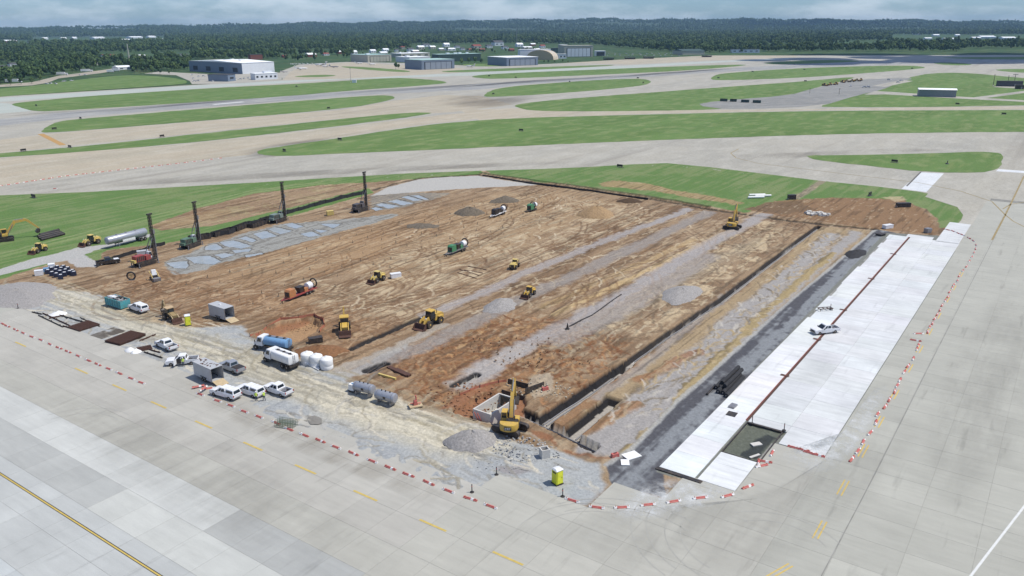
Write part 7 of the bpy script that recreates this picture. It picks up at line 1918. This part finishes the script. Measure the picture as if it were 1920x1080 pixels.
# ------------------------------------------------------------------ trees
def foliage(name, c1, c2):
    m = bpy.data.materials.new(name); m.use_nodes = True; n, l = m.node_tree.nodes, m.node_tree.links
    b = n['Principled BSDF']; b.inputs['Roughness'].default_value = .8; b.inputs['Specular IOR Level'].default_value = .2
    oi = n.new('ShaderNodeObjectInfo'); ge = n.new('ShaderNodeNewGeometry'); t = n.new('ShaderNodeTexNoise'); t.inputs['Scale'].default_value = .02; t.inputs['Detail'].default_value = 3
    l.new(ge.outputs['Position'], t.inputs['Vector'])
    ad = n.new('ShaderNodeMath'); ad.operation = 'ADD'; sc_ = n.new('ShaderNodeMath'); sc_.operation = 'MULTIPLY'; sc_.inputs[1].default_value = .45; l.new(ge.outputs['Random Per Island'], sc_.inputs[0]); l.new(oi.outputs['Random'], ad.inputs[0]); l.new(sc_.outputs[0], ad.inputs[1])
    mr = n.new('ShaderNodeMapRange'); mr.inputs['From Min'].default_value = .1; mr.inputs['From Max'].default_value = 1.5; l.new(ad.outputs[0], mr.inputs['Value'])
    mx_ = n.new('ShaderNodeMix'); mx_.data_type = 'RGBA'; mx_.inputs['A'].default_value = (*c1, 1); mx_.inputs['B'].default_value = (*c2, 1); l.new(mr.outputs[0], mx_.inputs['Factor'])
    l.new(mx_.outputs['Result'], b.inputs['Base Color']); return m
m_leaf = foliage('oak_leaves', (.034, .075, .022), (.14, .20, .06))
m_leaf2 = foliage('pine_leaves', (.032, .07, .028), (.095, .15, .05))
m_bark = mat('bark', (.10, .075, .055), .9, var=.2)
def crown_mesh(seed, h, w_, n_leaf, m, cone=False):
    g = random.Random(seed); mb = MB(); lobes = []
    for i in range(9): a = g.uniform(0, 6.28); lobes.append((Vector((math.cos(a) * w_ * g.uniform(.1, .55), math.sin(a) * w_ * g.uniform(.1, .55), h * g.uniform(.42, .85))), w_ * g.uniform(.3, .5)))
    if cone: lobes = [(Vector((g.gauss(0, .3), g.gauss(0, .3), h * f)), w_ * (1.0 - f) * .9 + .4) for f in (.3, .45, .6, .75, .9)]
    for i in range(n_leaf):
        c, r = g.choice(lobes); d = Vector((g.gauss(0, 1), g.gauss(0, 1), g.gauss(.15, .8))).normalized()
        p = c + d * r * g.uniform(.7, 1.05); s_ = g.uniform(.55, 1.05) * (h / 12)
        nn = (d + Vector((g.gauss(0, .2), g.gauss(0, .2), g.gauss(.1, .2)))).normalized(); q = nn.to_track_quat('Z', 'Y'); tw = g.uniform(0, 6.28)
        mb.add([p + q @ Vector((math.cos(tw + k * 1.257) * s_ * g.uniform(.6, 1.2), math.sin(tw + k * 1.257) * s_ * g.uniform(.6, 1.2), 0)) for k in range(5)], [(0, 1, 2, 3, 4)])
    me_ = bpy.data.meshes.new('crown'); me_.from_pydata(mb.v, [], mb.f); me_.materials.append(m); return me_
def trunk_mesh(seed, h, w_):
    g = random.Random(seed); mb = MB().tube((0, 0, -.3), (0, 0, h * .5), .3, .18, 7)
    for i in range(5): a = i * 1.257 + g.uniform(-.4, .4); mb.tube((0, 0, h * .3 + i * .4), (math.cos(a) * w_ * .45, math.sin(a) * w_ * .45, h * g.uniform(.55, .75)), .13, .04, 5)
    return mb.mesh('trunk', m_bark)
KINDS = [(crown_mesh(1, 13, 4.6, 420, m_leaf), trunk_mesh(1, 13, 4.6)), (crown_mesh(2, 11, 4.2, 400, m_leaf), trunk_mesh(2, 11, 4.2)), (crown_mesh(3, 14, 5.2, 460, m_leaf2), trunk_mesh(3, 14, 5.2)), (crown_mesh(4, 15, 3.4, 360, m_leaf2, True), trunk_mesh(4, 15, 2))]
YL = [(-300, 172), (0, 158), (50, 151), (90, 146), (130, 138), (180, 131), (235, 125), (250, 136), (330, 134), (352, 132), (357, 113), (520, 111), (540, 116), (650, 111), (665, 99), (740, 94), (770, 92), (980, 86), (1100, 84), (1180, 92), (1250, 97), (1330, 101), (1450, 98), (1600, 97), (1920, 97), (2300, 97)]
def ylow(x): return np.interp(x, [q[0] for q in YL], [q[1] for q in YL])
CLEAR = [[(770, 102), (770, 84), (990, 82), (1050, 84), (1050, 100)], [(60, 84), (60, 71), (310, 69), (310, 80)], [(-10, 88), (-10, 77), (60, 77), (60, 88)], [(185, 120), (185, 103), (290, 103), (290, 118)], [(-20, 142), (-20, 122), (45, 120), (45, 138)], [(330, 116), (330, 104), (360, 104), (360, 114)], [(525, 114), (525, 106), (620, 104), (650, 104), (650, 112)], [(1430, 92), (1430, 84), (1660, 83), (1660, 90)], [(1670, 80), (1670, 66), (1930, 66), (1930, 81)], [(430, 59), (430, 54), (720, 50), (720, 56)], [(1810, 97), (1810, 91), (1990, 91), (1990, 97)]]
def clear(x, y):
    for P in CLEAR:
        r_ = False
        for i in range(len(P)):
            (x1, y1), (x2, y2) = P[i], P[(i + 1) % len(P)]
            if (y1 > y) != (y2 > y) and x < (x2 - x1) * (y - y1) / (y2 - y1) + x1: r_ = not r_
        if r_: return True
    return False
tr_first = {}
def tree(x, y, k, label, group, s_=1.0):
    t = thing('tree', label, 'tree', ground(x, y), g.uniform(0, 6.28), group)
    link('crown', KINDS[k][0], t); link('trunk', KINDS[k][1], t); t.scale = (s_, s_, s_ * g.uniform(.85, 1.15)); return t
# front row of single trees
TX = sorted(g.uniform(-40, 1900) for _ in range(170)); tcount = {}
for x in TX:
    y = float(ylow(x)) - abs(g.gauss(0, 1.6)) - .5
    if clear(x, y): continue
    reg = 'at the left edge of the tree line' if x < 350 else ('behind the largest hangar' if x < 660 else ('behind the middle hangars' if x < 1100 else 'along the right tree line'))
    q = tcount.get(reg, 0); tcount[reg] = q + 1
    tree(x, y, g.choice((0, 0, 1, 1, 2, 2, 3)), f'leafy green tree {reg}, {nth(q)} from the left', 'trees ' + reg, g.uniform(.65, 1.2))
for i, (x, y, s_) in enumerate(sorted([(742, 131, .7), (748, 129, .6), (866, 122, .8), (878, 120, .8), (890, 120, .9), (903, 119, .8), (1020, 118, .45), (1028, 118, .4), (1040, 118, .45), (1055, 117, .4), (1065, 118, .35), (300, 140, .6), (318, 139, .5), (252, 138, .7), (270, 137, .7), (285, 138, .6), (60, 157, .7), (40, 158, .7), (20, 160, .7), (75, 152, .8)])):
    tree(x, y, g.randrange(3), f'small loose tree in front of the far buildings, {nth(i)} from the left', 'loose trees before the far buildings', s_)
TX = sorted((g.uniform(530, 1110), g.uniform(-6, 2)) for _ in range(44))
for i, (x, dy) in enumerate(TX):
    y = np.interp(x, [530, 650, 700, 760, 900, 1000, 1110], [112, 108, 102, 101, 100, 98, 100]) + dy * .7
    tree(x, float(y), g.choice((0, 1, 1, 2)), f'rounded tree among the hangars and houses, {nth(i)} from the left', 'trees among the hangars', g.uniform(.5, .85))
# the woods: instanced crowns, one object for each kind of tree
src_tree = [None] * 4
for k in range(4):
    src_tree[k] = next(o for o in bpy.data.objects if o.name.startswith('crown') and o.data == KINDS[k][0])
def woods(name, label, pts, scl, k):
    me_ = bpy.data.meshes.new(name); me_.from_pydata(pts, [], [])
    at_ = me_.attributes.new('size', 'FLOAT', 'POINT'); at_.data.foreach_set('value', np.array(scl, np.float32))
    o = link(name, me_); tag(o, label, 'woodland', kind='stuff')
    ng = bpy.data.node_groups.new(name, 'GeometryNodeTree')
    ng.interface.new_socket('Geometry', in_out='INPUT', socket_type='NodeSocketGeometry'); ng.interface.new_socket('Geometry', in_out='OUTPUT', socket_type='NodeSocketGeometry')
    n, l = ng.nodes, ng.links
    gi, go = n.new('NodeGroupInput'), n.new('NodeGroupOutput')
    oi = n.new('GeometryNodeObjectInfo'); oi.transform_space = 'ORIGINAL'; oi.inputs['Object'].default_value = src_tree[k]; oi.inputs['As Instance'].default_value = True
    ip = n.new('GeometryNodeInstanceOnPoints'); na = n.new('GeometryNodeInputNamedAttribute'); na.data_type = 'FLOAT'; na.inputs['Name'].default_value = 'size'
    rv = n.new('FunctionNodeRandomValue'); rv.data_type = 'FLOAT_VECTOR'; rv.inputs['Max'].default_value = (0.12, 0.12, 6.28)
    l.new(gi.outputs[0], ip.inputs['Points']); l.new(oi.outputs['Geometry'], ip.inputs['Instance']); l.new(na.outputs[0], ip.inputs['Scale']); l.new(rv.outputs[0], ip.inputs['Rotation']); l.new(ip.outputs[0], go.inputs[0])
    md = o.modifiers.new('trees', 'NODES'); md.node_group = ng
    return o
def hill_height(x, y):
    r_ = math.hypot(x, y); th = math.degrees(math.atan2(x, y))
    top = np.interp(th, [-40, -33, -25, -15, -5, 0, 8, 16, 25, 33, 40], [44, 46, 60, 78, 92, 104, 106, 98, 76, 50, 44])
    f = min(max((r_ - 5600) / 3000, 0), 1); f = f * f * (3 - 2 * f)
    return (top - 6) * f * (.93 + .07 * math.sin(th * 1.3) + .04 * math.sin(th * 3.7 + 1)) + f * 3 * math.sin(r_ / 310 + th)
rp = np.random.default_rng(3); NP = 80000
r0, r1, e = 880.0, 8800.0, .9
rad = (r0 ** e + rp.random(NP) * (r1 ** e - r0 ** e)) ** (1 / e); th = (rp.random(NP) - .5) * R(76)
buckets = [([], []) for _ in range(4)]
for r_, t_ in zip(rad, th):
    x, y = r_ * math.sin(t_), r_ * math.cos(t_)
    px_, py_ = to_px((x, y, 0))
    if not (-120 < px_ < 2040) or py_ > ylow(px_) - .4: continue
    if clear(px_, py_): continue
    fld = math.sin(x * .0021 + 1.3 * math.sin(y * .0017)) * math.sin(y * .0027 + x * .0006)
    if r_ > 1900 and fld > .72: continue
    k = int(rp.choice(4, p=[.36, .32, .24, .08])); b_ = buckets[k]
    b_[0].append((x, y, hill_height(x, y))); b_[1].append(float(np.clip(rp.lognormal(0, .25), .55, 1.5)) * (.95 if r_ < 1500 else min(1.5, .95 * (r_ / 1500) ** .4)))
for k in range(4):
    woods('woodland', ['broad dark green woods stretching to the horizon', 'lower round green trees of the woods to the horizon', 'tall dark trees of the woods to the horizon', 'narrow conical trees scattered through the woods'][k], buckets[k][0], buckets[k][1], k)
# wooded hills on the horizon
vv, ff = [], []; na_, nr = 140, 26
for i in range(nr):
    r_ = 5400 + i * 180
    for j in range(na_ + 1):
        t_ = R(-42 + 84 * j / na_); x, y = r_ * math.sin(t_), r_ * math.cos(t_); vv.append((x, y, hill_height(x, y) - .3))
for i in range(nr - 1):
    for j in range(na_): a_ = i * (na_ + 1) + j; ff.append((a_, a_ + 1, a_ + na_ + 2, a_ + na_ + 1))
me_ = bpy.data.meshes.new('hills'); me_.from_pydata(vv, [], ff); me_.shade_smooth()
me_.materials.append(ground_mat('wooded_hill', (.045, .075, .035), (.035, .06, .03), (.07, .10, .05), .006, 2, 0, 1.0))
tag(link('hills', me_), kind='structure')

# ------------------------------------------------------------------ fair weather clouds above the haze; their shade falls on the far runway and woods
m_cloud = mat('cloud_white', (.85, .85, .86), 1.0, var=.02, scale=.01)
def cloud(label, x, y, w_, d_, alt, seed):
    g = random.Random(seed); c = ground(x, y); k = alt / math.tan(SUN_EL)
    c += Vector((math.sin(SUN_AZ), math.cos(SUN_AZ), 0)) * k; c.z = alt
    mb = MB()
    for i in range(26):
        a, r_ = g.uniform(0, 6.28), math.sqrt(g.random()); s_ = g.uniform(.16, .34) * (1.15 - .6 * r_)
        p = Vector((math.cos(a) * r_ * w_ / 2, math.sin(a) * r_ * d_ / 2, g.uniform(0, 30))); R1, R2, H2 = s_ * w_ * .5, s_ * d_ * .75, s_ * min(w_, d_) * .5
        rings = []
        for kk in range(1, 8):
            f = math.pi * kk / 8; rr_ = math.sin(f); zz = -math.cos(f) * (H2 if kk > 3 else H2 * .35)
            rings.append([p + Vector((math.cos(t * .524) * R1 * rr_ * g.uniform(.9, 1.1), math.sin(t * .524) * R2 * rr_ * g.uniform(.9, 1.1), zz)) for t in range(12)])
        mb.loft(rings)
    o = mb.build('cloud', m_cloud, None, c); tag(o, label, 'cloud', kind='structure')
cloud('broad flat cloud above the far right runway', 1790, 110, 760, 520, 1100, 1)
cloud('long cloud above the woods in the middle', 900, 68, 1100, 600, 1500, 2)
cloud('cloud above the woods at the right', 1500, 58, 1500, 900, 1500, 4)

# ------------------------------------------------------------------ haze: the summer air over the whole scene
hm = bpy.data.materials.new('summer_haze'); hm.use_nodes = True
n, l = hm.node_tree.nodes, hm.node_tree.links
n.remove(n['Principled BSDF'])
pv_ = n.new('ShaderNodeVolumePrincipled')
pv_.inputs['Color'].default_value = (.44, .70, 1.0, 1); pv_.inputs['Density'].default_value = 5.0e-5; pv_.inputs['Anisotropy'].default_value = 0.0
l.new(pv_.outputs[0], n['Material Output'].inputs['Volume'])
hz = MB().box((0, 4800, 63), (24000, 10600, 136)).build('haze', hm, smooth=False)
tag(hz, kind='stuff')
